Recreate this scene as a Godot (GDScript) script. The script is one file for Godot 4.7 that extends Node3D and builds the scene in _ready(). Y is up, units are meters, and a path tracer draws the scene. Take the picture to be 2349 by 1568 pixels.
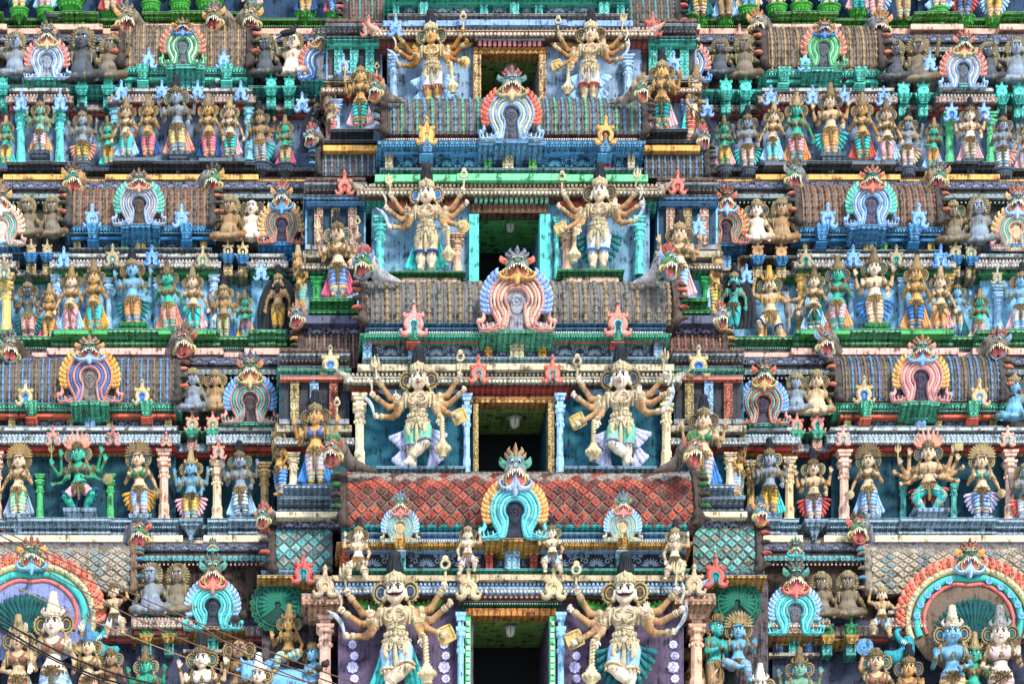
extends Node3D
# A carved and painted temple tower, seen from the ground through a long lens.
# Places are given as (u, v, z): u, v measured on the tower's front plane in 1/117 m, z metres towards the viewer.
const S := 0.0085179
const DIST := 60.0
const CX := -5.0
const EYE := 1.6
const MID := 25.8

var tower: Node3D
var mats := {}
var lib := {}
var tex := {}
var taken := {}
var rng := RandomNumberGenerator.new()

func kz(z: float) -> float:
	return (DIST - z) / DIST
func sz(z: float) -> float:
	return S * kz(z)
func P(u: float, v: float, z: float) -> Vector3:
	var k := kz(z)
	return Vector3(CX + ((u - 1171.0) * S - CX) * k, EYE + (MID + (784.0 - v) * S - EYE) * k, z)

# ---------------------------------------------------------------- mesh builder
class MB:
	var v := PackedVector3Array()
	var n := PackedVector3Array()
	var c := PackedColorArray()
	var ix := PackedInt32Array()
	var col := Color.WHITE
	func vert(p: Vector3) -> int:
		v.append(p); n.append(Vector3.ZERO); c.append(col)
		return v.size() - 1
	func tri(a: int, b: int, d: int) -> void:
		var q := (v[b] - v[a]).cross(v[d] - v[a])
		n[a] += q; n[b] += q; n[d] += q
		ix.append(a); ix.append(d); ix.append(b)
	func face(pts: Array) -> void:
		var k := []
		for p in pts: k.append(vert(p))
		for i in range(1, pts.size() - 1): tri(k[0], k[i], k[i + 1])
	func grid(rings: Array, closed: bool) -> void:
		var m: int = rings[0].size()
		var base := v.size()
		for r in rings:
			for p in r: vert(p)
		var last := m if closed else m - 1
		for i in rings.size() - 1:
			for j in last:
				var a := base + i * m + j
				var b := base + i * m + (j + 1) % m
				var d := a + m
				var e := b + m
				tri(a, b, e); tri(a, e, d)
	func cap(ring: Array, out: Vector3) -> void:
		var mid := Vector3.ZERO
		for p in ring: mid += p
		mid /= ring.size()
		var k := vert(mid)
		var f := v.size()
		for p in ring: vert(p)
		var m := ring.size()
		for j in m:
			var a := f + j
			var b := f + (j + 1) % m
			if (v[a] - mid).cross(v[b] - mid).dot(out) > 0: tri(k, a, b)
			else: tri(k, b, a)
	func tube(pts: Array, rad: Array, seg := 6, flat := 1.0, caps := true) -> void:
		var rings := []
		var nn := Vector3.ZERO
		for i in pts.size():
			var t: Vector3 = (pts[mini(i + 1, pts.size() - 1)] - pts[maxi(i - 1, 0)]).normalized()
			if nn == Vector3.ZERO:
				nn = t.cross(Vector3(0, 0, 1))
				if nn.length() < 0.1: nn = t.cross(Vector3(0, 1, 0))
			nn = (nn - t * nn.dot(t)).normalized()
			var bb := t.cross(nn)
			var ring := []
			for j in seg:
				var a := TAU * j / seg
				ring.append(pts[i] + (nn * cos(a) + bb * sin(a) * flat) * rad[i])
			rings.append(ring)
		grid(rings, true)
		if caps:
			cap(rings[0], pts[0] - pts[1])
			cap(rings[-1], pts[-1] - pts[-2])
	func strip(pts: Array, w: Array, t: Array, seg := 4) -> void:
		# a ribbon of half-oval section lying in the xy plane, bulging towards +z
		var rings := []
		for i in pts.size():
			var d: Vector3 = pts[mini(i + 1, pts.size() - 1)] - pts[maxi(i - 1, 0)]
			d.z = 0
			d = d.normalized()
			var nn := Vector3(-d.y, d.x, 0)
			var ring := []
			for j in seg + 1:
				var a := PI * j / seg
				ring.append(pts[i] + nn * cos(a) * w[i] + Vector3(0, 0, 1) * sin(a) * t[i])
			rings.append(ring)
		grid(rings, false)
		cap(rings[0], pts[0] - pts[1])
		cap(rings[-1], pts[-1] - pts[-2])
	func lathe(prof: Array, seg := 12, at := Vector3.ZERO, sx := 1.0, szz := 1.0, hard := false, turn := 0.0) -> void:
		# prof: Vector2(radius, y) from bottom to top
		var rings := []
		for q in prof:
			var ring := []
			for j in seg:
				var a := TAU * j / seg + turn
				ring.append(at + Vector3(q.x * cos(a) * sx, q.y, -q.x * sin(a) * szz))
			rings.append(ring)
		if hard:
			for i in rings.size() - 1:
				for j in seg:
					var k := (j + 1) % seg
					face([rings[i][j], rings[i][k], rings[i + 1][k], rings[i + 1][j]])
			cap(rings[0], Vector3.DOWN)
			cap(rings[-1], Vector3.UP)
		else:
			grid(rings, true)
			if prof[0].x > 0.002: cap(rings[0], Vector3.DOWN)
			if prof[-1].x > 0.002: cap(rings[-1], Vector3.UP)
	func ball(at: Vector3, r: Vector3, seg := 8, rows := 5) -> void:
		var rings := []
		for i in rows + 1:
			var a := -PI / 2 + PI * i / rows
			var ring := []
			for j in seg:
				var b := TAU * j / seg
				ring.append(at + Vector3(r.x * cos(a) * cos(b), r.y * sin(a), -r.z * cos(a) * sin(b)))
			rings.append(ring)
		grid(rings, true)
	func torus(at: Vector3, axis: Vector3, R: float, r: float, seg := 10, sec := 5, squash := 1.0) -> void:
		var y := axis.normalized()
		var x := y.cross(Vector3(0, 0, 1))
		if x.length() < 0.1: x = y.cross(Vector3(1, 0, 0))
		x = x.normalized()
		var z := x.cross(y)
		var rings := []
		for i in seg + 1:
			var a := TAU * i / seg
			var d := x * cos(a) + z * sin(a) * squash
			var ring := []
			for j in sec:
				var b := TAU * j / sec
				ring.append(at + d * (R + r * cos(b)) + y * r * sin(b))
			rings.append(ring)
		grid(rings, true)
	func extrude(prof: Array, x0: float, x1: float) -> void:
		# prof: Vector2(z, y), from top back over the front to bottom back
		var m := prof.size()
		for i in m:
			var p: Vector2 = prof[i]
			var q: Vector2 = prof[(i + 1) % m]
			face([Vector3(x0, p.y, p.x), Vector3(x0, q.y, q.x), Vector3(x1, q.y, q.x), Vector3(x1, p.y, p.x)])
		var poly := PackedVector2Array(prof)
		var t := Geometry2D.triangulate_polygon(poly)
		for s in [[x0, -1.0], [x1, 1.0]]:
			for i in range(0, t.size(), 3):
				var a := Vector3(s[0], poly[t[i]].y, poly[t[i]].x)
				var b := Vector3(s[0], poly[t[i + 1]].y, poly[t[i + 1]].x)
				var d := Vector3(s[0], poly[t[i + 2]].y, poly[t[i + 2]].x)
				if (b - a).cross(d - a).x * s[1] > 0: face([a, b, d])
				else: face([a, d, b])
	func box(a: Vector3, b: Vector3) -> void:
		var k: float = minf(0.01, 0.15 * minf(b.y - a.y, b.z - a.z))
		extrude([Vector2(a.z, b.y), Vector2(b.z - k, b.y), Vector2(b.z, b.y - k), Vector2(b.z, a.y + k), Vector2(b.z - k, a.y), Vector2(a.z, a.y)], a.x, b.x)
	func mesh() -> ArrayMesh:
		var nn := PackedVector3Array()
		nn.resize(n.size())
		for i in n.size():
			nn[i] = n[i].normalized() if n[i].length_squared() > 1e-20 else Vector3(0, 0, 1)
		var arr := []
		arr.resize(Mesh.ARRAY_MAX)
		arr[Mesh.ARRAY_VERTEX] = v
		arr[Mesh.ARRAY_NORMAL] = nn
		arr[Mesh.ARRAY_COLOR] = c
		arr[Mesh.ARRAY_INDEX] = ix
		var m := ArrayMesh.new()
		m.add_surface_from_arrays(Mesh.PRIMITIVE_TRIANGLES, arr)
		return m

# ---------------------------------------------------------------- distance field for bodies
class Field:
	var o: Vector3
	var h: float
	var nx: int
	var ny: int
	var nz: int
	var f := PackedFloat32Array()
	func _init(lo: Vector3, hi: Vector3, cell: float) -> void:
		o = lo; h = cell
		nx = int((hi.x - lo.x) / h) + 2
		ny = int((hi.y - lo.y) / h) + 2
		nz = int((hi.z - lo.z) / h) + 2
		f.resize(nx * ny * nz)
		f.fill(1.0)
	func cap(a: Vector3, b: Vector3, ra: float, rb: float, k := 0.02, sc := Vector3.ONE) -> void:
		var m := maxf(ra, rb) * maxf(sc.x, maxf(sc.y, sc.z)) + k + h * 2.0
		var x0 := maxi(int((minf(a.x, b.x) - m - o.x) / h), 0)
		var x1 := mini(int((maxf(a.x, b.x) + m - o.x) / h) + 1, nx - 1)
		var y0 := maxi(int((minf(a.y, b.y) - m - o.y) / h), 0)
		var y1 := mini(int((maxf(a.y, b.y) + m - o.y) / h) + 1, ny - 1)
		var z0 := maxi(int((minf(a.z, b.z) - m - o.z) / h), 0)
		var z1 := mini(int((maxf(a.z, b.z) + m - o.z) / h) + 1, nz - 1)
		var inv := Vector3(1.0 / sc.x, 1.0 / sc.y, 1.0 / sc.z)
		var ab := (b - a) * inv
		var ll := ab.length_squared() + 1e-9
		var dr := rb - ra
		var smin := minf(sc.x, minf(sc.y, sc.z))
		for z in range(z0, z1 + 1):
			for y in range(y0, y1 + 1):
				var i := (z * ny + y) * nx + x0
				var p := Vector3(o.x + x0 * h, o.y + y * h, o.z + z * h)
				for x in range(x0, x1 + 1):
					var q := (p - a) * inv
					var t := clampf(q.dot(ab) / ll, 0.0, 1.0)
					var d := ((q - ab * t).length() - ra - dr * t) * smin
					var e := f[i]
					var g := k - absf(d - e)
					f[i] = minf(d, e) - (g * g * 0.25 / k if g > 0.0 else 0.0)
					i += 1
					p.x += h
	func mesh_into(mb) -> void:
		var id := PackedInt32Array()
		id.resize(f.size())
		id.fill(-1)
		var sy := nx
		var sl := nx * ny
		for z in nz - 1:
			for y in ny - 1:
				var i := (z * ny + y) * nx
				for x in nx - 1:
					var a := f[i]
					if a < h * 2.0 and a > -h * 2.0:
						var b := f[i + 1]
						var c := f[i + sy]
						var d := f[i + sy + 1]
						var e := f[i + sl]
						var g := f[i + sl + 1]
						var j := f[i + sl + sy]
						var k := f[i + sl + sy + 1]
						var cnt := int(a < 0) + int(b < 0) + int(c < 0) + int(d < 0) + int(e < 0) + int(g < 0) + int(j < 0) + int(k < 0)
						if cnt > 0 and cnt < 8:
							var s := Vector3.ZERO
							var m := 0
							if (a < 0) != (b < 0): s += Vector3(a / (a - b), 0, 0); m += 1
							if (c < 0) != (d < 0): s += Vector3(c / (c - d), 1, 0); m += 1
							if (e < 0) != (g < 0): s += Vector3(e / (e - g), 0, 1); m += 1
							if (j < 0) != (k < 0): s += Vector3(j / (j - k), 1, 1); m += 1
							if (a < 0) != (c < 0): s += Vector3(0, a / (a - c), 0); m += 1
							if (b < 0) != (d < 0): s += Vector3(1, b / (b - d), 0); m += 1
							if (e < 0) != (j < 0): s += Vector3(0, e / (e - j), 1); m += 1
							if (g < 0) != (k < 0): s += Vector3(1, g / (g - k), 1); m += 1
							if (a < 0) != (e < 0): s += Vector3(0, 0, a / (a - e)); m += 1
							if (b < 0) != (g < 0): s += Vector3(1, 0, b / (b - g)); m += 1
							if (c < 0) != (j < 0): s += Vector3(0, 1, c / (c - j)); m += 1
							if (d < 0) != (k < 0): s += Vector3(1, 1, d / (d - k)); m += 1
							s /= m
							id[i] = mb.v.size()
							mb.v.append(o + (Vector3(x, y, z) + s) * h)
							mb.n.append(Vector3(b + d + g + k - a - c - e - j, c + d + j + k - a - b - e - g, e + g + j + k - a - b - c - d))
							mb.c.append(mb.col)
					i += 1
		for z in range(1, nz - 1):
			for y in range(1, ny - 1):
				var i := (z * ny + y) * nx + 1
				for x in range(1, nx - 1):
					var a := f[i]
					if a < h * 2.0 and a > -h * 2.0:
						var s := a < 0
						if s != (f[i + 1] < 0): quad(mb, id[i - sy - sl], id[i - sl], id[i], id[i - sy], s)
						if s != (f[i + sy] < 0): quad(mb, id[i - sl - 1], id[i - 1], id[i], id[i - sl], s)
						if s != (f[i + sl] < 0): quad(mb, id[i - sy - 1], id[i - sy], id[i], id[i - 1], s)
					i += 1
	func quad(mb, a: int, b: int, c: int, d: int, s: bool) -> void:
		if a < 0 or b < 0 or c < 0 or d < 0: return
		if s:
			mb.ix.append_array(PackedInt32Array([a, c, b, a, d, c]))
		else:
			mb.ix.append_array(PackedInt32Array([a, b, c, a, c, d]))

# ---------------------------------------------------------------- materials
func noise_img(w: int, hh: int, freq: float, sd: int, oct := 4) -> Image:
	var f := FastNoiseLite.new()
	f.seed = sd
	f.noise_type = FastNoiseLite.TYPE_SIMPLEX_SMOOTH
	f.frequency = freq
	f.fractal_octaves = oct
	return f.get_seamless_image(w, hh)

func make_textures() -> void:
	var a := noise_img(512, 512, 0.011, 3, 5).get_data()
	var b := noise_img(512, 512, 0.06, 8, 4).get_data()
	var si := noise_img(512, 24, 0.05, 5, 3)
	si.resize(512, 512, Image.INTERPOLATE_CUBIC)
	var s := si.get_data()
	var g := noise_img(512, 512, 0.022, 11, 5).get_data()
	var lo := noise_img(512, 512, 0.008, 31, 3).get_data()
	for kind in [0, 1]:
		var d := PackedByteArray()
		d.resize(512 * 512 * 3)
		var thr := 0.475 if kind == 0 else 0.41
		for i in 512 * 512:
			var na := a[i] / 255.0
			var nb := b[i] / 255.0
			var ns := s[i] / 255.0
			var dirt := smoothstep(thr, thr + 0.22, na * 0.5 + nb * 0.2 + ns * 0.3) * (0.4 + 0.6 * smoothstep(0.4, 0.62, lo[i] / 255.0))
			var fade := smoothstep(0.62, 0.8, g[i] / 255.0 * 0.7 + nb * 0.3) * 0.55
			var br := 0.80 + 0.26 * nb
			var k := dirt * (0.72 if kind == 0 else 0.82)
			var r := lerpf(br, 0.25, k)
			var gg := lerpf(br, 0.225, k)
			var bl := lerpf(br, 0.20, k)
			r = lerpf(r, r * 0.5 + 0.38, fade)
			gg = lerpf(gg, gg * 0.5 + 0.38, fade)
			bl = lerpf(bl, bl * 0.5 + 0.37, fade)
			d[i * 3] = int(clampf(r, 0, 1) * 255)
			d[i * 3 + 1] = int(clampf(gg, 0, 1) * 255)
			d[i * 3 + 2] = int(clampf(bl, 0, 1) * 255)
		tex["grime%d" % kind] = ImageTexture.create_from_image(Image.create_from_data(512, 512, false, Image.FORMAT_RGB8, d))
	tex.rough = ImageTexture.create_from_image(noise_img(512, 512, 0.1, 21, 5))
	# carved leaf scrolls, two to a tile
	var od := PackedByteArray()
	od.resize(128 * 128)
	for y in 128:
		for x in 128:
			var best: float = 0.0
			for q in [[32.0, 64.0, 1.0], [96.0, 64.0, -1.0]]:
				var dx: float = (x - q[0]) / 34.0
				var dy: float = (y - q[1]) / 60.0
				var r := sqrt(dx * dx + dy * dy)
				if r < 1.0:
					var an: float = atan2(dy, dx) * q[2]
					best = maxf(best, (0.5 + 0.5 * sin(an * 2.0 + log(r + 0.12) * 7.0)) * (1.0 - pow(r, 6)))
			if y < 9 or y > 118: best = 0.5 + 0.5 * cos(x * TAU / 12.8)
			od[y * 128 + x] = int(clampf(best, 0, 1) * 255)
	tex.carve = ImageTexture.create_from_image(Image.create_from_data(128, 128, false, Image.FORMAT_L8, od))
	var oc := PackedByteArray()
	oc.resize(128 * 128 * 3)
	for i in 128 * 128:
		var q: float = od[i] / 255.0
		var k := lerpf(0.6, 1.0, smoothstep(0.25, 0.75, q))
		for j in 3: oc[i * 3 + j] = int(255 * k)
	tex.carve_paint = ImageTexture.create_from_image(Image.create_from_data(128, 128, false, Image.FORMAT_RGB8, oc))

# kind: p plain plaster, d dirty plaster, o carved band, k clean, v vertex colours
func M(hex: String, kind := "p") -> StandardMaterial3D:
	var key := hex + kind
	if mats.has(key): return mats[key]
	var m := StandardMaterial3D.new()
	m.resource_name = "paint_" + key
	var base := Color(hex)
	if kind != "k" and base.v > 0.22: base = Color.from_hsv(base.h, base.s * (1.0 if base.h > 0.25 and base.h < 0.65 else 0.92), base.v + (1.0 - base.v) * 0.22 * smoothstep(0.45, 0.75, base.v))
	m.albedo_color = base
	m.roughness = 0.72
	m.metallic_specular = 0.32
	if kind != "k":
		m.albedo_texture = tex.grime1 if kind == "d" else tex.grime0
		m.uv1_triplanar = true
		m.uv1_world_triplanar = true
		m.uv1_scale = Vector3.ONE * (0.6 if kind != "d" else 0.8)
		m.heightmap_enabled = true
		m.heightmap_texture = tex.rough
		m.heightmap_scale = 1.2
		if kind == "o":
			m.detail_enabled = true
			m.detail_blend_mode = BaseMaterial3D.BLEND_MODE_MUL
			m.detail_albedo = tex.carve_paint
			m.detail_uv_layer = BaseMaterial3D.DETAIL_UV_2
			m.uv2_triplanar = true
			m.uv2_world_triplanar = true
			m.uv2_scale = Vector3(4.5, 3.2, 4.5)
	if kind == "v": m.vertex_color_use_as_albedo = true
	mats[key] = m
	return m

# ---------------------------------------------------------------- nodes
func numbered(called: String) -> String:
	taken[called] = taken.get(called, 0) + 1
	return called if taken[called] == 1 else "%s_%03d" % [called, taken[called] - 1]
func put(parent: Node3D, called: String, mesh: Mesh, mat: Material, at := Vector3.ZERO, scl := Vector3.ONE, rot := Vector3.ZERO) -> MeshInstance3D:
	var o := MeshInstance3D.new()
	o.mesh = mesh
	o.material_override = mat
	o.transform = Transform3D(Basis.from_euler(rot) * Basis.from_scale(scl), at)
	var k := called + str(parent.get_instance_id())
	taken[k] = taken.get(k, 0) + 1
	o.name = called if taken[k] == 1 else "%s_%03d" % [called, taken[k] - 1]
	parent.add_child(o, true)
	return o
func node(parent: Node3D, called: String, at := Vector3.ZERO, scl := 1.0, rot := Vector3.ZERO) -> Node3D:
	var o := Node3D.new()
	o.transform = Transform3D(Basis.from_euler(rot).scaled(Vector3.ONE * scl), at)
	var k := called + str(parent.get_instance_id())
	taken[k] = taken.get(k, 0) + 1
	o.name = called if taken[k] == 1 else "%s_%03d" % [called, taken[k] - 1]
	parent.add_child(o, true)
	return o
func tag(o: Node3D, label: String, category: String, group := "") -> Node3D:
	o.set_meta("label", label)
	o.set_meta("category", category)
	if group: o.set_meta("group", group)
	return o
func V(a: Array) -> Array:
	var r := []
	for q in a: r.append(Vector3(q[0], q[1], q[2] if q.size() > 2 else 0.0))
	return r
func smooth(pts: Array, per := 4) -> Array:
	var r := []
	for i in pts.size() - 1:
		var a: Vector3 = pts[maxi(i - 1, 0)]
		var b: Vector3 = pts[i]
		var c: Vector3 = pts[i + 1]
		var d: Vector3 = pts[mini(i + 2, pts.size() - 1)]
		for j in per: r.append(b.cubic_interpolate(c, a, d, float(j) / per))
	r.append(pts[-1])
	return r
func taper(n: int, vals: Array) -> Array:
	var r := []
	for i in n:
		var t := float(i) / maxi(n - 1, 1) * (vals.size() - 1)
		var k := mini(int(t), vals.size() - 2)
		r.append(lerpf(vals[k], vals[k + 1], t - k))
	return r
func flat(n: int, x: float) -> Array:
	var r := []
	r.resize(n)
	r.fill(x)
	return r
func flipped(m: ArrayMesh) -> ArrayMesh:
	var r := ArrayMesh.new()
	for s in m.get_surface_count():
		var a := m.surface_get_arrays(s)
		var vv: PackedVector3Array = a[Mesh.ARRAY_VERTEX]
		var nn: PackedVector3Array = a[Mesh.ARRAY_NORMAL]
		var ii: PackedInt32Array = a[Mesh.ARRAY_INDEX]
		for i in vv.size():
			vv[i].x = -vv[i].x
			nn[i].x = -nn[i].x
		for i in range(0, ii.size(), 3):
			var t := ii[i + 1]
			ii[i + 1] = ii[i + 2]
			ii[i + 2] = t
		a[Mesh.ARRAY_VERTEX] = vv
		a[Mesh.ARRAY_NORMAL] = nn
		a[Mesh.ARRAY_INDEX] = ii
		r.add_surface_from_arrays(Mesh.PRIMITIVE_TRIANGLES, a)
	return r

# ---------------------------------------------------------------- bodies
func hand(mb: MB, w: Vector3, dir: Vector3, palm: Vector3, kind: String, s: float) -> void:
	dir = dir.normalized()
	var side := dir.cross(palm).normalized()
	var nrm := side.cross(dir).normalized()
	var tip := w + dir * s * 0.5
	mb.tube([w - dir * s * 0.1, w + dir * s * 0.2, tip], [s * 0.15, s * 0.26, s * 0.25], 6, 0.6)
	var lens := [0.42, 0.52, 0.48, 0.36]
	for i in 4:
		var b := tip + side * s * (i - 1.5) * 0.135 - dir * s * 0.04
		var l: float = lens[i] * s
		var r := s * 0.075
		if kind == "fist" or (kind == "point" and i > 0 and i != 1) or (kind == "point" and i == 0):
			mb.tube([b, b + dir * l * 0.35 + nrm * l * 0.15, b + dir * l * 0.3 + nrm * l * 0.6, b - dir * l * 0.1 + nrm * l * 0.65], [r, r, r, r * 0.8], 5)
		elif kind == "point":
			mb.tube([b, b + dir * l * 0.6, b + dir * l * 1.15 + nrm * l * 0.1], [r, r * 0.9, r * 0.6], 5)
		else:
			mb.tube([b, b + dir * l * 0.5 + nrm * l * 0.03, b + dir * l + nrm * l * 0.16], [r, r * 0.9, r * 0.6], 5)
	var tb := w + dir * s * 0.15 + side * s * 0.22
	var th := s * 0.085
	if kind == "fist":
		mb.tube([tb, tb + dir * s * 0.2 + nrm * s * 0.2, tb + dir * s * 0.3 - side * s * 0.2 + nrm * s * 0.3], [th, th, th * 0.8], 5)
	else:
		mb.tube([tb, tb + dir * s * 0.18 + side * s * 0.14, tb + dir * s * 0.38 + side * s * 0.2], [th * 1.1, th, th * 0.7], 5)

func make_body(key: String, sp: Dictionary) -> void:
	var up: Vector3 = sp.get("up", Vector3.ZERO)
	var fem: bool = sp.get("fem", false)
	var fat: bool = sp.get("fat", false)
	var cell: float = sp.get("cell", 0.0165)
	var legs: Array = sp.legs
	var arms: Array = sp.arms
	var tilt: float = sp.get("tilt", 0.0)
	var fd := Field.new(Vector3(-0.66, -0.05, -0.24), Vector3(0.66, 1.04 + maxf(up.y, 0.0), 0.34), cell)
	var hd: Vector3 = Vector3(tilt, 0.872, 0.022) + up
	var ch: Vector3 = Vector3(tilt * 0.7, 0.635, 0) + up
	var pv: Vector3 = Vector3(0, 0.42, 0) + up
	# head, face, neck
	fd.cap(hd + Vector3(0, 0.028, -0.008), hd + Vector3(0, -0.012, 0.0), 0.083, 0.08, 0.03, Vector3(0.95, 1.0, 1.0))
	fd.cap(hd + Vector3(-0.022, -0.062, 0.026), hd + Vector3(0.022, -0.062, 0.026), 0.047, 0.047, 0.025)
	fd.cap(hd + Vector3(0, -0.094, 0.045), hd + Vector3(0, -0.094, 0.045), 0.024, 0.024, 0.02)
	fd.cap(hd + Vector3(0, 0.012, 0.085), hd + Vector3(0, -0.03, 0.1), 0.009, 0.016, 0.014)
	fd.cap(hd + Vector3(0, -0.065, 0.07), hd + Vector3(0, -0.065, 0.07), 0.018, 0.018, 0.015)
	for s in [-1.0, 1.0]:
		fd.cap(hd + Vector3(s * 0.038, -0.03, 0.055), hd + Vector3(s * 0.038, -0.03, 0.055), 0.026, 0.026, 0.02)
		fd.cap(hd + Vector3(s * 0.084, 0.0, -0.005), hd + Vector3(s * 0.088, -0.06, 0.0), 0.017, 0.019, 0.008)
	fd.cap(ch + Vector3(0, 0.06, -0.01), hd + Vector3(0, -0.07, -0.02), 0.041, 0.036, 0.02)
	# trunk
	var wide := 1.12 if not fem else 0.95
	fd.cap(ch + Vector3(-0.075 * wide, 0.03, 0), ch + Vector3(0.075 * wide, 0.03, 0), 0.066, 0.066, 0.05, Vector3(1, 1, 0.9))
	fd.cap(ch + Vector3(-0.115 * wide, 0.058, -0.012), ch + Vector3(0.115 * wide, 0.058, -0.012), 0.042, 0.042, 0.04)
	fd.cap(ch + Vector3(0, -0.03, 0), Vector3((ch.x + pv.x) * 0.5, (ch.y + pv.y) * 0.5 - 0.02, 0.0), 0.085 if not fem else 0.072, 0.066 if not fem else 0.055, 0.05)
	fd.cap((ch + pv) * 0.5 + Vector3(0, -0.02, 0), pv, 0.068, 0.085, 0.05)
	fd.cap(pv + Vector3(-0.045, 0, 0), pv + Vector3(0.045, 0, 0), 0.082 if fem else 0.074, 0.082 if fem else 0.074, 0.05)
	if fem:
		for s in [-1.0, 1.0]:
			fd.cap(ch + Vector3(s * 0.056, 0.0, 0.058), ch + Vector3(s * 0.056, 0.0, 0.058), 0.047, 0.047, 0.016)
		fd.cap((ch + pv) * 0.5 + Vector3(0, -0.045, 0.045), (ch + pv) * 0.5 + Vector3(0, -0.05, 0.045), 0.036, 0.036, 0.03)
	else:
		for s in [-1.0, 1.0]:
			fd.cap(ch + Vector3(s * 0.056, 0.015, 0.05), ch + Vector3(s * 0.05, 0.012, 0.05), 0.036, 0.036, 0.018)
		fd.cap((ch + pv) * 0.5 + Vector3(0, -0.03, 0.03), (ch + pv) * 0.5 + Vector3(0, -0.06, 0.035), 0.048, 0.05, 0.03)
	if fat:
		fd.cap(pv + Vector3(0, 0.06, 0.06), pv + Vector3(0, 0.05, 0.06), 0.135, 0.135, 0.04, Vector3(1.05, 0.95, 0.85))
		fd.cap(ch + Vector3(0, -0.01, 0.02), ch + Vector3(0, -0.03, 0.03), 0.11, 0.11, 0.04)
	# limbs
	var lr: Array = sp.get("leg_r", [0.07, 0.054, 0.036])
	for l in legs:
		fd.cap(l[0], l[1], lr[0], lr[1], 0.025)
		fd.cap(l[1], l[1].lerp(l[2], 0.4), lr[1] * 0.96, lr[1] * 0.98, 0.02)
		fd.cap(l[1].lerp(l[2], 0.35), l[2], lr[1], lr[2], 0.02)
		fd.cap(l[2] + Vector3(0, -0.012, 0), l[3], 0.032, 0.026, 0.015)
	var mb := MB.new()
	var jw := MB.new()
	for a in arms:
		var sd: float = a[0]
		var sh: Vector3 = ch + Vector3(sd * 0.135, 0.05, -0.012) + (a[4] if a.size() > 4 else Vector3.ZERO)
		var el: Vector3 = Vector3(sd * a[1].x, a[1].y, a[1].z) + up + Vector3(tilt * 0.6, 0, 0)
		var wr: Vector3 = Vector3(sd * a[2].x, a[2].y, a[2].z) + up + Vector3(tilt * 0.6, 0, 0)
		var ar: float = 0.038 if not fem else 0.032
		fd.cap(sh, el, ar, ar * 0.84, 0.02)
		fd.cap(el, wr, ar * 0.84, ar * 0.6, 0.015)
		var d := (wr - el).normalized()
		var kind: String = a[3]
		if kind == "up": hand(mb, wr, Vector3(0, 1, 0.1), Vector3(0, 0, 1), "open", 0.1)
		elif kind == "down": hand(mb, wr, Vector3(0, -1, 0.15), Vector3(0, 0, 1), "open", 0.1)
		elif kind == "point": hand(mb, wr, Vector3(0, 1, 0.15), Vector3(0, 0, 1), "point", 0.095)
		elif kind == "fist": hand(mb, wr, d, Vector3(-sd * 0.3, 0.2, 1), "fist", 0.1)
		else: hand(mb, wr, d, Vector3(0, 0, 1), "open", 0.095)
		var ud := (el - sh).normalized()
		for t in [0.42, 0.52, 0.62]:
			jw.torus(sh.lerp(el, t), ud, ar * 0.98, 0.010, 9, 4)
		if not sp.get("bare", false):
			jw.ball(sh.lerp(el, 0.5) + Vector3(0, 0.012, ar * 1.05), Vector3(0.02, 0.03, 0.014), 6, 4)
		for t in [0.78, 0.86, 0.94]:
			jw.torus(el.lerp(wr, t), d, ar * 0.68, 0.008, 8, 4)
	var from := mb.v.size()
	fd.mesh_into(mb)
	# the arms are painted a browner tone than face and chest
	var tone: Color = sp.get("arm_tone", Color(0.70, 0.57, 0.43))
	for i in range(from, mb.v.size()):
		var q := mb.v[i]
		if q.y > 0.3 + up.y and q.y < 1.0: mb.c[i] = Color.WHITE.lerp(tone, maxf(smoothstep(0.125, 0.19, absf(q.x - ch.x)) if q.y < 0.78 + up.y or absf(q.x) > 0.17 else 0.0, 0.55 * smoothstep(0.56, 0.60, q.y - up.y) * (1.0 - smoothstep(0.72, 0.76, q.y - up.y))))
	# jewellery: necklaces, pendant, chains, belt, anklets, earrings
	jw.torus(ch + Vector3(0, 0.085, 0.0), Vector3(0, 1, 0.25), 0.062, 0.010, 14, 4, 0.8)
	jw.torus(ch + Vector3(0, 0.06, 0.018), Vector3(0, 0.8, 0.6), 0.075, 0.011, 14, 4, 0.9)
	jw.torus(ch + Vector3(0, 0.03, 0.03), Vector3(0, 0.45, 0.9), 0.07, 0.008, 14, 4)
	jw.ball(ch + Vector3(0, -0.02, 0.095), Vector3(0.022, 0.028, 0.016), 6, 4)
	jw.torus(ch + Vector3(0, -0.055, 0.0), Vector3(0, 1, 0), 0.088 if not fem else 0.078, 0.008, 16, 4, 0.92)
	for s in [-1.0, 1.0]:
		jw.ball(hd + Vector3(s * 0.098, -0.072, 0.02), Vector3(0.022, 0.026, 0.02), 7, 4)
		jw.ball(ch + Vector3(s * 0.13, 0.085, 0.01), Vector3(0.036, 0.024, 0.036), 7, 4)
		jw.tube(smooth([ch + Vector3(s * 0.12, 0.09, 0.03), ch + Vector3(s * 0.125, 0.0, 0.06), ch + Vector3(s * 0.12, -0.06, 0.05)], 3), flat(7, 0.010), 5)
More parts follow.
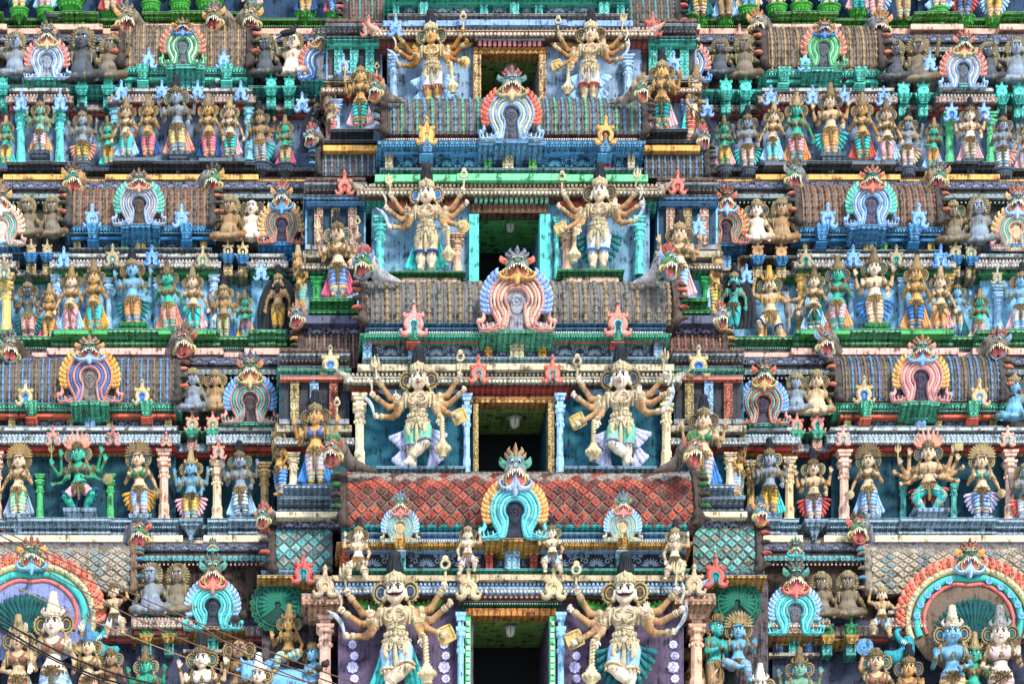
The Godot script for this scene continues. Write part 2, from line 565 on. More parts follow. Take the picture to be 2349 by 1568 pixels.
	if key.begins_with("guard"):
		for s in [-1.0, 1.0]:
			var ch1 := smooth([ch + Vector3(s * 0.09, 0.09, 0.05), ch + Vector3(s * 0.07, 0.03, 0.1), ch + Vector3(s * 0.02, -0.05, 0.11), (ch + pv) * 0.5 + Vector3(0, -0.02, 0.1), pv + Vector3(-s * 0.06, 0.06, 0.09)], 4)
			for i in ch1.size(): jw.ball(ch1[i], Vector3(0.0105, 0.0105, 0.0105), 5, 3)
			jw.strip(smooth([ch + Vector3(s * 0.02, 0.075, 0.085), ch + Vector3(s * 0.075, 0.05, 0.09), ch + Vector3(s * 0.085, -0.01, 0.09), ch + Vector3(s * 0.03, -0.04, 0.11)], 4), flat(13, 0.013), flat(13, 0.016), 4)
		for q in [[-0.095, 0.082], [-0.115, 0.085], [-0.135, 0.088]]:
			jw.torus(Vector3(ch.x * 0.5, ch.y + q[0], 0.01), Vector3(0, 1, 0), q[1], 0.009, 16, 4, 0.9)
		for i in 7:
			var a7: float = (i - 3) / 3.0 * 1.2
			jw.ball(Vector3(sin(a7) * 0.1, pv.y + 0.075, cos(a7) * 0.1), Vector3(0.018, 0.026, 0.012), 5, 4)
	for l in legs:
		for t in [0.82, 0.9]:
			jw.torus(l[1].lerp(l[2], t), l[2] - l[1], lr[2] * 1.12, 0.008, 10, 4)
	# face paint: eyes, brows, lips
	var fc := MB.new()
	for s in [-1.0, 1.0]:
		fc.col = Color(0.85, 0.83, 0.78)
		fc.ball(hd + Vector3(s * 0.037, 0.008, 0.072), Vector3(0.026, 0.0155, 0.012), 8, 5)
		fc.col = Color(0.012, 0.010, 0.010)
		fc.ball(hd + Vector3(s * 0.035, 0.007, 0.080), Vector3(0.0118, 0.0145, 0.007), 7, 4)
		var br := smooth([hd + Vector3(s * 0.012, 0.03, 0.083), hd + Vector3(s * 0.035, 0.042, 0.076), hd + Vector3(s * 0.064, 0.03, 0.058)], 3)
		fc.tube(br, taper(7, [0.0055, 0.0055, 0.003]), 4)
		fc.tube([hd + Vector3(s * 0.012, 0.017, 0.084), hd + Vector3(s * 0.037, 0.022, 0.081), hd + Vector3(s * 0.06, 0.014, 0.066)], [0.0035, 0.004, 0.003], 4)
		if sp.get("moustache", false):
			fc.tube(smooth([hd + Vector3(0, -0.046, 0.09), hd + Vector3(s * 0.03, -0.05, 0.085), hd + Vector3(s * 0.06, -0.036, 0.066), hd + Vector3(s * 0.075, -0.015, 0.055)], 3), taper(10, [0.011, 0.013, 0.007, 0.003]), 5)
	fc.col = Color(0.42, 0.06, 0.05)
	fc.ball(hd + Vector3(0, -0.063, 0.086), Vector3(0.024, 0.008, 0.008), 7, 4)
	fc.col = Color(0.5, 0.05, 0.04)
	fc.ball(hd + Vector3(0, 0.05, 0.077), Vector3(0.006, 0.008, 0.006), 6, 4)
	# garment: two wrapped legs and its seat; the raised rings are a part of their own
	var gm := MB.new()
	var bd := MB.new()
	var style: String = sp.get("dress", "rings")
	var n := 22
	for l in legs:
		var pts := []
		var rr := []
		var stop := 0.94 if style != "short" else 0.50
		for i in n:
			var t := float(i) / (n - 1) * stop
			var p: Vector3 = l[0].lerp(l[1], t * 2.0) if t < 0.5 else l[1].lerp(l[2], (t - 0.5) * 2.0)
			var r: float = lerpf(lr[0], lr[1], t * 2.0) if t < 0.5 else lerpf(lr[1], lr[2], (t - 0.5) * 2.0)
			pts.append(p)
			var b := 1.13 + 0.06 * absf(sin(t * 6.0 * PI))
			if style == "smooth": b = 1.17 + 0.1 * t
			if style == "short": b = 1.2 + (0.16 if i == n - 1 else 0.0)
			rr.append(r * b)
		gm.tube(pts, rr, 10)
		if style == "rings":
			for q in 6:
				var t := (q + 0.55) / 6.0 * 0.94
				var p: Vector3 = l[0].lerp(l[1], t * 2.0) if t < 0.5 else l[1].lerp(l[2], (t - 0.5) * 2.0)
				var ax: Vector3 = (l[0] - l[1]) if t < 0.5 else (l[1] - l[2])
				var r: float = lerpf(lr[0], lr[1], t * 2.0) if t < 0.5 else lerpf(lr[1], lr[2], (t - 0.5) * 2.0)
				bd.torus(p, ax.normalized() + Vector3(signf(l[0].x) * 0.22, 0, 0.12), r * 1.16, 0.0085, 14, 4)
		elif style == "short":
			bd.torus(l[0].lerp(l[1], 0.99), l[0] - l[1], lr[1] * 1.34, 0.014, 14, 5)
			for q in 7:
				var an: float = q / 6.0 * PI - PI * 0.5
				bd.ball(l[0].lerp(l[1], 1.0) + Vector3(sin(an) * lr[1] * 1.35, -0.02, cos(an) * lr[1] * 1.35), Vector3(0.011, 0.014, 0.011), 5, 3)
		else:
			bd.torus(l[1].lerp(l[2], 0.9), l[0] - l[1], lr[2] * 1.45, 0.01, 12, 4)
			bd.tube(smooth([l[0] + Vector3(-signf(l[0].x) * 0.06, 0.0, 0.085), l[1].lerp(l[0], 0.6) + Vector3(0, 0, 0.09), l[1] + Vector3(signf(l[0].x) * 0.05, 0.02, 0.04)], 3), flat(7, 0.011), 5)
	gm.ball(pv + Vector3(0, -0.01, 0.0), Vector3(0.122, 0.07, 0.10), 14, 8)
	# girdle: rows of beads and a fringe of scales, with hanging ends
	var gd := MB.new()
	for q in [[0.035, 0.098, 0.012], [0.012, 0.110, 0.014], [-0.010, 0.118, 0.012]]:
		gd.torus(pv + Vector3(0, q[0], 0.0), Vector3(0, 1, 0), q[1], q[2], 18, 5, 0.84)
	for q in 13:
		var an: float = (q - 6) / 6.0 * PI * 0.62
		var p := pv + Vector3(sin(an) * 0.121, -0.028, cos(an) * 0.106)
		gd.ball(p, Vector3(0.018, 0.028, 0.012), 6, 4)
		gd.ball(p + Vector3(0, 0.058, -0.005), Vector3(0.012, 0.012, 0.010), 5, 4)
	var fall := smooth([pv + Vector3(0, -0.02, 0.105), pv + Vector3(0, -0.1, 0.112), pv + Vector3(0.006, -0.17, 0.1), pv + Vector3(0, -0.23, 0.085)], 3)
	if up.y > -0.2:
		gd.strip(fall, taper(fall.size(), [0.014, 0.018, 0.026, 0.012]), flat(fall.size(), 0.014), 4)
	if style == "short" and up.y > -0.2:
		for s in [-1.0, 1.0]:
			gd.strip(smooth([pv + Vector3(s * 0.075, -0.02, 0.10), pv + Vector3(s * 0.085, -0.09, 0.105), pv + Vector3(s * 0.07, -0.14, 0.1)], 3), taper(7, [0.016, 0.026, 0.01]), flat(7, 0.014), 4)
	gd.ball(pv + Vector3(0, 0.01, 0.118), Vector3(0.03, 0.026, 0.016), 8, 5)
	for s in [-1.0, 1.0]:
		gd.tube(smooth([pv + Vector3(s * 0.02, -0.01, 0.118), pv + Vector3(s * 0.05, -0.075, 0.118), pv + Vector3(s * 0.095, -0.02, 0.1)], 3), flat(7, 0.009), 5)
	if fem:
		var bo := MB.new()
		for s in [-1.0, 1.0]:
			bo.ball(ch + Vector3(s * 0.057, -0.002, 0.056), Vector3(0.054, 0.05, 0.054), 10, 6)
			bo.tube([ch + Vector3(s * 0.06, 0.03, 0.08), ch + Vector3(s * 0.085, 0.085, 0.045), ch + Vector3(s * 0.09, 0.1, 0.0)], [0.014, 0.016, 0.016], 5)
		bo.torus(ch + Vector3(0, -0.022, -0.004), Vector3(0, 1, 0), 0.074, 0.02, 16, 5, 0.9)
		lib[key + ".bodice"] = bo.mesh()
		if sp.get("mirror", false): lib[key + "_m.bodice"] = flipped(lib[key + ".bodice"])
	lib[key + ".body"] = mb.mesh()
	lib[key + ".jewel"] = jw.mesh()
	lib[key + ".face"] = fc.mesh()
	lib[key + ".dress"] = gm.mesh()
	lib[key + ".band"] = bd.mesh()
	lib[key + ".girdle"] = gd.mesh()
	lib[key + ".info"] = {"head": hd, "hip": pv, "chest": ch}
	if sp.get("mirror", false):
		for q in ["body", "jewel", "face", "dress", "band", "girdle"]:
			lib[key + "_m." + q] = flipped(lib[key + "." + q])
		lib[key + "_m.info"] = {"head": Vector3(-hd.x, hd.y, hd.z), "hip": pv, "chest": Vector3(-ch.x, ch.y, ch.z)}

func stand(dx := 0.0) -> Array:
	return [[Vector3(-0.062 + dx, 0.38, 0), Vector3(-0.064, 0.2, 0.02), Vector3(-0.06, 0.035, 0), Vector3(-0.07, 0.02, 0.085)],
		[Vector3(0.062 + dx, 0.38, 0), Vector3(0.064, 0.2, 0.02), Vector3(0.06, 0.035, 0), Vector3(0.07, 0.02, 0.085)]]

func make_bodies() -> void:
	var upper := [[-1.0, Vector3(0.25, 0.62, -0.05), Vector3(0.285, 0.80, -0.01), "up", Vector3(0.0, 0, -0.03)], [1.0, Vector3(0.25, 0.62, -0.05), Vector3(0.285, 0.80, -0.01), "up", Vector3(0.0, 0, -0.03)]]
	var four := [[-1.0, Vector3(0.21, 0.52, 0.02), Vector3(0.18, 0.60, 0.13), "up"], [1.0, Vector3(0.21, 0.51, 0.02), Vector3(0.20, 0.46, 0.14), "down"]]
	make_body("four", {"legs": stand(), "arms": four + upper, "cell": 0.0145})
	make_body("goddess", {"legs": stand(), "arms": four + upper, "fem": true, "mirror": true})
	make_body("lady", {"legs": stand(0.01), "arms": [[-1.0, Vector3(0.23, 0.52, 0.0), Vector3(0.29, 0.36, 0.05), "down"], [1.0, Vector3(0.21, 0.52, 0.02), Vector3(0.14, 0.60, 0.13), "fist"]], "fem": true, "mirror": true, "tilt": 0.012})
	make_body("skirt", {"legs": stand(0.01), "arms": [[-1.0, Vector3(0.23, 0.52, 0.0), Vector3(0.29, 0.36, 0.05), "down"], [1.0, Vector3(0.21, 0.52, 0.02), Vector3(0.14, 0.60, 0.13), "fist"]], "fem": true, "mirror": true, "tilt": 0.015, "dress": "smooth"})
	make_body("plain", {"legs": stand(), "arms": [[-1.0, Vector3(0.22, 0.54, 0.0), Vector3(0.24, 0.38, 0.05), "down"], [1.0, Vector3(0.22, 0.54, 0.0), Vector3(0.235, 0.38, 0.05), "down"]], "dress": "smooth", "bare": true})
	make_body("offer", {"legs": stand(), "arms": [[-1.0, Vector3(0.21, 0.52, 0.02), Vector3(0.18, 0.61, 0.12), "up"], [1.0, Vector3(0.20, 0.52, 0.03), Vector3(0.09, 0.47, 0.15), "fist"]], "mirror": true, "fem": true})
	make_body("pray", {"legs": stand(), "arms": [[-1.0, Vector3(0.2, 0.53, 0.04), Vector3(0.03, 0.60, 0.15), "up"], [1.0, Vector3(0.2, 0.53, 0.04), Vector3(0.03, 0.60, 0.15), "up"]], "dress": "smooth", "bare": true})
	make_body("reach", {"legs": stand(), "arms": [[-1.0, Vector3(0.2, 0.82, 0.0), Vector3(0.16, 0.99, 0.02), "up"], [1.0, Vector3(0.21, 0.54, 0.0), Vector3(0.15, 0.42, 0.08), "down"]], "fem": true, "mirror": true, "tilt": -0.03})
	var g8 := [
		[-1.0, Vector3(0.29, 0.71, -0.05), Vector3(0.40, 0.86, -0.01), "fist", Vector3(0, 0.0, -0.04)],
		[-1.0, Vector3(0.30, 0.61, -0.03), Vector3(0.44, 0.71, 0.02), "fist", Vector3(0, -0.02, -0.03)],
		[-1.0, Vector3(0.26, 0.51, -0.01), Vector3(0.39, 0.50, 0.06), "fist", Vector3(0, -0.03, -0.02)],
		[-1.0, Vector3(0.215, 0.52, 0.03), Vector3(0.21, 0.63, 0.13), "point"],
		[1.0, Vector3(0.29, 0.71, -0.05), Vector3(0.40, 0.86, -0.01), "fist", Vector3(0, 0.0, -0.04)],
		[1.0, Vector3(0.30, 0.61, -0.03), Vector3(0.44, 0.71, 0.02), "fist", Vector3(0, -0.02, -0.03)],
		[1.0, Vector3(0.26, 0.54, -0.01), Vector3(0.39, 0.47, 0.06), "fist", Vector3(0, -0.03, -0.02)],
		[1.0, Vector3(0.20, 0.52, 0.02), Vector3(0.24, 0.44, 0.12), "down"]]
	var g8b := g8.duplicate(true)
	g8b[3] = [-1.0, Vector3(0.225, 0.53, 0.03), Vector3(0.19, 0.655, 0.12), "up"]
	g8b[0][2] = Vector3(0.42, 0.84, 0.0)
	g8b[1][2] = Vector3(0.46, 0.68, 0.03)
	g8b[4][1] = Vector3(0.30, 0.70, -0.05)
	g8b[6][2] = Vector3(0.40, 0.445, 0.07)
	var br := Color(0.55, 0.38, 0.23)
	make_body("guard", {"legs": stand(), "arms": g8, "dress": "short", "cell": 0.0115, "arm_tone": br})
	make_body("guardb", {"legs": stand(-0.006), "arms": g8b, "dress": "short", "cell": 0.0115, "mirror": true, "tilt": -0.008, "arm_tone": br})
	var crossed := [[Vector3(-0.062, 0.38, 0), Vector3(-0.06, 0.2, 0.02), Vector3(-0.045, 0.035, 0), Vector3(-0.06, 0.02, 0.085)],
		[Vector3(0.062, 0.38, 0), Vector3(0.085, 0.215, 0.075), Vector3(-0.06, 0.075, 0.06), Vector3(-0.11, 0.02, 0.09)]]
	make_body("guardx", {"legs": crossed, "arms": g8, "dress": "short", "cell": 0.0115, "arm_tone": br, "tilt": 0.008})
	make_body("guardxb", {"legs": crossed, "arms": g8b, "dress": "short", "cell": 0.0115, "mirror": true, "arm_tone": br})
	make_body("guardm", {"legs": crossed, "arms": g8, "dress": "short", "cell": 0.0115, "moustache": true, "arm_tone": br})
	make_body("guardmb", {"legs": crossed, "arms": g8b, "dress": "short", "cell": 0.0115, "mirror": true, "moustache": true, "arm_tone": br, "tilt": 0.006})
	var squat := [[Vector3(-0.07, 0.34, 0), Vector3(-0.19, 0.225, 0.08), Vector3(-0.075, 0.04, 0.0), Vector3(-0.12, 0.02, 0.06)],
		[Vector3(0.07, 0.34, 0), Vector3(0.19, 0.225, 0.08), Vector3(0.075, 0.04, 0.0), Vector3(0.12, 0.02, 0.06)]]
	var d8 := [
		[-1.0, Vector3(0.27, 0.66, -0.05), Vector3(0.26, 0.87, -0.01), "up", Vector3(0, 0.0, -0.04)],
		[-1.0, Vector3(0.31, 0.60, -0.03), Vector3(0.40, 0.74, 0.02), "up", Vector3(0, -0.02, -0.03)],
		[-1.0, Vector3(0.25, 0.48, -0.01), Vector3(0.36, 0.45, 0.06), "fist", Vector3(0, -0.03, -0.02)],
		[1.0, Vector3(0.27, 0.66, -0.05), Vector3(0.34, 0.87, -0.01), "up", Vector3(0, 0.0, -0.04)],
		[1.0, Vector3(0.31, 0.60, -0.03), Vector3(0.40, 0.74, 0.02), "up", Vector3(0, -0.02, -0.03)],
		[1.0, Vector3(0.26, 0.5, -0.01), Vector3(0.37, 0.44, 0.06), "fist", Vector3(0, -0.03, -0.02)],
		[1.0, Vector3(0.2, 0.51, 0.04), Vector3(0.1, 0.5, 0.14), "fist"], [-1.0, Vector3(0.2, 0.51, 0.04), Vector3(0.13, 0.5, 0.14), "fist"]]
	make_body("dance", {"legs": squat, "arms": d8, "dress": "short", "cell": 0.0125, "fem": true, "up": Vector3(0, -0.03, 0)})
	var d12 := d8 + [[-1.0, Vector3(0.3, 0.55, -0.05), Vector3(0.44, 0.62, -0.01), "fist", Vector3(0, -0.02, -0.03)], [1.0, Vector3(0.3, 0.55, -0.05), Vector3(0.44, 0.62, -0.01), "fist", Vector3(0, -0.02, -0.03)]]
	make_body("dancer", {"legs": squat, "arms": d12, "dress": "smooth", "cell": 0.0125, "up": Vector3(0, -0.03, 0)})
	var cross := [[Vector3(-0.09, 0.10, 0.0), Vector3(-0.25, 0.07, 0.1), Vector3(-0.03, 0.04, 0.17), Vector3(0.05, 0.03, 0.17)],
		[Vector3(0.09, 0.10, 0.0), Vector3(0.25, 0.07, 0.1), Vector3(0.03, 0.04, 0.18), Vector3(-0.05, 0.03, 0.2)]]
	var dn := Vector3(0, -0.33, 0)
	var rest := [[-1.0, Vector3(0.24, 0.5, 0.02), Vector3(0.2, 0.40, 0.12), "down"], [1.0, Vector3(0.24, 0.5, 0.02), Vector3(0.2, 0.40, 0.12), "down"]]
	make_body("dwarf", {"legs": cross, "arms": rest, "up": dn, "fat": true, "dress": "short", "leg_r": [0.068, 0.052, 0.034]})
	make_body("dwarf_up", {"legs": cross, "arms": [[-1.0, Vector3(0.26, 0.72, 0.0), Vector3(0.3, 0.92, 0.0), "up"], [1.0, Vector3(0.24, 0.5, 0.02), Vector3(0.2, 0.40, 0.12), "down"]], "up": dn, "fat": true, "dress": "short", "mirror": true, "leg_r": [0.068, 0.052, 0.034]})
	var lunge := [[Vector3(-0.06, 0.36, 0), Vector3(-0.17, 0.27, 0.1), Vector3(-0.15, 0.09, 0.03), Vector3(-0.17, 0.06, 0.1)],
		[Vector3(0.06, 0.36, 0), Vector3(0.13, 0.19, 0.05), Vector3(0.17, 0.035, 0.0), Vector3(0.2, 0.02, 0.08)]]
	make_body("atlas", {"legs": lunge, "arms": [[-1.0, Vector3(0.27, 0.66, 0.0), Vector3(0.26, 0.86, 0.0), "up"], [1.0, Vector3(0.22, 0.52, 0.02), Vector3(0.18, 0.37, 0.1), "down"]], "dress": "short", "mirror": true, "bare": true})
	make_body("strike", {"legs": lunge, "arms": [[-1.0, Vector3(0.27, 0.74, 0.0), Vector3(0.24, 0.93, 0.02), "fist"], [1.0, Vector3(0.25, 0.58, 0.02), Vector3(0.42, 0.60, 0.05), "fist"]], "dress": "short", "mirror": true})
	var sit := [[Vector3(-0.07, 0.36, 0), Vector3(-0.13, 0.34, 0.16), Vector3(-0.17, 0.14, 0.14), Vector3(-0.19, 0.1, 0.2)],
		[Vector3(0.07, 0.36, 0), Vector3(0.19, 0.4, 0.12), Vector3(0.0, 0.32, 0.18), Vector3(-0.06, 0.31, 0.2)]]
	make_body("sit", {"legs": sit, "arms": [[-1.0, Vector3(0.23, 0.54, 0.02), Vector3(0.25, 0.64, 0.13), "up"], [1.0, Vector3(0.22, 0.54, 0.02), Vector3(0.2, 0.42, 0.14), "down"]], "mirror": true, "fem": true, "dress": "rings"})

# ---------------------------------------------------------------- crowns, sashes, things held
func make_wear() -> void:
	var m := MB.new()
	m.lathe([Vector2(0.076, -0.01), Vector2(0.084, 0.0), Vector2(0.076, 0.018), Vector2(0.084, 0.032), Vector2(0.068, 0.05), Vector2(0.074, 0.066), Vector2(0.058, 0.09), Vector2(0.064, 0.104), Vector2(0.048, 0.13), Vector2(0.054, 0.145), Vector2(0.04, 0.172), Vector2(0.047, 0.19), Vector2(0.036, 0.21), Vector2(0.042, 0.222), Vector2(0.0, 0.24)], 14)
	for i in 9:
		var a: float = (i - 4) / 4.0 * PI * 0.5
		m.ball(Vector3(sin(a) * 0.08, 0.018 + (0.022 if i == 4 else 0.0), cos(a) * 0.08), Vector3(0.012, 0.026 if i == 4 else 0.018, 0.010), 6, 4)
	for s in [-1.0, 1.0]:
		m.strip(smooth([Vector3(s * 0.07, 0.0, 0.02), Vector3(s * 0.105, 0.045, 0.01), Vector3(s * 0.085, 0.085, 0.0)], 3), taper(7, [0.014, 0.02, 0.004]), flat(7, 0.014), 4)
	lib["cone"] = m.mesh()
	m = MB.new()
	m.lathe([Vector2(0.077, -0.01), Vector2(0.084, 0.002), Vector2(0.078, 0.02), Vector2(0.082, 0.036), Vector2(0.064, 0.07), Vector2(0.054, 0.095), Vector2(0, 0.1)], 14)
	for i in 9:
		var a: float = (i - 4) / 4.0 * PI * 0.52
		m.ball(Vector3(sin(a) * 0.079, 0.034 + (0.026 if i == 4 else 0.0), cos(a) * 0.079), Vector3(0.014, 0.03, 0.011), 6, 4)
		m.ball(Vector3(sin(a) * 0.084, 0.004, cos(a) * 0.084), Vector3(0.010, 0.010, 0.010), 5, 4)
	lib["diadem"] = m.mesh()
	m = MB.new()
	m.lathe([Vector2(0.06, 0.075), Vector2(0.066, 0.11), Vector2(0.05, 0.16), Vector2(0.046, 0.19), Vector2(0.054, 0.215), Vector2(0.05, 0.245), Vector2(0.03, 0.265), Vector2(0, 0.27)], 12)
	for i in 10:
		var a := i * TAU / 10
		m.tube([Vector3(sin(a) * 0.062, 0.08, cos(a) * 0.062), Vector3(sin(a) * 0.062, 0.13, cos(a) * 0.062), Vector3(sin(a) * 0.045, 0.19, cos(a) * 0.045)], [0.012, 0.014, 0.008], 4)
	lib["bun"] = m.mesh()
	m = MB.new()
	for i in 15:
		var a := (i - 7) / 7.0 * PI * 0.52
		var d := Vector3(sin(a), cos(a), 0)
		m.strip([d * 0.05, d * 0.12, d * 0.19, d * 0.205], [0.012, 0.017, 0.019, 0.008], [0.012, 0.014, 0.014, 0.005], 3)
		m.ball(d * 0.21, Vector3(0.011, 0.011, 0.011), 5, 3)
	m.torus(Vector3(0, 0.03, 0.03), Vector3(0, 1, 0.3), 0.082, 0.014, 14, 5)
	lib["fan"] = m.mesh()
	m = MB.new()
	for i in 9:
		var a := (i - 4) / 4.0 * PI * 0.36
		var d := Vector3(sin(a), cos(a), 0)
		var e := Vector3(d.y, -d.x, 0) * 0.03 * signf(a)
		m.strip(smooth([d * 0.04, d * 0.13 + e, d * 0.2 + e * 0.4, d * (0.30 - absf(a) * 0.06)], 3), taper(10, [0.02, 0.03, 0.02, 0.003]), taper(10, [0.02, 0.028, 0.02, 0.003]), 3)
	lib["flame"] = m.mesh()
	# wheels and falling locks behind the ears
	for s in [-1.0, 1.0]:
		m = MB.new()
		var di := MB.new()
		var c := Vector3(s * 0.125, -0.012, -0.03)
		for q in [[0.066, 0.011], [0.04, 0.008]]:
			var ring := []
			for i in 17: ring.append(c + Vector3(cos(i * TAU / 16) * q[0], sin(i * TAU / 16) * q[0] * 1.25, 0.012))
			m.tube(ring, flat(17, q[1]), 5, 1.0, false)
		di.ball(c, Vector3(0.062, 0.08, 0.014), 12, 5)
		for i in 11:
			var a: float = i / 10.0 * PI * 1.3 - PI * 0.55
			m.ball(c + Vector3(s * cos(a) * 0.076, sin(a) * 0.095, 0.006), Vector3(0.011, 0.011, 0.011), 5, 3)
		m.strip(smooth([Vector3(s * 0.11, -0.1, -0.01), Vector3(s * 0.135, -0.16, 0.0), Vector3(s * 0.145, -0.22, 0.01)], 3), taper(7, [0.014, 0.018, 0.008]), taper(7, [0.018, 0.018, 0.012]), 4)
		lib["wheel%d" % int(s)] = m.mesh()
		lib["wheel_disc%d" % int(s)] = di.mesh()
	m = MB.new()
	for i in 21:
		var a := (i - 10) / 10.0 * PI * 0.78
		var d := Vector3(sin(a), cos(a), 0)
		m.strip([d * 0.08, d * 0.13, d * 0.165, d * 0.172], [0.014, 0.017, 0.018, 0.006], [0.016, 0.016, 0.014, 0.005], 3)
	m.torus(Vector3(0, 0, 0), Vector3(0, 0, 1), 0.13, 0.01, 20, 4)
	lib["halo"] = m.mesh()
	# sashes: fans of folds hung from the hips, spread behind the legs; origin at the hips
	for kind in ["long", "wing", "scallop"]:
		for s in [-1.0, 1.0]:
			m = MB.new()
			if kind == "long":
				for i in 4:
					var x := 0.05 + i * 0.032
					var e := Vector3(s * (x + 0.045 + i * 0.012), -0.40 + i * 0.012, -0.045 + 0.012 * (i % 2))
					m.strip(smooth([Vector3(s * (0.07 + i * 0.012), 0.02, -0.05), Vector3(s * (x + 0.02), -0.18, -0.055), e, e + Vector3(s * 0.012, -0.018, 0)], 3), taper(10, [0.012, 0.018, 0.030, 0.010]), taper(10, [0.012, 0.024, 0.028, 0.01]), 4)
			elif kind == "wing":
				for i in 6:
					var a := 0.35 + i * 0.2
					var e := Vector3(s * sin(a) * 0.27, -cos(a) * 0.40, -0.03 + 0.012 * (i % 2))
					m.strip(smooth([Vector3(s * 0.07, 0.03, -0.05), Vector3(s * sin(a) * 0.15, -cos(a) * 0.19, -0.055), e * 0.9, e], 3), taper(10, [0.010, 0.018, 0.028, 0.012]), taper(10, [0.012, 0.024, 0.03, 0.01]), 4)
					m.ball(e, Vector3(0.022, 0.022, 0.016), 6, 4)
			else:
				for tier in 2:
					var y0 := 0.02 - tier * 0.04
					var ex := 0.26 - tier * 0.03
					var ey := -0.13 - tier * 0.22
					for i in 4:
						var e := Vector3(s * (ex - i * 0.035), ey - i * 0.035, -0.035 + 0.01 * (i % 2))
						m.strip(smooth([Vector3(s * 0.08, y0, -0.05), Vector3(s * (0.11 + 0.01 * i), (y0 + ey) * 0.5 - i * 0.02, -0.055), e, e + Vector3(s * 0.025, 0.012, 0)], 3), taper(10, [0.014, 0.024, 0.034, 0.016]), taper(10, [0.014, 0.022, 0.026, 0.01]), 4)
						m.ball(e + Vector3(s * 0.02, 0.008, 0), Vector3(0.024, 0.022, 0.014), 6, 4)
			lib["sash_%s%d" % [kind, int(s)]] = m.mesh()
	# club with a twisted shaft, head downwards; origin at the grip
	m = MB.new()
	m.lathe([Vector2(0.03, -0.46), Vector2(0.045, -0.45), Vector2(0.04, -0.42), Vector2(0.062, -0.40), Vector2(0.078, -0.36), Vector2(0.07, -0.32), Vector2(0.045, -0.30), Vector2(0.05, -0.285), Vector2(0.03, -0.27), Vector2(0.034, -0.255), Vector2(0.022, -0.24)], 14)
	for i in 10:
		var a := i * TAU / 10
		m.ball(Vector3(sin(a) * 0.068, -0.355, cos(a) * 0.068), Vector3(0.02, 0.03, 0.02), 5, 4)
	m.lathe([Vector2(0.022, -0.24), Vector2(0.018, 0.02), Vector2(0.024, 0.03), Vector2(0.0, 0.04)], 8)
	for q in 2:
		var pts := []
		for i in 37:
			var t := i / 36.0
			pts.append(Vector3(sin(t * TAU * 3.5 + q * PI) * 0.019, -0.24 + 0.25 * t, cos(t * TAU * 3.5 + q * PI) * 0.019))
		m.tube(pts, flat(37, 0.009), 5)
	lib["club"] = m.mesh()
	m = MB.new()
	m.extrude([Vector2(0, 0.07), Vector2(0.012, 0.065), Vector2(0.012, -0.065), Vector2(0, -0.07)], -0.07, 0.07)
	for q in [[-0.066, 0], [0.066, 0], [0, -0.066], [0, 0.066]]:
		m.ball(Vector3(q[0], q[1], 0.012), Vector3(0.012 if q[0] != 0 else 0.075, 0.012 if q[1] != 0 else 0.075, 0.01), 8, 4)
	lib["square_shield"] = m.mesh()
	m = MB.new()
	m.ball(Vector3.ZERO, Vector3(0.072, 0.072, 0.03), 16, 6)
	m.torus(Vector3(0, 0, 0.005), Vector3(0, 0, 1), 0.068, 0.01, 18, 5)
	m.torus(Vector3(0, 0, 0.022), Vector3(0, 0, 1), 0.035, 0.008, 14, 4)
	m.ball(Vector3(0, 0, 0.03), Vector3(0.016, 0.016, 0.012), 7, 4)
	lib["round_shield"] = m.mesh()
	m = MB.new()
	m.tube(V([[0, -0.08], [0, 0.04]]), [0.01, 0.012], 6)
	m.torus(Vector3(0, 0.10, 0), Vector3(0, 0, 1), 0.036, 0.013, 12, 5)
	m.ball(Vector3(0, 0.15, 0), Vector3(0.03, 0.03, 0.014), 8, 4)
	lib["noose"] = m.mesh()
	m = MB.new()
	m.tube(V([[0, -0.06], [0, 0.05]]), [0.01, 0.012], 6)
	m.strip(smooth(V([[0, 0.04], [-0.035, 0.08], [-0.03, 0.14]]), 3), taper(7, [0.012, 0.014, 0.004]), flat(7, 0.012), 4)
	m.strip(smooth(V([[0, 0.04], [0.035, 0.08], [0.03, 0.14]]), 3), taper(7, [0.012, 0.014, 0.004]), flat(7, 0.012), 4)
	m.strip(V([[0, 0.04], [0, 0.1], [0, 0.17]]), [0.012, 0.02, 0.003], [0.012, 0.014, 0.004], 4)
	lib["trident"] = m.mesh()
	m = MB.new()
	m.strip(smooth(V([[0, -0.02], [0.02, 0.08], [0.0, 0.18], [-0.045, 0.26]]), 3), taper(10, [0.012, 0.02, 0.022, 0.003]), flat(10, 0.009), 4)
	m.ball(Vector3(0, -0.03, 0), Vector3(0.024, 0.014, 0.016), 6, 4)
	lib["sword"] = m.mesh()

# ---------------------------------------------------------------- carved ornaments of the tower
func omega(R: float, cy: float, foot: float) -> Array:
	# a keyhole-shaped band with feet that curl outwards, round (0, cy)
	var half := [Vector3(R + foot, cy * 0.30, 0), Vector3(R + foot * 0.86, cy * 0.10, 0), Vector3(R + foot * 0.45, 0.035, 0), Vector3(R * 0.80 + 0.02, cy * 0.16, 0), Vector3(R * 0.70, cy - R * 0.86, 0), Vector3(R * 0.96, cy - R * 0.3, 0), Vector3(R * 0.98, cy + R * 0.25, 0), Vector3(R * 0.62, cy + R * 0.8, 0)]
	var pts := []
	for p in half: pts.append(Vector3(-p.x, p.y, 0))
	pts.append(Vector3(0, cy + R, 0))
	half.reverse()
	return smooth(pts + half, 4)

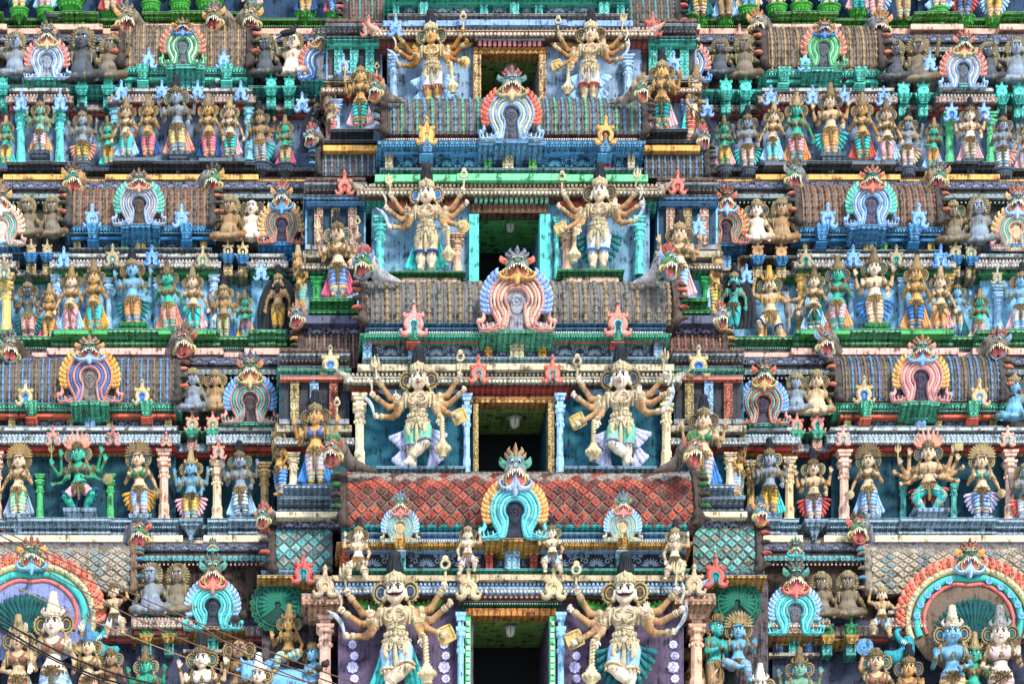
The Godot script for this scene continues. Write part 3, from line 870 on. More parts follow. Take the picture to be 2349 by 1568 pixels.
func make_ornaments() -> void:
	# small finial ornament, 1 wide and about 1.25 high
	var m := MB.new()
	var p := omega(0.25, 0.40, 0.2)
	m.strip(p, taper(p.size(), [0.04, 0.12, 0.125, 0.12, 0.115, 0.12, 0.125, 0.12, 0.04]), flat(p.size(), 0.12), 5)
	for s in [-1.0, 1.0]:
		m.ball(Vector3(s * 0.47, 0.16, 0.03), Vector3(0.075, 0.075, 0.08), 7, 4)
		p = smooth(V([[s * 0.06, 0.68], [s * 0.2, 0.74], [s * 0.31, 0.68], [s * 0.36, 0.76], [s * 0.29, 0.82]]), 3)
		m.strip(p, taper(p.size(), [0.06, 0.075, 0.06, 0.03]), flat(p.size(), 0.1), 4)
	p = smooth(V([[0, 0.56], [0, 0.72], [0, 0.88], [0, 1.02], [0, 1.14], [0, 1.26]]), 3)
	m.strip(p, taper(p.size(), [0.17, 0.16, 0.10, 0.075, 0.11, 0.04]), flat(p.size(), 0.11), 5)
	lib["finial.frame"] = m.mesh()
	m = MB.new()
	p = omega(0.15, 0.38, 0.1)
	m.strip(p, flat(p.size(), 0.05), flat(p.size(), 0.13), 4)
	lib["finial.scroll"] = m.mesh()
	m = MB.new()
	m.ball(Vector3(0, 1.13, 0.09), Vector3(0.065, 0.065, 0.06), 8, 5)
	lib["finial.knob"] = m.mesh()
	m = MB.new()
	m.ball(Vector3(0, 0.34, 0.01), Vector3(0.11, 0.2, 0.05), 8, 5)
	lib["finial.heart"] = m.mesh()
	# great arch ornament, about 1 wide; bands, backing, flames
	m = MB.new()
	m.lathe([Vector2(0.0, -0.03), Vector2(0.34, -0.03), Vector2(0.35, 0.0), Vector2(0, 0.02)], 20, Vector3.ZERO)
	var back := MB.new()
	back.ball(Vector3(0, 0.43, -0.01), Vector3(0.36, 0.36, 0.04), 18, 6)
	back.strip(smooth(V([[-0.5, 0.06], [-0.2, 0.09], [0.2, 0.09], [0.5, 0.06]]), 3), taper(10, [0.04, 0.09, 0.09, 0.04]), flat(10, 0.03), 4)
	lib["arch.back"] = back.mesh()
	var rs := [0.36, 0.312, 0.262, 0.212, 0.16]
	for i in 5:
		m = MB.new()
		p = omega(rs[i], 0.44, [0.17, 0.165, 0.15, 0.12, 0.09][i])
		var hw: float = [0.024, 0.03, 0.026, 0.03, 0.024][i]
		m.strip(p, taper(p.size(), [hw * 0.4, hw * 1.1, hw, hw, hw, hw, hw, hw * 1.1, hw * 0.4]), flat(p.size(), [0.085, 0.06, 0.08, 0.06, 0.085][i]), 5)
		if i % 2 == 0:
			for j in range(2, p.size() - 2, 1):
				m.ball(p[j] + Vector3(0, 0, [0.082, 0, 0.077, 0, 0.082][i]), Vector3(0.013, 0.013, 0.013), 5, 3)
		if i == 0:
			for s in [-1.0, 1.0]:
				m.ball(Vector3(s * 0.52, 0.15, 0.02), Vector3(0.04, 0.045, 0.06), 8, 5)
				m.strip(smooth(V([[s * 0.5, 0.14], [s * 0.45, 0.21], [s * 0.47, 0.27]]), 3), taper(7, [0.04, 0.03, 0.008]), flat(7, 0.05), 4)
		lib["arch.band%d" % i] = m.mesh()
	m = MB.new()
	m.ball(Vector3(0, 0.38, 0.03), Vector3(0.1, 0.14, 0.03), 10, 5)
	for i in 8:
		var a := i * TAU / 8
		m.ball(Vector3(sin(a) * 0.055, 0.42 + cos(a) * 0.055, 0.06), Vector3(0.022, 0.022, 0.014), 5, 3)
	m.ball(Vector3(0, 0.42, 0.065), Vector3(0.022, 0.022, 0.016), 6, 4)
	lib["arch.niche"] = m.mesh()
	m = MB.new()
	p = smooth(V([[-0.02, 0], [0.05, -0.01], [0.11, 0.005], [0.155, 0.045], [0.15, 0.095]]), 3)
	m.strip(p, taper(p.size(), [0.03, 0.046, 0.044, 0.028, 0.003]), taper(p.size(), [0.05, 0.06, 0.05, 0.01]), 4)
	p = smooth(V([[0.02, 0.03], [0.06, 0.055], [0.085, 0.05], [0.08, 0.03]]), 3)
	m.strip(p, taper(p.size(), [0.02, 0.018, 0.012]), flat(p.size(), 0.06), 3)
	m.ball(Vector3(0.08, 0.0, 0.055), Vector3(0.018, 0.018, 0.016), 6, 3)
	lib["flame_leaf"] = m.mesh()
	lib["flame_leaf_m"] = flipped(lib["flame_leaf"])
	# monster mask, about 1 across the ears
	var fd := Field.new(Vector3(-0.5, -0.5, -0.35), Vector3(0.5, 0.5, 0.5), 0.026)
	fd.cap(Vector3(-0.05, 0.15, 0), Vector3(0.05, 0.15, 0), 0.17, 0.17, 0.04)
	fd.cap(Vector3(0, 0.1, 0.1), Vector3(0, 0.0, 0.25), 0.08, 0.07, 0.04)
	for s in [-1.0, 1.0]:
		fd.cap(Vector3(s * 0.02, 0.2, 0.17), Vector3(s * 0.13, 0.255, 0.15), 0.035, 0.045, 0.025)
		fd.cap(Vector3(s * 0.13, 0.255, 0.15), Vector3(s * 0.23, 0.19, 0.05), 0.045, 0.035, 0.025)
		fd.cap(Vector3(s * 0.15, 0.02, 0.13), Vector3(s * 0.2, 0.0, 0.06), 0.07, 0.07, 0.04)
		fd.cap(Vector3(s * 0.055, 0.02, 0.31), Vector3(s * 0.055, 0.02, 0.31), 0.035, 0.035, 0.02)
		fd.cap(Vector3(s * 0.21, 0.0, 0.02), Vector3(s * 0.25, -0.3, -0.06), 0.09, 0.07, 0.05)
	m = MB.new()
	fd.mesh_into(m)
	lib["mask.skull"] = m.mesh()
	m = MB.new()
	for s in [-1.0, 1.0]:
		p = smooth(V([[0, -0.045, 0.27], [s * 0.08, -0.03, 0.25], [s * 0.17, -0.06, 0.18], [s * 0.25, -0.16, 0.1], [s * 0.27, -0.3, 0.04], [s * 0.18, -0.4, 0.04]]), 4)
		m.tube(p, taper(p.size(), [0.035, 0.042, 0.04, 0.035, 0.03, 0.02]), 6)
		p = smooth(V([[s * 0.23, -0.12, 0.06], [s * 0.33, -0.16, 0.02], [s * 0.37, -0.26, 0.0], [s * 0.30, -0.33, 0.0]]), 3)
		m.strip(p, taper(p.size(), [0.03, 0.045, 0.04, 0.01]), flat(p.size(), 0.05), 4)
	lib["mask.lip"] = m.mesh()
	m = MB.new()
	for s in [-1.0, 1.0]: m.ball(Vector3(s * 0.125, -0.22, 0.02), Vector3(0.14, 0.18, 0.06), 12, 6)
	lib["mask.mouth"] = m.mesh()
	m = MB.new()
	for q in [[0.035, -0.06, 0.275, 0.06], [0.095, -0.06, 0.245, 0.13], [0.15, -0.075, 0.2, 0.07], [0.195, -0.11, 0.15, 0.10]]:
		for s in [-1.0, 1.0]:
			m.tube([Vector3(s * q[0], q[1] + 0.01, q[2]), Vector3(s * q[0] * 1.05, q[1] - q[3] * 0.5, q[2] + 0.012), Vector3(s * q[0] * 1.0, q[1] - q[3], q[2])], [0.026, 0.02, 0.003], 6)
	lib["mask.teeth"] = m.mesh()
	m = MB.new()
	m.col = Color(0.62, 0.6, 0.52)
	m.ball(Vector3.ZERO, Vector3(0.05, 0.052, 0.045), 10, 6)
	m.col = Color(0.01, 0.01, 0.012)
	m.ball(Vector3(0, -0.012, 0.022), Vector3(0.036, 0.036, 0.028), 8, 5)
	lib["mask.eye"] = m.mesh()
	m = MB.new()
	for s in [-1.0, 1.0]:
		p = smooth(V([[s * 0.03, 0.16, 0.2], [s * 0.05, 0.25, 0.17], [s * 0.13, 0.3, 0.12], [s * 0.2, 0.24, 0.12], [s * 0.15, 0.2, 0.16]]), 3)
		m.tube(p, taper(p.size(), [0.02, 0.03, 0.028, 0.02, 0.01]), 5)
	lib["mask.brow"] = m.mesh()
	m = MB.new()
	p = smooth(V([[0, 0], [0.09, 0.0], [0.18, 0.07], [0.22, 0.2]]), 3)
	m.strip(p, taper(p.size(), [0.05, 0.10, 0.095, 0.005]), taper(p.size(), [0.05, 0.05, 0.04, 0.01]), 4)
	m.ball(Vector3(0.11, 0.03, 0.05), Vector3(0.045, 0.045, 0.03), 8, 4)
	lib["mask.ear"] = m.mesh()
	lib["mask.ear_m"] = flipped(lib["mask.ear"])
	m = MB.new()
	for s in [-1.0, 1.0]:
		p = smooth(V([[s * 0.06, 0.24], [s * 0.10, 0.36], [s * 0.19, 0.45], [s * 0.16, 0.55]]), 3)
		m.strip(p, taper(p.size(), [0.05, 0.07, 0.065, 0.006]), flat(p.size(), 0.08), 4)
		p = smooth(V([[s * 0.15, 0.24], [s * 0.25, 0.33], [s * 0.3, 0.42]]), 3)
		m.strip(p, taper(p.size(), [0.04, 0.055, 0.005]), flat(p.size(), 0.06), 4)
	p = smooth(V([[0, 0.22], [0, 0.36], [0, 0.5], [0, 0.64]]), 3)
	m.strip(p, taper(p.size(), [0.035, 0.05, 0.07, 0.006]), flat(p.size(), 0.12), 4)
	m.ball(Vector3(0, 0.49, 0.10), Vector3(0.035, 0.035, 0.04), 7, 4)
	lib["mask.crest"] = m.mesh()
	m = MB.new()
	for s in [-1.0, 1.0]:
		p = smooth(V([[s * 0.03, -0.16], [s * 0.07, -0.34], [s * 0.2, -0.45], [s * 0.38, -0.42], [s * 0.45, -0.3], [s * 0.38, -0.24], [s * 0.34, -0.3]]), 4)
		m.strip(p, taper(p.size(), [0.03, 0.055, 0.07, 0.06, 0.045, 0.03, 0.01]), flat(p.size(), 0.13), 5)
		p = smooth(V([[s * 0.02, -0.2], [s * 0.05, -0.4], [s * 0.14, -0.5], [s * 0.2, -0.46]]), 3)
		m.strip(p, taper(p.size(), [0.02, 0.035, 0.035, 0.012]), flat(p.size(), 0.16), 4)
	p = smooth(V([[0, -0.06], [0, -0.26], [0, -0.46], [0, -0.66]]), 4)
	m.strip(p, taper(p.size(), [0.03, 0.05, 0.13, 0.02]), flat(p.size(), 0.17), 6)
	for j in range(2, 8, 2): m.torus(Vector3(0, -0.46, 0.135), Vector3(0, 0, 1), 0.012 + j * 0.010, 0.010, 12, 4)
	lib["mask.beard"] = m.mesh()
	# rib of a vault: a half-round rod along the curve, with or without beads; unit height and depth
	for kind in 2:
		m = MB.new()
		var pts := []
		var rad := []
		for i in 41:
			var q := vault_curve(i / 40.0)
			pts.append(Vector3(0, q.y, q.x))
			rad.append(0.24 if kind == 0 else 0.13)
		var rings := []
		for i in 41:
			var t: Vector3 = (pts[mini(i + 1, 40)] - pts[maxi(i - 1, 0)]).normalized()
			var nn := Vector3(0, -t.z, t.y)
			var ring := []
			for j in 7:
				var a := PI * j / 6.0
				ring.append(pts[i] + Vector3(cos(a), 0, 0) * rad[i] + nn * sin(a) * rad[i] * 0.16 * -1.0)
			rings.append(ring)
		m.grid(rings, false)
		if kind == 0:
			for i in 10:
				var q := vault_curve((i + 0.5) / 10.0)
				m.ball(Vector3(0, q.y, q.x) + Vector3(0, 0.02, 0.03), Vector3(0.40, 0.046, 0.05), 7, 4)
		lib["rib%d" % kind] = m.mesh()
	# claw on a gable edge
	m = MB.new()
	m.tube(smooth(V([[0.1, 0, 0], [-0.2, 0.06, 0.1], [-0.55, 0.02, 0.16], [-0.8, -0.15, 0.18]]), 3), taper(10, [0.3, 0.3, 0.22, 0.04]), 7)
	lib["claw"] = m.mesh()
	lib["claw_m"] = flipped(lib["claw"])
	# diamond tile with a raised border and a boss
	m = MB.new()
	m.face(V([[0, -0.5, 0], [0.5, 0, 0], [0.4, 0, 0.14], [0, -0.4, 0.14]]))
	m.face(V([[0.5, 0, 0], [0, 0.5, 0], [0, 0.4, 0.14], [0.4, 0, 0.14]]))
	m.face(V([[0, 0.5, 0], [-0.5, 0, 0], [-0.4, 0, 0.14], [0, 0.4, 0.14]]))
	m.face(V([[-0.5, 0, 0], [0, -0.5, 0], [0, -0.4, 0.14], [-0.4, 0, 0.14]]))
	m.face(V([[0, -0.4, 0.14], [0.4, 0, 0.14], [0, 0.4, 0.14], [-0.4, 0, 0.14]]))
	for i in 7:
		var a := (i - 3) / 3.0 * 1.1
		m.col = Color(0.75, 0.7, 0.62)
		m.face([Vector3(sin(a) * 0.08, 0.02 + cos(a) * 0.04, 0.15), Vector3(sin(a - 0.1) * 0.24, 0.02 + cos(a - 0.1) * 0.2, 0.15), Vector3(sin(a + 0.1) * 0.24, 0.02 + cos(a + 0.1) * 0.2, 0.15)])
	m.col = Color(0.55, 0.9, 0.95)
	m.ball(Vector3(0, -0.03, 0.15), Vector3(0.11, 0.11, 0.09), 7, 4)
	lib["tile"] = m.mesh()
	# painted relief: a fan of petals between two rows of spirals, 2 wide and 1 high
	m = MB.new()
	for i in 9:
		var a := (i - 4) / 4.0 * 1.35
		m.strip([Vector3(sin(a) * 0.12, -0.42 + cos(a) * 0.12, 0), Vector3(sin(a) * 0.34, -0.42 + cos(a) * 0.34, 0), Vector3(sin(a) * 0.52, -0.42 + cos(a) * 0.52, 0)], [0.015, 0.05, 0.02], [0.03, 0.05, 0.02], 3)
	for s in [-1.0, 1.0]:
		for q in [[0.66, -0.1, 0.22, 1.0], [0.86, 0.22, 0.14, -1.0], [0.52, 0.28, 0.12, -1.0], [0.86, -0.34, 0.11, -1.0]]:
			var pts := []
			for i in 17:
				var t := i / 16.0
				var a: float = t * TAU * 1.2 * q[3]
				pts.append(Vector3(s * (q[0] + cos(a) * q[2] * (1.0 - t * 0.85)), q[1] + sin(a) * q[2] * (1.0 - t * 0.85), 0))
			if s < 0: pts.reverse()
			m.strip(pts, flat(17, 0.028), flat(17, 0.04), 3)
	lib["scrollwork"] = m.mesh()
	# rosette
	m = MB.new()
	for i in 8:
		var a := i * TAU / 8
		m.ball(Vector3(sin(a) * 0.3, cos(a) * 0.3, 0), Vector3(0.17, 0.17, 0.1), 7, 4)
	m.ball(Vector3(0, 0, 0.04), Vector3(0.15, 0.15, 0.12), 8, 4)
	lib["rosette"] = m.mesh()
	# carved leaf with a drooping tip, for a row under an eave; unit width
	m = MB.new()
	m.ball(Vector3(0, 0, 0), Vector3(0.42, 0.5, 0.3), 6, 4)
	lib["bead"] = m.mesh()
	# lotus bracket below a figure: top plate, bowl, drop; 1 wide, hangs down from 0
	m = MB.new()
	m.lathe([Vector2(0.0, -0.78), Vector2(0.07, -0.74), Vector2(0.05, -0.68), Vector2(0.12, -0.6), Vector2(0.3, -0.42), Vector2(0.42, -0.24), Vector2(0.46, -0.17), Vector2(0.40, -0.14), Vector2(0.5, -0.11), Vector2(0.5, -0.02), Vector2(0.46, 0.0), Vector2(0, 0)], 16)
	for i in 16:
		var a := i * TAU / 16
		m.ball(Vector3(sin(a) * 0.36, -0.33, cos(a) * 0.36), Vector3(0.06, 0.13, 0.06), 5, 4)
	lib["lotus"] = m.mesh()
	m = MB.new()
	var r2 := sqrt(0.5)
	m.lathe([Vector2(0.02, -0.8), Vector2(0.1 * r2 * 2, -0.66), Vector2(0.12, -0.6), Vector2(0.3, -0.32), Vector2(0.52, -0.24), Vector2(0.56, -0.16), Vector2(0.66, -0.13), Vector2(0.7, -0.02), Vector2(0.67, 0.0)], 4, Vector3.ZERO, 1.0, 1.0, true, PI / 4)
	lib["bracket"] = m.mesh()
	# square capital block flaring upwards (1 wide at the top, 1 high) and eight-sided column
	m = MB.new()
	m.lathe([Vector2(0.42, 0), Vector2(0.42, 0.12), Vector2(0.48, 0.14), Vector2(0.48, 0.28), Vector2(0.54, 0.31), Vector2(0.57, 0.45), Vector2(0.63, 0.55), Vector2(0.68, 0.72), Vector2(0.68, 0.80), Vector2(0.71, 0.82), Vector2(0.71, 1.0), Vector2(0.69, 1.01)], 4, Vector3.ZERO, 1.0, 1.0, true, PI / 4)
	lib["capital"] = m.mesh()
	m = MB.new()
	m.lathe([Vector2(0.46, 0), Vector2(0.46, 0.05), Vector2(0.40, 0.055), Vector2(0.42, 0.2), Vector2(0.34, 0.24), Vector2(0.33, 0.66), Vector2(0.40, 0.68), Vector2(0.40, 0.70), Vector2(0.36, 0.71), Vector2(0.38, 0.75), Vector2(0.52, 0.77), Vector2(0.55, 0.79), Vector2(0.5, 0.815)], 8, Vector3.ZERO, 1.0, 1.0, true, PI / 8)
	m.lathe([Vector2(0.62, 0.815), Vector2(0.72, 0.835), Vector2(0.72, 0.86)], 4, Vector3.ZERO, 1.0, 1.0, true, PI / 4)
	m.lathe([Vector2(0.42, 0.86), Vector2(0.42, 0.92)], 4, Vector3.ZERO, 1.0, 1.0, true, PI / 4)
	m.lathe([Vector2(0.60, 0.92), Vector2(0.66, 0.96), Vector2(0.78, 0.965), Vector2(0.82, 1.0)], 4, Vector3.ZERO, 1.0, 1.0, true, PI / 4)
	for i in 8:
		var a := i * TAU / 8
		m.ball(Vector3(sin(a) * 0.37, 0.63, cos(a) * 0.37), Vector3(0.1, 0.03, 0.06), 5, 3)
	lib["column"] = m.mesh()

func vault_curve(t: float) -> Vector2:
	# (depth, height), from the ridge at the back down over the bulge to the lower edge
	var a := t * PI * 0.56
	return Vector2(sin(a), 1.0 - (1.0 - cos(a)) * 0.915)

# ---------------------------------------------------------------- pieces of the tower, placed
func prof(kind: String) -> Array:
	match kind:
		"slab": return [Vector2(0, 1), Vector2(0.97, 1), Vector2(1, 0.94), Vector2(1, 0.06), Vector2(0.97, 0), Vector2(0, 0)]
		"cyma": return [Vector2(0, 1), Vector2(0.98, 1), Vector2(1, 0.96), Vector2(1, 0.76), Vector2(0.9, 0.74), Vector2(0.86, 0.6), Vector2(0.72, 0.38), Vector2(0.62, 0.3), Vector2(0.62, 0.12), Vector2(0.52, 0.1), Vector2(0.5, 0), Vector2(0, 0)]
		"podium": return [Vector2(0, 1), Vector2(0.98, 1), Vector2(1, 0.96), Vector2(1, 0.80), Vector2(0.86, 0.76), Vector2(0.82, 0.56), Vector2(0.7, 0.44), Vector2(0.7, 0.36), Vector2(0.82, 0.3), Vector2(0.84, 0.12), Vector2(0.7, 0.08), Vector2(0.68, 0), Vector2(0, 0)]
		"eave": return [Vector2(0, 1), Vector2(0.5, 1), Vector2(0.66, 0.97), Vector2(0.8, 0.88), Vector2(0.91, 0.72), Vector2(0.97, 0.5), Vector2(0.98, 0.40), Vector2(1, 0.38), Vector2(1, 0.06), Vector2(0.97, 0.0), Vector2(0.9, 0.0), Vector2(0.84, 0.1), Vector2(0, 0.1)]
		"roll": return [Vector2(0, 1), Vector2(0.7, 1), Vector2(0.86, 0.92), Vector2(0.97, 0.7), Vector2(1, 0.5), Vector2(0.97, 0.3), Vector2(0.86, 0.08), Vector2(0.7, 0), Vector2(0, 0)]
	return []

func bar(called: String, kind: String, u0: float, u1: float, v0: float, v1: float, zb: float, zf: float, mat: Material, parent: Node3D = null) -> MeshInstance3D:
	# a moulding whose front edge fills the columns u0..u1 and the rows v0..v1 at depth zf
	if not lib.has("bar." + kind):
		var mb := MB.new()
		mb.extrude(prof(kind), -0.5, 0.5)
		lib["bar." + kind] = mb.mesh()
	var a := P(u0, v1, zf)
	var b := P(u1, v0, zf)
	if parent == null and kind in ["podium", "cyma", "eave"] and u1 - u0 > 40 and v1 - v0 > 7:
		# added thin strip, its paler colour paints light caught along the top edge
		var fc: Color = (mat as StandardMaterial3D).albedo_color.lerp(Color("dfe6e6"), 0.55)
		put(tower, "painted_highlight", lib["bar." + kind], M(fc.to_html(false)), Vector3((a.x + b.x) / 2, b.y - 0.014, zb), Vector3(b.x - a.x + 0.02, 0.022, (zf - zb) * (0.72 if kind == "eave" else 1.0) + 0.014))
	return put(parent if parent else tower, called, lib["bar." + kind], mat, Vector3((a.x + b.x) / 2, a.y, zb), Vector3(b.x - a.x, b.y - a.y, zf - zb))

func beads(parent: Node3D, u0: float, u1: float, v: float, z: float, size: float, mat: Material, gap := 1.25) -> void:
	# a row of bosses along a moulding, joined because each is only a few pixels
	var mb := MB.new()
	var r := size * sz(z)
	var a := P(u0, v, z)
	var b := P(u1, v, z)
	var n := int((b.x - a.x) / (r * 2.0 * gap))
	for i in n:
		mb.ball(Vector3((i + 0.5 - n * 0.5) * r * 2.0 * gap, 0, 0), Vector3(r, r, r * 0.7), 5, 3)
	var o := put(parent, "beading", mb.mesh(), mat, (a + b) / 2)
	o.set_meta("kind", "stuff")

func finial(u: float, v0: float, v1: float, z: float, c1: String, c2: String, c3: String, lean := 0.0) -> void:
	var s := (v1 - v0) * sz(z) / 1.26
	var o := node(tower, "finial_ornament", P(u, v1, z), s, Vector3(0, lean, 0))
	put(o, "frame", lib["finial.frame"], M(c1))
	put(o, "scroll", lib["finial.scroll"], M(c2))
	put(o, "knob", lib["finial.knob"], M(c3))
	put(o, "heart", lib["finial.heart"], M(c3))

func mask(o: Node3D, at: Vector3, sc: Vector3, skin: String, ear: String, beard: String, crest: String, with_beard := true, rot := Vector3.ZERO) -> void:
	skin = Color(skin).lerp(Color("3f4640"), 0.45).to_html(false)
	crest = Color(crest).lerp(Color("5a4638"), 0.45).to_html(false)
	ear = Color(ear).lerp(Color("7a5a40"), 0.3).to_html(false)
	put(o, "skull", lib["mask.skull"], M(skin), at, sc, rot)
	put(o, "lip", lib["mask.lip"], M("b8a06a"), at, sc, rot)
	put(o, "mouth", lib["mask.mouth"], M("b8584f"), at, sc, rot)
	put(o, "teeth", lib["mask.teeth"], M("e6dfce", "k"), at, sc, rot).set_meta("kind", "stuff")
	put(o, "brow", lib["mask.brow"], M(ear), at, sc, rot)
	var b := Basis.from_euler(rot) * Basis.from_scale(sc)
	for k in [-1.0, 1.0]:
		put(o, "eye", lib["mask.eye"], M("ffffff", "v"), at + b * Vector3(k * 0.10, 0.17, 0.17), sc, rot)
		put(o, "ear", lib["mask.ear"] if k > 0 else lib["mask.ear_m"], M(ear), at + b * Vector3(k * 0.2, 0.12, 0.02), sc, rot)
	put(o, "crest", lib["mask.crest"], M(crest), at, sc, rot)
	if with_beard: put(o, "beard", lib["mask.beard"], M(beard), at, sc, rot)

func arch(u: float, vtop: float, vbot: float, width: float, z: float, c: Array, n_flames := 6) -> void:
	# c: outer band, middle band, inner band, flames, beard, mask, ears, crest, niche
	var k := sz(z)
	var w := width * k
	var o := node(tower, "arch_ornament", P(u, vbot, z), 1.0, Vector3(0.05, 0, 0))
	var H := (vbot - vtop) * k
	put(o, "backing", lib["arch.back"], M(c[8], "d"), Vector3.ZERO, Vector3.ONE * w)
	for i in 5: put(o, "band", lib["arch.band%d" % i], M(Color(c[[0, 1, 2, 1, 2][i]]).lerp(Color("d6e0e4"), 0.16).to_html(false)), Vector3(0, 0, 0.0), Vector3.ONE * w)
	put(o, "niche", lib["arch.niche"], M(c[8]), Vector3.ZERO, Vector3.ONE * w)
	for s in [-1.0, 1.0]:
		for i in n_flames:
			var a := 0.60 + i * (1.5 / n_flames)
			var r := w * 0.36
			put(o, "flame", lib["flame_leaf"] if s > 0 else lib["flame_leaf_m"], M(c[3]), Vector3(s * sin(a) * r, w * 0.44 + cos(a) * r, w * 0.005), Vector3.ONE * w * (0.98 if n_flames < 8 else 0.86), Vector3(0, 0, s * (PI / 2 - a) * 0.75))
	# the mask fills what is left above the arch
	var sy := minf((H - w * 0.62) / 1.3, w * 0.62)
	mask(o, Vector3(0, w * 0.62 + sy * 0.66, w * 0.06), Vector3(w * 0.54, sy, w * 0.54), c[5], c[6], c[4], c[7])

	var left := H - w * 0.62 - sy * 1.2
	if left > w * 0.2:
		mask(o, Vector3(0, H - left * 0.45, 0.0), Vector3(0.8, 0.8, 0.8) * left, c[5], c[7], c[0], c[6])

func dragon(u: float, v: float, size: float, z: float, turn: float, skin: String, ear: String, crest: String, body: String, tail_u: float, tail_v: float) -> void:
	# a gaping head at a roof corner with a tapering body that runs down along the ridge
	var k := sz(z)
	var s := size * k
	var o := node(tower, "dragon_head", P(u, v, z))
	mask(o, Vector3.ZERO, Vector3.ONE * s, skin, ear, body, crest, false, Vector3(0.05, turn, 0))
	var e := P(tail_u, tail_v, z - 0.5) - P(u, v, z)
	var m := MB.new()
	var pts: Array = smooth([Vector3(0, -s * 0.02, -s * 0.02), Vector3(e.x * 0.14, s * 0.12, -s * 0.2), Vector3(e.x * 0.4, lerpf(0.0, e.y, 0.55), e.z * 0.6), e], 4)
	m.tube(pts, taper(pts.size(), [s * 0.28, s * 0.30, s * 0.2, s * 0.04]), 10)
	for i in range(2, pts.size() - 3):
		m.tube([pts[i] + Vector3(0, s * 0.2, 0.02), pts[i] + Vector3(-signf(e.x) * s * 0.06, s * 0.34 - i * s * 0.012, 0.0)], [s * 0.05, s * 0.01], 5)
	put(o, "body", m.mesh(), M(body, "d"))
	m = MB.new()
	m.strip(smooth(V([[-0.26, -0.26], [-0.16, -0.42], [0.0, -0.47], [0.16, -0.42], [0.26, -0.26]]), 3), flat(13, 0.055), flat(13, 0.14), 5)
	put(o, "jaw", m.mesh(), M(Color(ear).lerp(Color("6a5a48"), 0.55).to_html(false)), Vector3.ZERO, Vector3.ONE * s, Vector3(0.05, turn, 0))

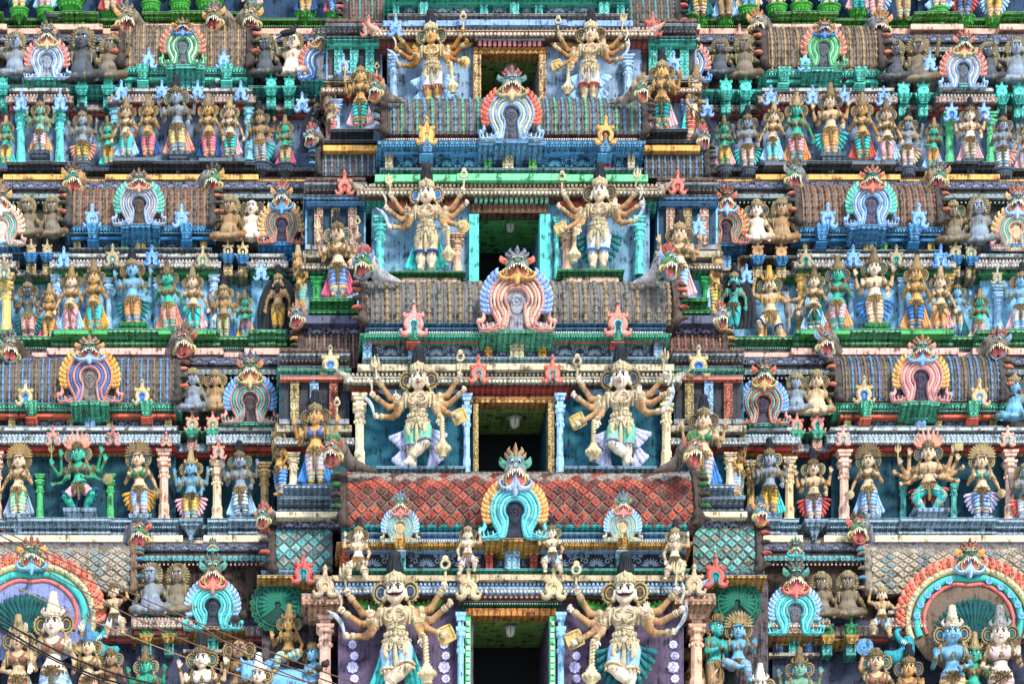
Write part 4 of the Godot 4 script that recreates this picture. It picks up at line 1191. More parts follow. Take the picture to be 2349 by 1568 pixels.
func vault(u0: float, u1: float, v0: float, v1: float, zr: float, zf: float, shell: String, ribs: Array, step: float, ends := 3, claw := "3a3632", tiles := false, tips := "") -> void:
	# barrel roof: shell, ribs or tiles, rim mouldings, gables with claws at the ends
	var o := node(tower, "vault_roof", P((u0 + u1) / 2, v1, zf))
	var base := o.position
	var W := P(u1, v1, zf).x - P(u0, v1, zf).x
	var top := P((u0 + u1) / 2, v0, zr)
	var H := top.y - base.y
	var D := zf - zr
	var pr := [Vector2(-0.3, H)]
	for i in 13:
		var q := vault_curve(i / 12.0)
		pr.append(Vector2(q.x * D, q.y * H))
	pr.append(Vector2(-0.3, 0))
	var mb := MB.new()
	mb.extrude(pr, -W / 2, W / 2)
	put(o, "shell", mb.mesh(), M(shell, "d"), Vector3(0, 0, -D))
	if not tiles:
		var n := int((u1 - u0) / step)
		for i in n:
			for q in 2:
				var x := -W / 2 + (i + 0.3 + 0.5 * q) * W / n
				var c: String = Color(ribs[(i % (ribs.size() - 1)) if q == 0 else ribs.size() - 1]).lerp(Color("66625a"), 0.35).to_html(false)
				put(o, "rib", lib["rib%d" % q], M(c), Vector3(x, 0, -D + 0.005), Vector3(W / n * (0.62 if q == 0 else 0.5) * rng.randf_range(0.88, 1.06), H * 0.995, D * rng.randf_range(0.985, 1.012)))
	else:
		var tw := step * sz(zf)
		var cols := int(W / tw)
		tw = W / cols
		var rows := 5
		for r in range(0, rows * 2 + 1):
			var t := 0.22 + 0.74 * r / (rows * 2.0)
			var q := vault_curve(t)
			var q2 := vault_curve(minf(t + 0.02, 1.0))
			var slope := atan2((q2.x - q.x) * D, (q.y - q2.y) * H)
			for cc in cols:
				var x := -W / 2 + (cc + (0.5 if r % 2 == 0 else 1.0)) * tw
				if x > W / 2 - tw * 0.3: continue
				var arc := PI * 0.56 * 0.74 / rows * (H + D) * 0.5
				put(o, "tile", lib["tile"], M("8f8074" if r < 3 and (cc + r) % 4 else ribs[(cc * 7 + r * 3 + cc * cc) % ribs.size()], "v"), Vector3(x, q.y * H, -D + q.x * D + 0.004), Vector3(tw * rng.randf_range(0.88, 0.95), arc * rng.randf_range(0.88, 0.95), rng.randf_range(0.14, 0.24)), Vector3(-slope + rng.randf_range(-0.05, 0.05), rng.randf_range(-0.05, 0.05), rng.randf_range(-0.05, 0.05)))
	mb = MB.new()
	mb.extrude([Vector2(-0.2, 1.035 * H), Vector2(0.12 * D + 0.06, 1.035 * H), Vector2(0.3 * D + 0.04, 0.965 * H), Vector2(0.34 * D + 0.03, 0.90 * H), Vector2(-0.2, 0.86 * H)], -W / 2, W / 2)
	put(o, "ridge_band", mb.mesh(), M(shell, "o"), Vector3(0, 0, -D))
	for s in [-1.0, 1.0]:
		if (s < 0 and not (ends & 1)) or (s > 0 and not (ends & 2)): continue
		mb = MB.new()
		var rings := []
		for i in 15:
			var q := vault_curve(i / 14.0)
			var c := Vector3(0, q.y * H * 1.05, q.x * D * 1.08)
			var ring := []
			for j in 6:
				var a := TAU * j / 6
				ring.append(c + Vector3(cos(a) * 0.085, sin(a) * 0.07, -sin(a) * 0.05))
			rings.append(ring)
		mb.grid(rings, true)
		mb.extrude(pr, -0.03, 0.03)
		put(o, "gable", mb.mesh(), M(claw, "d"), Vector3(s * W / 2, 0, -D))
		var nc := 7
		for i in nc:
			var q := vault_curve((i + 0.6) / nc)
			var sc := H * 0.21
			put(o, "claw", lib["claw"] if s < 0 else lib["claw_m"], M(tips if tips != "" and i % 2 == 1 else claw, "d"), Vector3(s * (W / 2 + 0.08), q.y * H, -D + q.x * D * 1.05 + 0.03), Vector3(sc * 0.9, sc * 0.8, sc), Vector3(0, 0, s * (-0.35 + 0.5 * i / nc)))
		mb = MB.new()
		var hk := smooth(V([[0, 0.1, 0], [0.05 * s, -0.08, 0.1], [-0.02 * s, -0.22, 0.16], [-0.16 * s, -0.26, 0.14]]), 3)
		mb.tube(hk, taper(hk.size(), [0.13, 0.15, 0.12, 0.04]), 8)
		put(o, "hook", mb.mesh(), M(claw, "d"), Vector3(s * (W / 2 - 0.02), H * 0.08, -D + D * 1.06), Vector3.ONE * H * 0.7)

func pilaster(u: float, w: float, v0: float, v1: float, zb: float, zf: float, c: String, carved := true) -> void:
	bar("pilaster", "slab", u - w / 2, u + w / 2, v0, v1, zb, zf, M(c, "o" if carved else "p"))
func capital(u: float, w: float, v0: float, v1: float, z: float, c: String, trim := "") -> void:
	# a flaring block under an ornament, its front at z
	var k := sz(z)
	put(tower, "capital", lib["capital"], M(c, "o"), P(u, v1, z - w * k * 0.5), Vector3(w * 0.86, v1 - v0, w * 0.86) * k)
	if trim != "": bar("capital_trim", "cyma", u - w * 0.38, u + w * 0.38, v1 - 1, v1 + (v1 - v0) * 0.35, z - w * k * 0.9, z - w * k * 0.12, M(trim))
func column(u: float, w: float, v0: float, v1: float, z: float, c: String, clean := false) -> void:
	var k := sz(z)
	put(tower, "column", lib["column"], M(c, "p"), P(u, v1, z - w * k * 0.5), Vector3(w / 1.1, v1 - v0, w / 1.1) * k)
func scrolls(u0: float, u1: float, v0: float, v1: float, z: float, c: String) -> void:
	var a := P(u0, v1, z)
	var b := P(u1, v0, z)
	var n := maxi(1, int(round((u1 - u0) / ((v1 - v0) * 2.0))))
	for i in n:
		var w := (b.x - a.x) / n
		put(tower, "scrollwork", lib["scrollwork"], M(c), Vector3(a.x + w * (i + 0.5), (a.y + b.y) / 2, z), Vector3(w * 0.48, (b.y - a.y) * 0.95, 0.35))

# ---------------------------------------------------------------- statues
const EXT := {"cone": 0.19, "bun": 0.225, "fan": 0.17, "flame": 0.26, "diadem": 0.06, "none": 0.0}
const INK := {"tan": "cfae88", "gold": "bd9050", "cream": "e0c6a8", "pale": "e2cdb6", "green": "35a184", "teal": "3fa3a0", "blue": "6ba3c4", "grey": "7f8a96", "dark": "50565c", "brown": "9a7a56", "bronze": "7b6f5c", "half": "6f9f86",
	"turq": "3fb3ae", "aqua": "5fc0c8", "mint": "6fc09a", "lgreen": "7cc47e", "yellow": "e6b640", "amber": "d9952f", "orange": "e2924e", "pink": "dba0a4", "rose": "c2506a", "lilac": "c3b4d6", "white": "d9dde0", "sky": "9cc1e4", "royal": "3e78ba", "navy": "2b4f86", "red": "b8453c", "salmon": "dc8c72", "sand": "cdb188", "purple": "7d4a6e", "deep": "1d6f70", "slate": "8695a6", "lav": "a9a8c9", "hair": "24272c", "black": "1e2024"}

func statue(r: Array, z: float, group: String) -> Node3D:
	# body, crown, u, top, feet, skin, dress, rings, sash, sash kind, label
	var key: String = r[0]
	var info: Dictionary = lib[key + ".info"]
	var hd: Vector3 = info.head
	var crown: String = r[1]
	var tall: float = hd.y + 0.115 + EXT[crown]
	var s: float = (r[4] - r[3]) * sz(z) / tall
	var opt: Dictionary = r[11] if r.size() > 11 else {}
	var o := Node3D.new()
	o.name = numbered(opt.get("name", "statue"))
	o.transform = Transform3D(Basis.from_euler(Vector3(0.05, opt.get("turn", (int(r[2] * 7.0) % 7 - 3) * 0.055), opt.get("roll", (int(r[2] * 3.0) % 5 - 2) * 0.012))).scaled(Vector3.ONE * s), P(r[2], r[4], z + opt.get("dz", 0.0)))
	add_child(o, true)
	tag(o, r[10], "statue", group)
	var skin: String = INK[r[5]]
	var pearl := key.begins_with("guard")
	var goldc: String = "b3a27c" if pearl else "b08a4c"
	if not pearl: goldc = opt.get("gold", ["8f7245", "7d6644", "9a8358", "74603f", "877150"][int(r[2]) % 5])
	put(o, "body", lib[key + ".body"], M(skin, "v"))
	put(o, "face", lib[key + ".face"], M("ffffff", "v"))
	put(o, "jewellery", lib[key + ".jewel"], M(goldc)).set_meta("kind", "stuff")
	if lib.has(key + ".bodice") and opt.get("bodice", "") != "none": put(o, "bodice", lib[key + ".bodice"], M(opt.get("bodice", ["7d6038", "6a5236", "8a5a44", "5f5a48"][int(r[2]) % 4])))
	put(o, "garment", lib[key + ".dress"], M(INK[r[6]], opt.get("wear", "p")))
	if r[7] != "": put(o, "garment_rings", lib[key + ".band"], M(INK[r[7]])).set_meta("kind", "stuff")
	put(o, "girdle", lib[key + ".girdle"], M(opt.get("girdle", "b0a07c" if pearl else ["6f5836", "85693c", "66502f"][int(r[2]) % 3])))
	var hc := hd + Vector3(0, 0.068, 0.0)
	if crown == "bun":
		put(o, "crown", lib.diadem, M(goldc), hc)
		put(o, "hair", lib.bun, M(INK.hair), hc)
	elif crown == "flame":
		put(o, "crown", lib.diadem, M(goldc), hc)
		put(o, "hair", lib.flame, M(INK.salmon), hc)
	elif crown != "none":
		put(o, "crown", lib[crown], M(opt.get("crown", goldc)), hc)
	if opt.get("halo", false):
		put(o, "halo", lib.halo, M(goldc, "d"), hd + Vector3(0, 0, -0.02))
	elif not opt.get("nowheel", false):
		for q in [-1, 1]:
			put(o, "ear_wheel", lib["wheel%d" % q], M(["8f7a52", "7f6a48", "9a8458"][int(r[2]) % 3]), hd)
			put(o, "ear_disc", lib["wheel_disc%d" % q], M(opt.get("wheel", ["5a4a34", "34506a", "4a4440", "35605c", "6a5236"][int(r[2]) % 5])), hd)
	if r[8] != "":
		for q in [-1, 1]: put(o, "sash", lib["sash_%s%d" % [r[9], q]], M(INK[r[8]]), info.hip + Vector3(0, 0.02, 0))
	if key.begins_with("guard"):
		var q := -1.0 if key.ends_with("_m") else 1.0
		put(o, "club", lib.club, M("c9b48a"), Vector3(q * 0.265, 0.41, 0.15), Vector3(1, 0.82, 1), Vector3(0, 0, q * 0.03))
		put(o, "shield", lib.square_shield if opt.get("square", true) else lib.round_shield, M("b89a58"), Vector3(q * 0.43, 0.465, 0.04), Vector3.ONE, Vector3(0, 0, 0.4 if opt.get("square", true) else 0.0))
		put(o, "noose", lib.noose, M("b9a67e"), Vector3(q * 0.43, 0.97, 0.0))
		put(o, "trident", lib.trident, M("b9a67e"), Vector3(-q * 0.43, 0.97, 0.0), Vector3.ONE, Vector3(0, 0, q * 0.1))
		put(o, "sword", lib.sword, M("9aa3a8"), Vector3(-q * 0.45, 0.54, 0.06), Vector3.ONE * 0.9, Vector3(0, 0, q * 0.45))
		put(o, "dagger", lib.sword, M("a9a28e"), Vector3(-q * 0.475, 0.78, 0.02), Vector3.ONE * 0.6, Vector3(0, 0, q * 0.2))
	for h in opt.get("held", []):
		put(o, h[0], lib[h[1]], M(h[2]), h[3], Vector3.ONE * (h[4] if h.size() > 4 else 1.0))
	return o

func statues(rows: Array, z: float, group := "") -> void:
	for r in rows: statue(r, z, group)

func all_statues() -> void:
	var zc := [0.0, -0.9, -1.8, -2.7, -3.6]
	var zs := [-1.2, -2.1, -3.0, -3.9, -4.8]
	# guardians beside the four doorways
	statue(["guard", "bun", 993, 26, 236, "gold", "white", "pink", "sky", "scallop", "eight-armed golden guardian with round shield, left of the topmost doorway", {"square": false}], zc[3] + 0.5, "")
	statue(["guardb_m", "bun", 1350, 24, 232, "tan", "white", "red", "sky", "scallop", "eight-armed pale-faced guardian with square shield, right of the topmost doorway"], zc[3] + 0.5, "")
	statue(["guard", "bun", 977, 382, 622, "cream", "sand", "navy", "turq", "long", "eight-armed cream guardian with green cape, round shield, left of second doorway from top", {"square": false, "wheel": "2f5fa0"}], zc[2] + 0.5, "")
	statue(["guardb_m", "bun", 1372, 378, 617, "cream", "white", "royal", "deep", "wing", "eight-armed cream guardian with green cape, square shield, right of second doorway from top"], zc[2] + 0.5, "")
	statue(["guardx", "bun", 957, 797, 1070, "cream", "mint", "slate", "lav", "scallop", "cross-legged eight-armed guardian with lilac sashes, left of third doorway from top"], zc[1] + 0.5, "")
	statue(["guardxb_m", "bun", 1426, 793, 1070, "pale", "mint", "slate", "lav", "scallop", "cross-legged eight-armed guardian with lilac sashes, right of third doorway from top"], zc[1] + 0.5, "")
	statue(["guardm", "bun", 911, 1268, 1592, "cream", "sky", "sand", "turq", "long", "moustached eight-armed guardian left of the lowest doorway, one tall hair bun"], zc[0] + 0.5, "")
	statue(["guardmb_m", "bun", 1430, 1270, 1592, "pale", "sky", "sand", "deep", "wing", "moustached eight-armed guardian right of the lowest doorway, with curling green sash"], zc[0] + 0.5, "")
	# crouching bearers on the ledge over the lowest doorway
	var g := "crouching bearers above the lowest doorway"
	statue(["atlas", "bun", 820, 1188, 1334, "cream", "cream", "sand", "", "", "crouching bearer raising his right arm, at the left end under the red diamond roof"], zc[0] + 0.52, g)
	statue(["atlas_m", "bun", 1072, 1190, 1318, "cream", "lilac", "sand", "", "", "crouching moustached bearer holding up the left side of the turquoise arch"], zc[0] + 0.52, g)
	statue(["atlas", "bun", 1268, 1186, 1318, "cream", "sky", "sand", "", "", "crouching moustached bearer holding up the right side of the turquoise arch"], zc[0] + 0.52, g)
	statue(["atlas_m", "bun", 1547, 1192, 1330, "cream", "cream", "sand", "", "", "crouching moustached bearer at the right end under the red diamond roof"], zc[0] + 0.52, g)
	# beside the doorways, on their own ledges
	statues([
		["goddess", "bun", 825, 134, 290, "gold", "turq", "deep", "pink", "long", "golden four-armed statue in turquoise leggings left of the topmost guardian pair", {"held": [["trident", "trident", "b9a67e", Vector3(-0.285, 0.93, 0)], ["noose", "noose", "b9a67e", Vector3(0.285, 0.93, 0)]]}],
		["goddess_m", "bun", 1517, 118, 296, "gold", "deep", "turq", "pink", "long", "golden four-armed statue in dark teal leggings right of the topmost guardian pair"],
	], zc[3] + 0.35, "attendants on ledges beside the doorways")
	statues([
		["goddess", "bun", 776, 485, 682, "tan", "royal", "sand", "rose", "long", "tan four-armed statue in blue gold-ringed leggings between two green columns", {"held": [["trident", "trident", "b9a67e", Vector3(-0.285, 0.93, 0)], ["noose", "noose", "b9a67e", Vector3(0.285, 0.93, 0)]]}],
		["goddess_m", "bun", 1557, 486, 684, "tan", "sky", "slate", "pink", "long", "tan four-armed statue in pale blue leggings behind the green-headed dragon, right"],
	], zc[2] + 0.35, "attendants on ledges beside the doorways")
	statues([
		["goddess", "bun", 724, 898, 1110, "gold", "pink", "aqua", "royal", "long", "golden four-armed statue in violet blouse and pink ringed leggings beside cream column", {"bodice": "4f5f8f", "held": [["trident", "trident", "b9a67e", Vector3(-0.285, 0.93, 0)], ["noose", "noose", "b9a67e", Vector3(0.285, 0.93, 0)]]}],
		["goddess_m", "bun", 1612, 908, 1118, "tan", "pink", "turq", "royal", "long", "tan four-armed statue in green bodice beside the right-hand cream columns", {"bodice": "2f7a58"}],
	], zc[1] + 0.3, "attendants on ledges beside the doorways")
	statues([
		["reach", "cone", 762, 190, 330, "tan", "rose", "sand", "", "", "leaning lady in red leggings at the left of the topmost attendants", {"turn": -1.0, "dz": -0.1}],
		["reach_m", "cone", 1584, 148, 330, "tan", "red", "sand", "turq", "long", "leaning lady in red skirt with raised arm, right of topmost golden attendant", {"turn": 1.0, "dz": -0.1}],
	], zc[3] + 0.1, "leaning ladies")
	statues([
		["reach", "cone", 692, 562, 712, "gold", "turq", "orange", "", "", "leaning golden lady in turquoise leggings left of the green column", {"turn": -1.0, "dz": -0.1}],
		["reach_m", "cone", 1638, 560, 716, "gold", "yellow", "deep", "sky", "long", "leaning golden lady in yellow leggings right of the green column", {"turn": 1.0, "dz": -0.1}],
	], zc[2] + 0.1, "leaning ladies")
	statues([
		["reach", "cone", 645, 970, 1135, "gold", "royal", "sky", "", "", "leaning golden lady in blue ruffled skirt left of the cream column", {"turn": -1.0, "dz": -0.1}],
		["reach_m", "cone", 1690, 985, 1140, "gold", "sky", "sand", "", "", "leaning golden lady in pale blue skirt right of the cream column", {"turn": 1.0, "dz": -0.1}],
	], zc[1] + 0.05, "leaning ladies")
	# topmost row, seen from the thighs down
	g = "statues cut off by the upper edge of the photo"
	statues([
		["four", "cone", 43, -130, 22, "tan", "yellow", "sand", "deep", "wing", "statue in yellow leggings with dark teal sash at the top left corner"],
		["lady", "cone", 102, -118, 20, "pink", "lilac", "sand", "sky", "long", "statue in lilac leggings, second from left in the top row"],
		["four", "cone", 157, -160, 2, "tan", "orange", "sand", "sky", "long", "statue high on the first projecting green ledge, top row left"],
		["lady", "cone", 252, -118, 24, "tan", "pink", "sand", "red", "long", "statue in pink leggings with red sash between two green ledges, top left"],
		["lady", "cone", 345, -120, 8, "tan", "rose", "sand", "pink", "wing", "statue with pink scalloped sash at the left end of the second green ledge"],
		["lady_m", "cone", 412, -125, 6, "tan", "royal", "sand", "sky", "wing", "statue with pale blue sash on the second green ledge, top row"],
		["four", "cone", 476, -160, 4, "tan", "salmon", "sand", "rose", "wing", "statue with rose sash on the large lotus bracket, top row left"],
		["lady_m", "cone", 576, -110, 14, "tan", "navy", "sky", "pink", "long", "statue in navy dress on a green lotus bracket near the upper left vault"],
		["lady", "cone", 700, -100, 28, "tan", "amber", "sand", "navy", "long", "statue in amber leggings on a green lotus bracket, top row"],
		["four", "cone", 768, -100, 28, "blue", "royal", "sky", "rose", "long", "blue statue in blue leggings by the upper left vault end, top row"],
		["four", "cone", 1606, -110, 38, "tan", "yellow", "navy", "deep", "long", "statue in yellow leggings with navy rings right of the upper right vault, top row"],
		["plain", "cone", 1664, -112, 40, "brown", "brown", "sand", "sky", "long", "bare-legged brown statue on green lotus bracket, top row right of centre"],
		["lady", "cone", 1717, -130, 18, "blue", "royal", "sky", "sand", "long", "statue in blue leggings with sand-coloured sash, top row right"],
		["lady", "cone", 1782, -130, 14, "tan", "pink", "sand", "pink", "wing", "statue with pink sash on the first bracket of the right green ledge"],
		["four", "cone", 1838, -150, 12, "tan", "yellow", "sand", "turq", "wing", "statue with turquoise sash on the middle bracket of the right green ledge"],
		["lady_m", "cone", 1902, -130, 15, "tan", "lilac", "sand", "sky", "wing", "statue with pale blue sash on the third bracket of the right green ledge"],
		["four", "cone", 1970, -120, 22, "teal", "turq", "deep", "pink", "long", "statue in turquoise leggings with pink sash, top row far right"],
		["lady", "cone", 2010, -110, 40, "tan", "pink", "salmon", "sky", "wing", "statue in pink ringed leggings with pale blue sash, top row far right"],
		["lady_m", "cone", 2073, -105, 44, "tan", "orange", "turq", "", "", "statue in orange leggings with turquoise rings, top row far right"],
		["four", "cone", 2155, -125, 20, "tan", "sand", "white", "sky", "scallop", "statue with white garland between two blue posts, top row far right"],
		["lady", "cone", 2212, -100, 40, "grey", "navy", "slate", "red", "wing", "statue in dark blue ringed leggings with red sash, top row far right"],
		["four", "cone", 2280, -112, 42, "tan", "yellow", "sand", "sky", "wing", "statue in yellow ringed leggings near the top right corner"],
	], zs[4] + 0.42, g)
	# first full row
	g = "statues standing in the uppermost full row"
	statues([
		["lady", "cone", 12, 268, 378, "green", "yellow", "sand", "turq", "long", "green-skinned lady in yellow leggings at the left edge, uppermost full row", {"dz": -0.2}],
		["four", "bun", 90, 216, 352, "half", "white", "rose", "orange", "long", "four-armed statue painted half tan, half green, with orange sash"],
		["four", "bun", 189, 238, 378, "grey", "yellow", "deep", "salmon", "wing", "grey four-armed statue in yellow leggings with green rings", {"dz": -0.2}],
		["goddess_m", "cone", 248, 268, 378, "green", "amber", "sand", "turq", "long", "small green lady in plain amber leggings left of the blue-grey king's shrine", {"dz": -0.2}],
		["lady", "cone", 289, 226, 360, "tan", "turq", "aqua", "sky", "long", "tan lady in turquoise leggings at the left end of the upper left shrine"],
		["lady", "cone", 339, 220, 360, "gold", "rose", "pink", "navy", "long", "golden lady in rose leggings with navy drape, left of the blue-grey king"],
		["four", "bun", 408, 176, 356, "grey", "yellow", "sky", "salmon", "long", "large blue-grey four-armed king in yellow ringed leggings, upper left shrine"],
		["lady_m", "cone", 479, 218, 362, "gold", "rose", "pink", "navy", "long", "golden lady in rose leggings with navy drape, right of the blue-grey king"],
		["lady_m", "cone", 527, 226, 360, "tan", "turq", "deep", "pink", "long", "tan lady in teal leggings with pink drape, right end of upper left shrine"],
		["four", "bun", 598, 234, 378, "brown", "slate", "white", "turq", "wing", "brown four-armed statue in slate leggings with teal sash, left of small green lady", {"dz": -0.2}],
		["offer", "cone", 654, 266, 380, "green", "sand", "gold", "rose", "long", "green-skinned lady in golden leggings beside the dark bearded sage", {"dz": -0.2}],
		["offer", "cone", 1663, 266, 382, "green", "yellow", "sand", "pink", "long", "green lady in yellow leggings left of a grey four-armed statue, upper right", {"dz": -0.2}],
		["four", "bun", 1716, 244, 388, "grey", "pale", "salmon", "turq", "wing", "grey four-armed statue in pale ringed leggings with teal sash, upper right", {"dz": -0.2}],
		["skirt", "cone", 1772, 236, 370, "tan", "aqua", "sand", "sky", "long", "tan lady in smooth turquoise skirt at the left end of upper right shrine"],
		["lady_m", "cone", 1827, 216, 372, "green", "pink", "rose", "orange", "long", "green lady in pink ringed leggings with orange sash, upper right shrine"],
		["four", "cone", 1906, 194, 360, "tan", "orange", "sand", "turq", "wing", "large tan four-armed king in orange leggings and teal wings, upper right shrine"],
		["lady_m", "cone", 1979, 216, 366, "gold", "turq", "deep", "red", "long", "golden lady in turquoise leggings with red sash, right of the tan king"],
		["skirt_m", "cone", 2036, 230, 370, "tan", "pink", "white", "sky", "long", "tan lady in pink skirt at the right end of the upper right shrine"],
		["four", "bun", 2082, 250, 386, "grey", "pale", "pink", "sand", "wing", "grey four-armed statue in pale leggings between two shrines, upper right", {"dz": -0.2}],
		["offer_m", "cone", 2140, 272, 386, "green", "orange", "sand", "sky", "long", "green lady in orange leggings with pale blue sash, left of a green column", {"dz": -0.2}],
		["four", "bun", 2226, 226, 372, "cream", "sand", "slate", "pink", "long", "cream four-armed statue between two green columns, upper right"],
		["four", "bun", 2301, 250, 392, "grey", "white", "deep", "salmon", "wing", "blue-grey four-armed statue in white green-ringed leggings by the right edge", {"dz": -0.2}],
		["lady", "cone", 2352, 272, 388, "tan", "lilac", "sand", "pink", "long", "statue cut by the right edge in the uppermost full row", {"dz": -0.2}],
	], zs[3] + 0.44, g)
	# second full row
	g = "statues standing in the second full row"
	statues([
		["four", "bun", 64, 628, 778, "dark", "pink", "salmon", "deep", "wing", "dark four-armed statue in pink leggings with dark green sash, second row left", {"dz": -0.2}],
		["lady", "cone", 110, 652, 776, "gold", "amber", "sand", "rose", "long", "golden lady in amber leggings with rose sash, beside the dark four-armed statue", {"dz": -0.2}],
		["skirt", "cone", 160, 610, 758, "tan", "pink", "rose", "sky", "long", "tan lady in long pink skirt at the left end of second-row left shrine"],
		["lady", "cone", 216, 598, 757, "gold", "turq", "aqua", "amber", "long", "golden lady in turquoise leggings left of the blue king with orange leggings"],
		["four", "bun", 304, 572, 750, "blue", "orange", "salmon", "deep", "wing", "large blue four-armed king in orange leggings and teal feathered wings"],
		["lady_m", "cone", 388, 600, 757, "green", "salmon", "pink", "salmon", "long", "green lady in salmon leggings right of the blue king in orange"],
		["skirt_m", "cone", 444, 612, 757, "tan", "turq", "deep", "pink", "long", "tan lady in tight turquoise skirt at the right end of second-row left shrine"],
		["four", "bun", 512, 635, 776, "brown", "sand", "mint", "navy", "long", "brown four-armed statue in sand leggings with navy sash, second row", {"dz": -0.2}],
		["offer", "cone", 563, 666, 774, "green", "purple", "lilac", "amber", "long", "small green lady in purple leggings beside the sage in yellow", {"dz": -0.2}],
		["skirt", "cone", 1868, 610, 757, "tan", "deep", "white", "sky", "long", "tan lady in dark teal skirt at the left end of second-row right shrine"],
		["lady", "cone", 1921, 590, 756, "green", "pink", "slate", "orange", "long", "green lady in pink slate-ringed leggings left of the cream king"],
		["four", "cone", 2008, 572, 750, "cream", "pale", "orange", "royal", "wing", "large cream four-armed king with blue wings, second-row right shrine"],
		["lady_m", "cone", 2100, 590, 757, "gold", "royal", "navy", "orange", "long", "golden lady in royal blue leggings right of the cream king"],
		["skirt_m", "cone", 2157, 612, 757, "tan", "orange", "deep", "pink", "long", "tan lady in bright orange skirt at the right end of second-row right shrine"],
		["four", "bun", 2196, 636, 764, "blue", "sand", "slate", "deep", "long", "slim blue statue in sand leggings behind the lady in the orange skirt", {"dz": -0.2}],
		["offer_m", "cone", 2245, 664, 780, "green", "pink", "slate", "sand", "long", "small green lady in pink leggings left of the blue box, second row right", {"dz": -0.2}],
		["four", "bun", 2340, 604, 760, "blue", "pale", "sky", "pink", "long", "blue four-armed statue with pink sash at the right edge, second row"],
		["strike", "cone", 1768, 612, 782, "tan", "sand", "navy", "orange", "long", "lunging warrior with raised arm and orange sash facing the grey deer", {"dz": -0.2, "gold": "b98f3c"}],
	], zs[2] + 0.44, g)
	# third full row
	g = "statues standing in the third full row"
	statues([
		["lady", "fan", 40, 1018, 1186, "tan", "lgreen", "white", "slate", "long", "tan lady in green ringed leggings with fan crown at the left edge"],
		["dance", "flame", 183, 984, 1176, "green", "pink", "deep", "navy", "wing", "green dancing goddess with flaming hair, eight arms and bare pink legs", {"held": [["shield", "round_shield", "8f7a4a", Vector3(0.44, 0.42, 0.08)], ["trident", "trident", "8f7a4a", Vector3(-0.4, 0.86, 0)]]}],
		["lady_m", "fan", 321, 1012, 1186, "tan", "sky", "lilac", "amber", "wing", "tan lady in green bodice and pale blue leggings holding a square tablet", {"bodice": "2f7a52", "held": [["tablet", "square_shield", "8f7a4a", Vector3(0.3, 0.31, 0.1), 0.9]]}],
		["four", "cone", 437, 1034, 1196, "blue", "yellow", "sand", "pink", "wing", "blue four-armed statue in yellow ringed leggings between pink and cream columns", {"dz": -0.15}],
		["four", "bun", 553, 1012, 1184, "grey", "white", "deep", "sky", "long", "grey four-armed statue in white leggings with spiral teal rings"],
		["four", "bun", 1766, 1006, 1182, "grey", "yellow", "amber", "turq", "long", "grey four-armed statue in yellow knee-length leggings with turquoise sash"],
		["four", "bun", 1868, 1030, 1198, "tan", "lilac", "slate", "red", "wing", "tan four-armed statue in lilac leggings with red scalloped sash", {"dz": -0.15}],
		["lady", "fan", 1993, 1018, 1184, "tan", "sky", "royal", "sky", "long", "tan lady in blue ruffled leggings holding a round shield, fan crown", {"held": [["shield", "round_shield", "a99668", Vector3(-0.29, 0.33, 0.12), 0.9]]}],
		["dancer", "flame", 2131, 980, 1178, "tan", "turq", "sand", "red", "wing", "dancing many-armed statue in turquoise trousers with flaming hair and red sash", {"held": [["tablet", "square_shield", "a99668", Vector3(0.42, 0.9, 0.0), 0.8], ["trident", "trident", "a99668", Vector3(-0.42, 0.84, 0)]]}],
		["lady_m", "fan", 2252, 1018, 1188, "tan", "sky", "navy", "lilac", "wing", "tan lady in blue ringed leggings with lilac sash holding a round shield", {"bodice": "2f7f78", "held": [["shield", "round_shield", "a99668", Vector3(0.29, 0.33, 0.12), 0.9]]}],
		["four", "bun", 2352, 1040, 1196, "grey", "white", "slate", "red", "wing", "grey statue with red sash cut by the right edge, third row"],
	], zs[1] + 0.44, g)
	# pot-bellied dwarfs between the roofs
	g = "pot-bellied dwarfs seated between the roofs"
	var dw := {"halo": true, "gold": "8f7d55", "wear": "d"}
	var bare := {"nowheel": false, "gold": "8f7d55", "wear": "d"}
	statues([
		["dwarf_up", "none", 36, 82, 182, "grey", "grey", "", "", "", "grey pot-bellied dwarf with raised arm at the left edge, uppermost roof row", dw],
		["dwarf_up", "none", 189, 74, 196, "dark", "dark", "", "", "", "large dark pot-bellied dwarf beside the pale blue arch, uppermost roof row", dw],
		["dwarf_up_m", "none", 250, 88, 190, "bronze", "bronze", "", "", "", "bronze dwarf next to the left end of the uppermost left vault", dw],
		["dwarf_up", "none", 608, 86, 180, "dark", "dark", "", "", "", "dark dwarf at the right end of the uppermost left vault", dw],
		["dwarf_up", "none", 672, 82, 178, "pale", "pale", "", "", "", "pale dwarf with raised arm left of the blue and white arch", dw],
		["dwarf", "none", 1650, 96, 180, "dark", "dark", "", "", "", "dark dwarf beside the blue arch right of the topmost attendant", dw],
		["dwarf_up", "none", 1707, 88, 186, "bronze", "bronze", "", "", "", "bronze dwarf with raised arm left of the uppermost right vault", dw],
		["dwarf", "none", 2052, 100, 190, "dark", "dark", "", "", "", "dark dwarf at the right end of the uppermost right vault", dw],
		["dwarf_up_m", "none", 2108, 92, 196, "bronze", "bronze", "", "", "", "bronze dwarf with raised arm left of the salmon-flamed blue arch", dw],
		["dwarf", "none", 2268, 104, 192, "dark", "dark", "", "", "", "dark dwarf right of the salmon-flamed blue arch", dw],
		["dwarf_up", "none", 2330, 94, 196, "grey", "grey", "", "", "", "grey dwarf with raised arm at the right edge, uppermost roof row", dw],
	], zs[3] + 0.15, g)
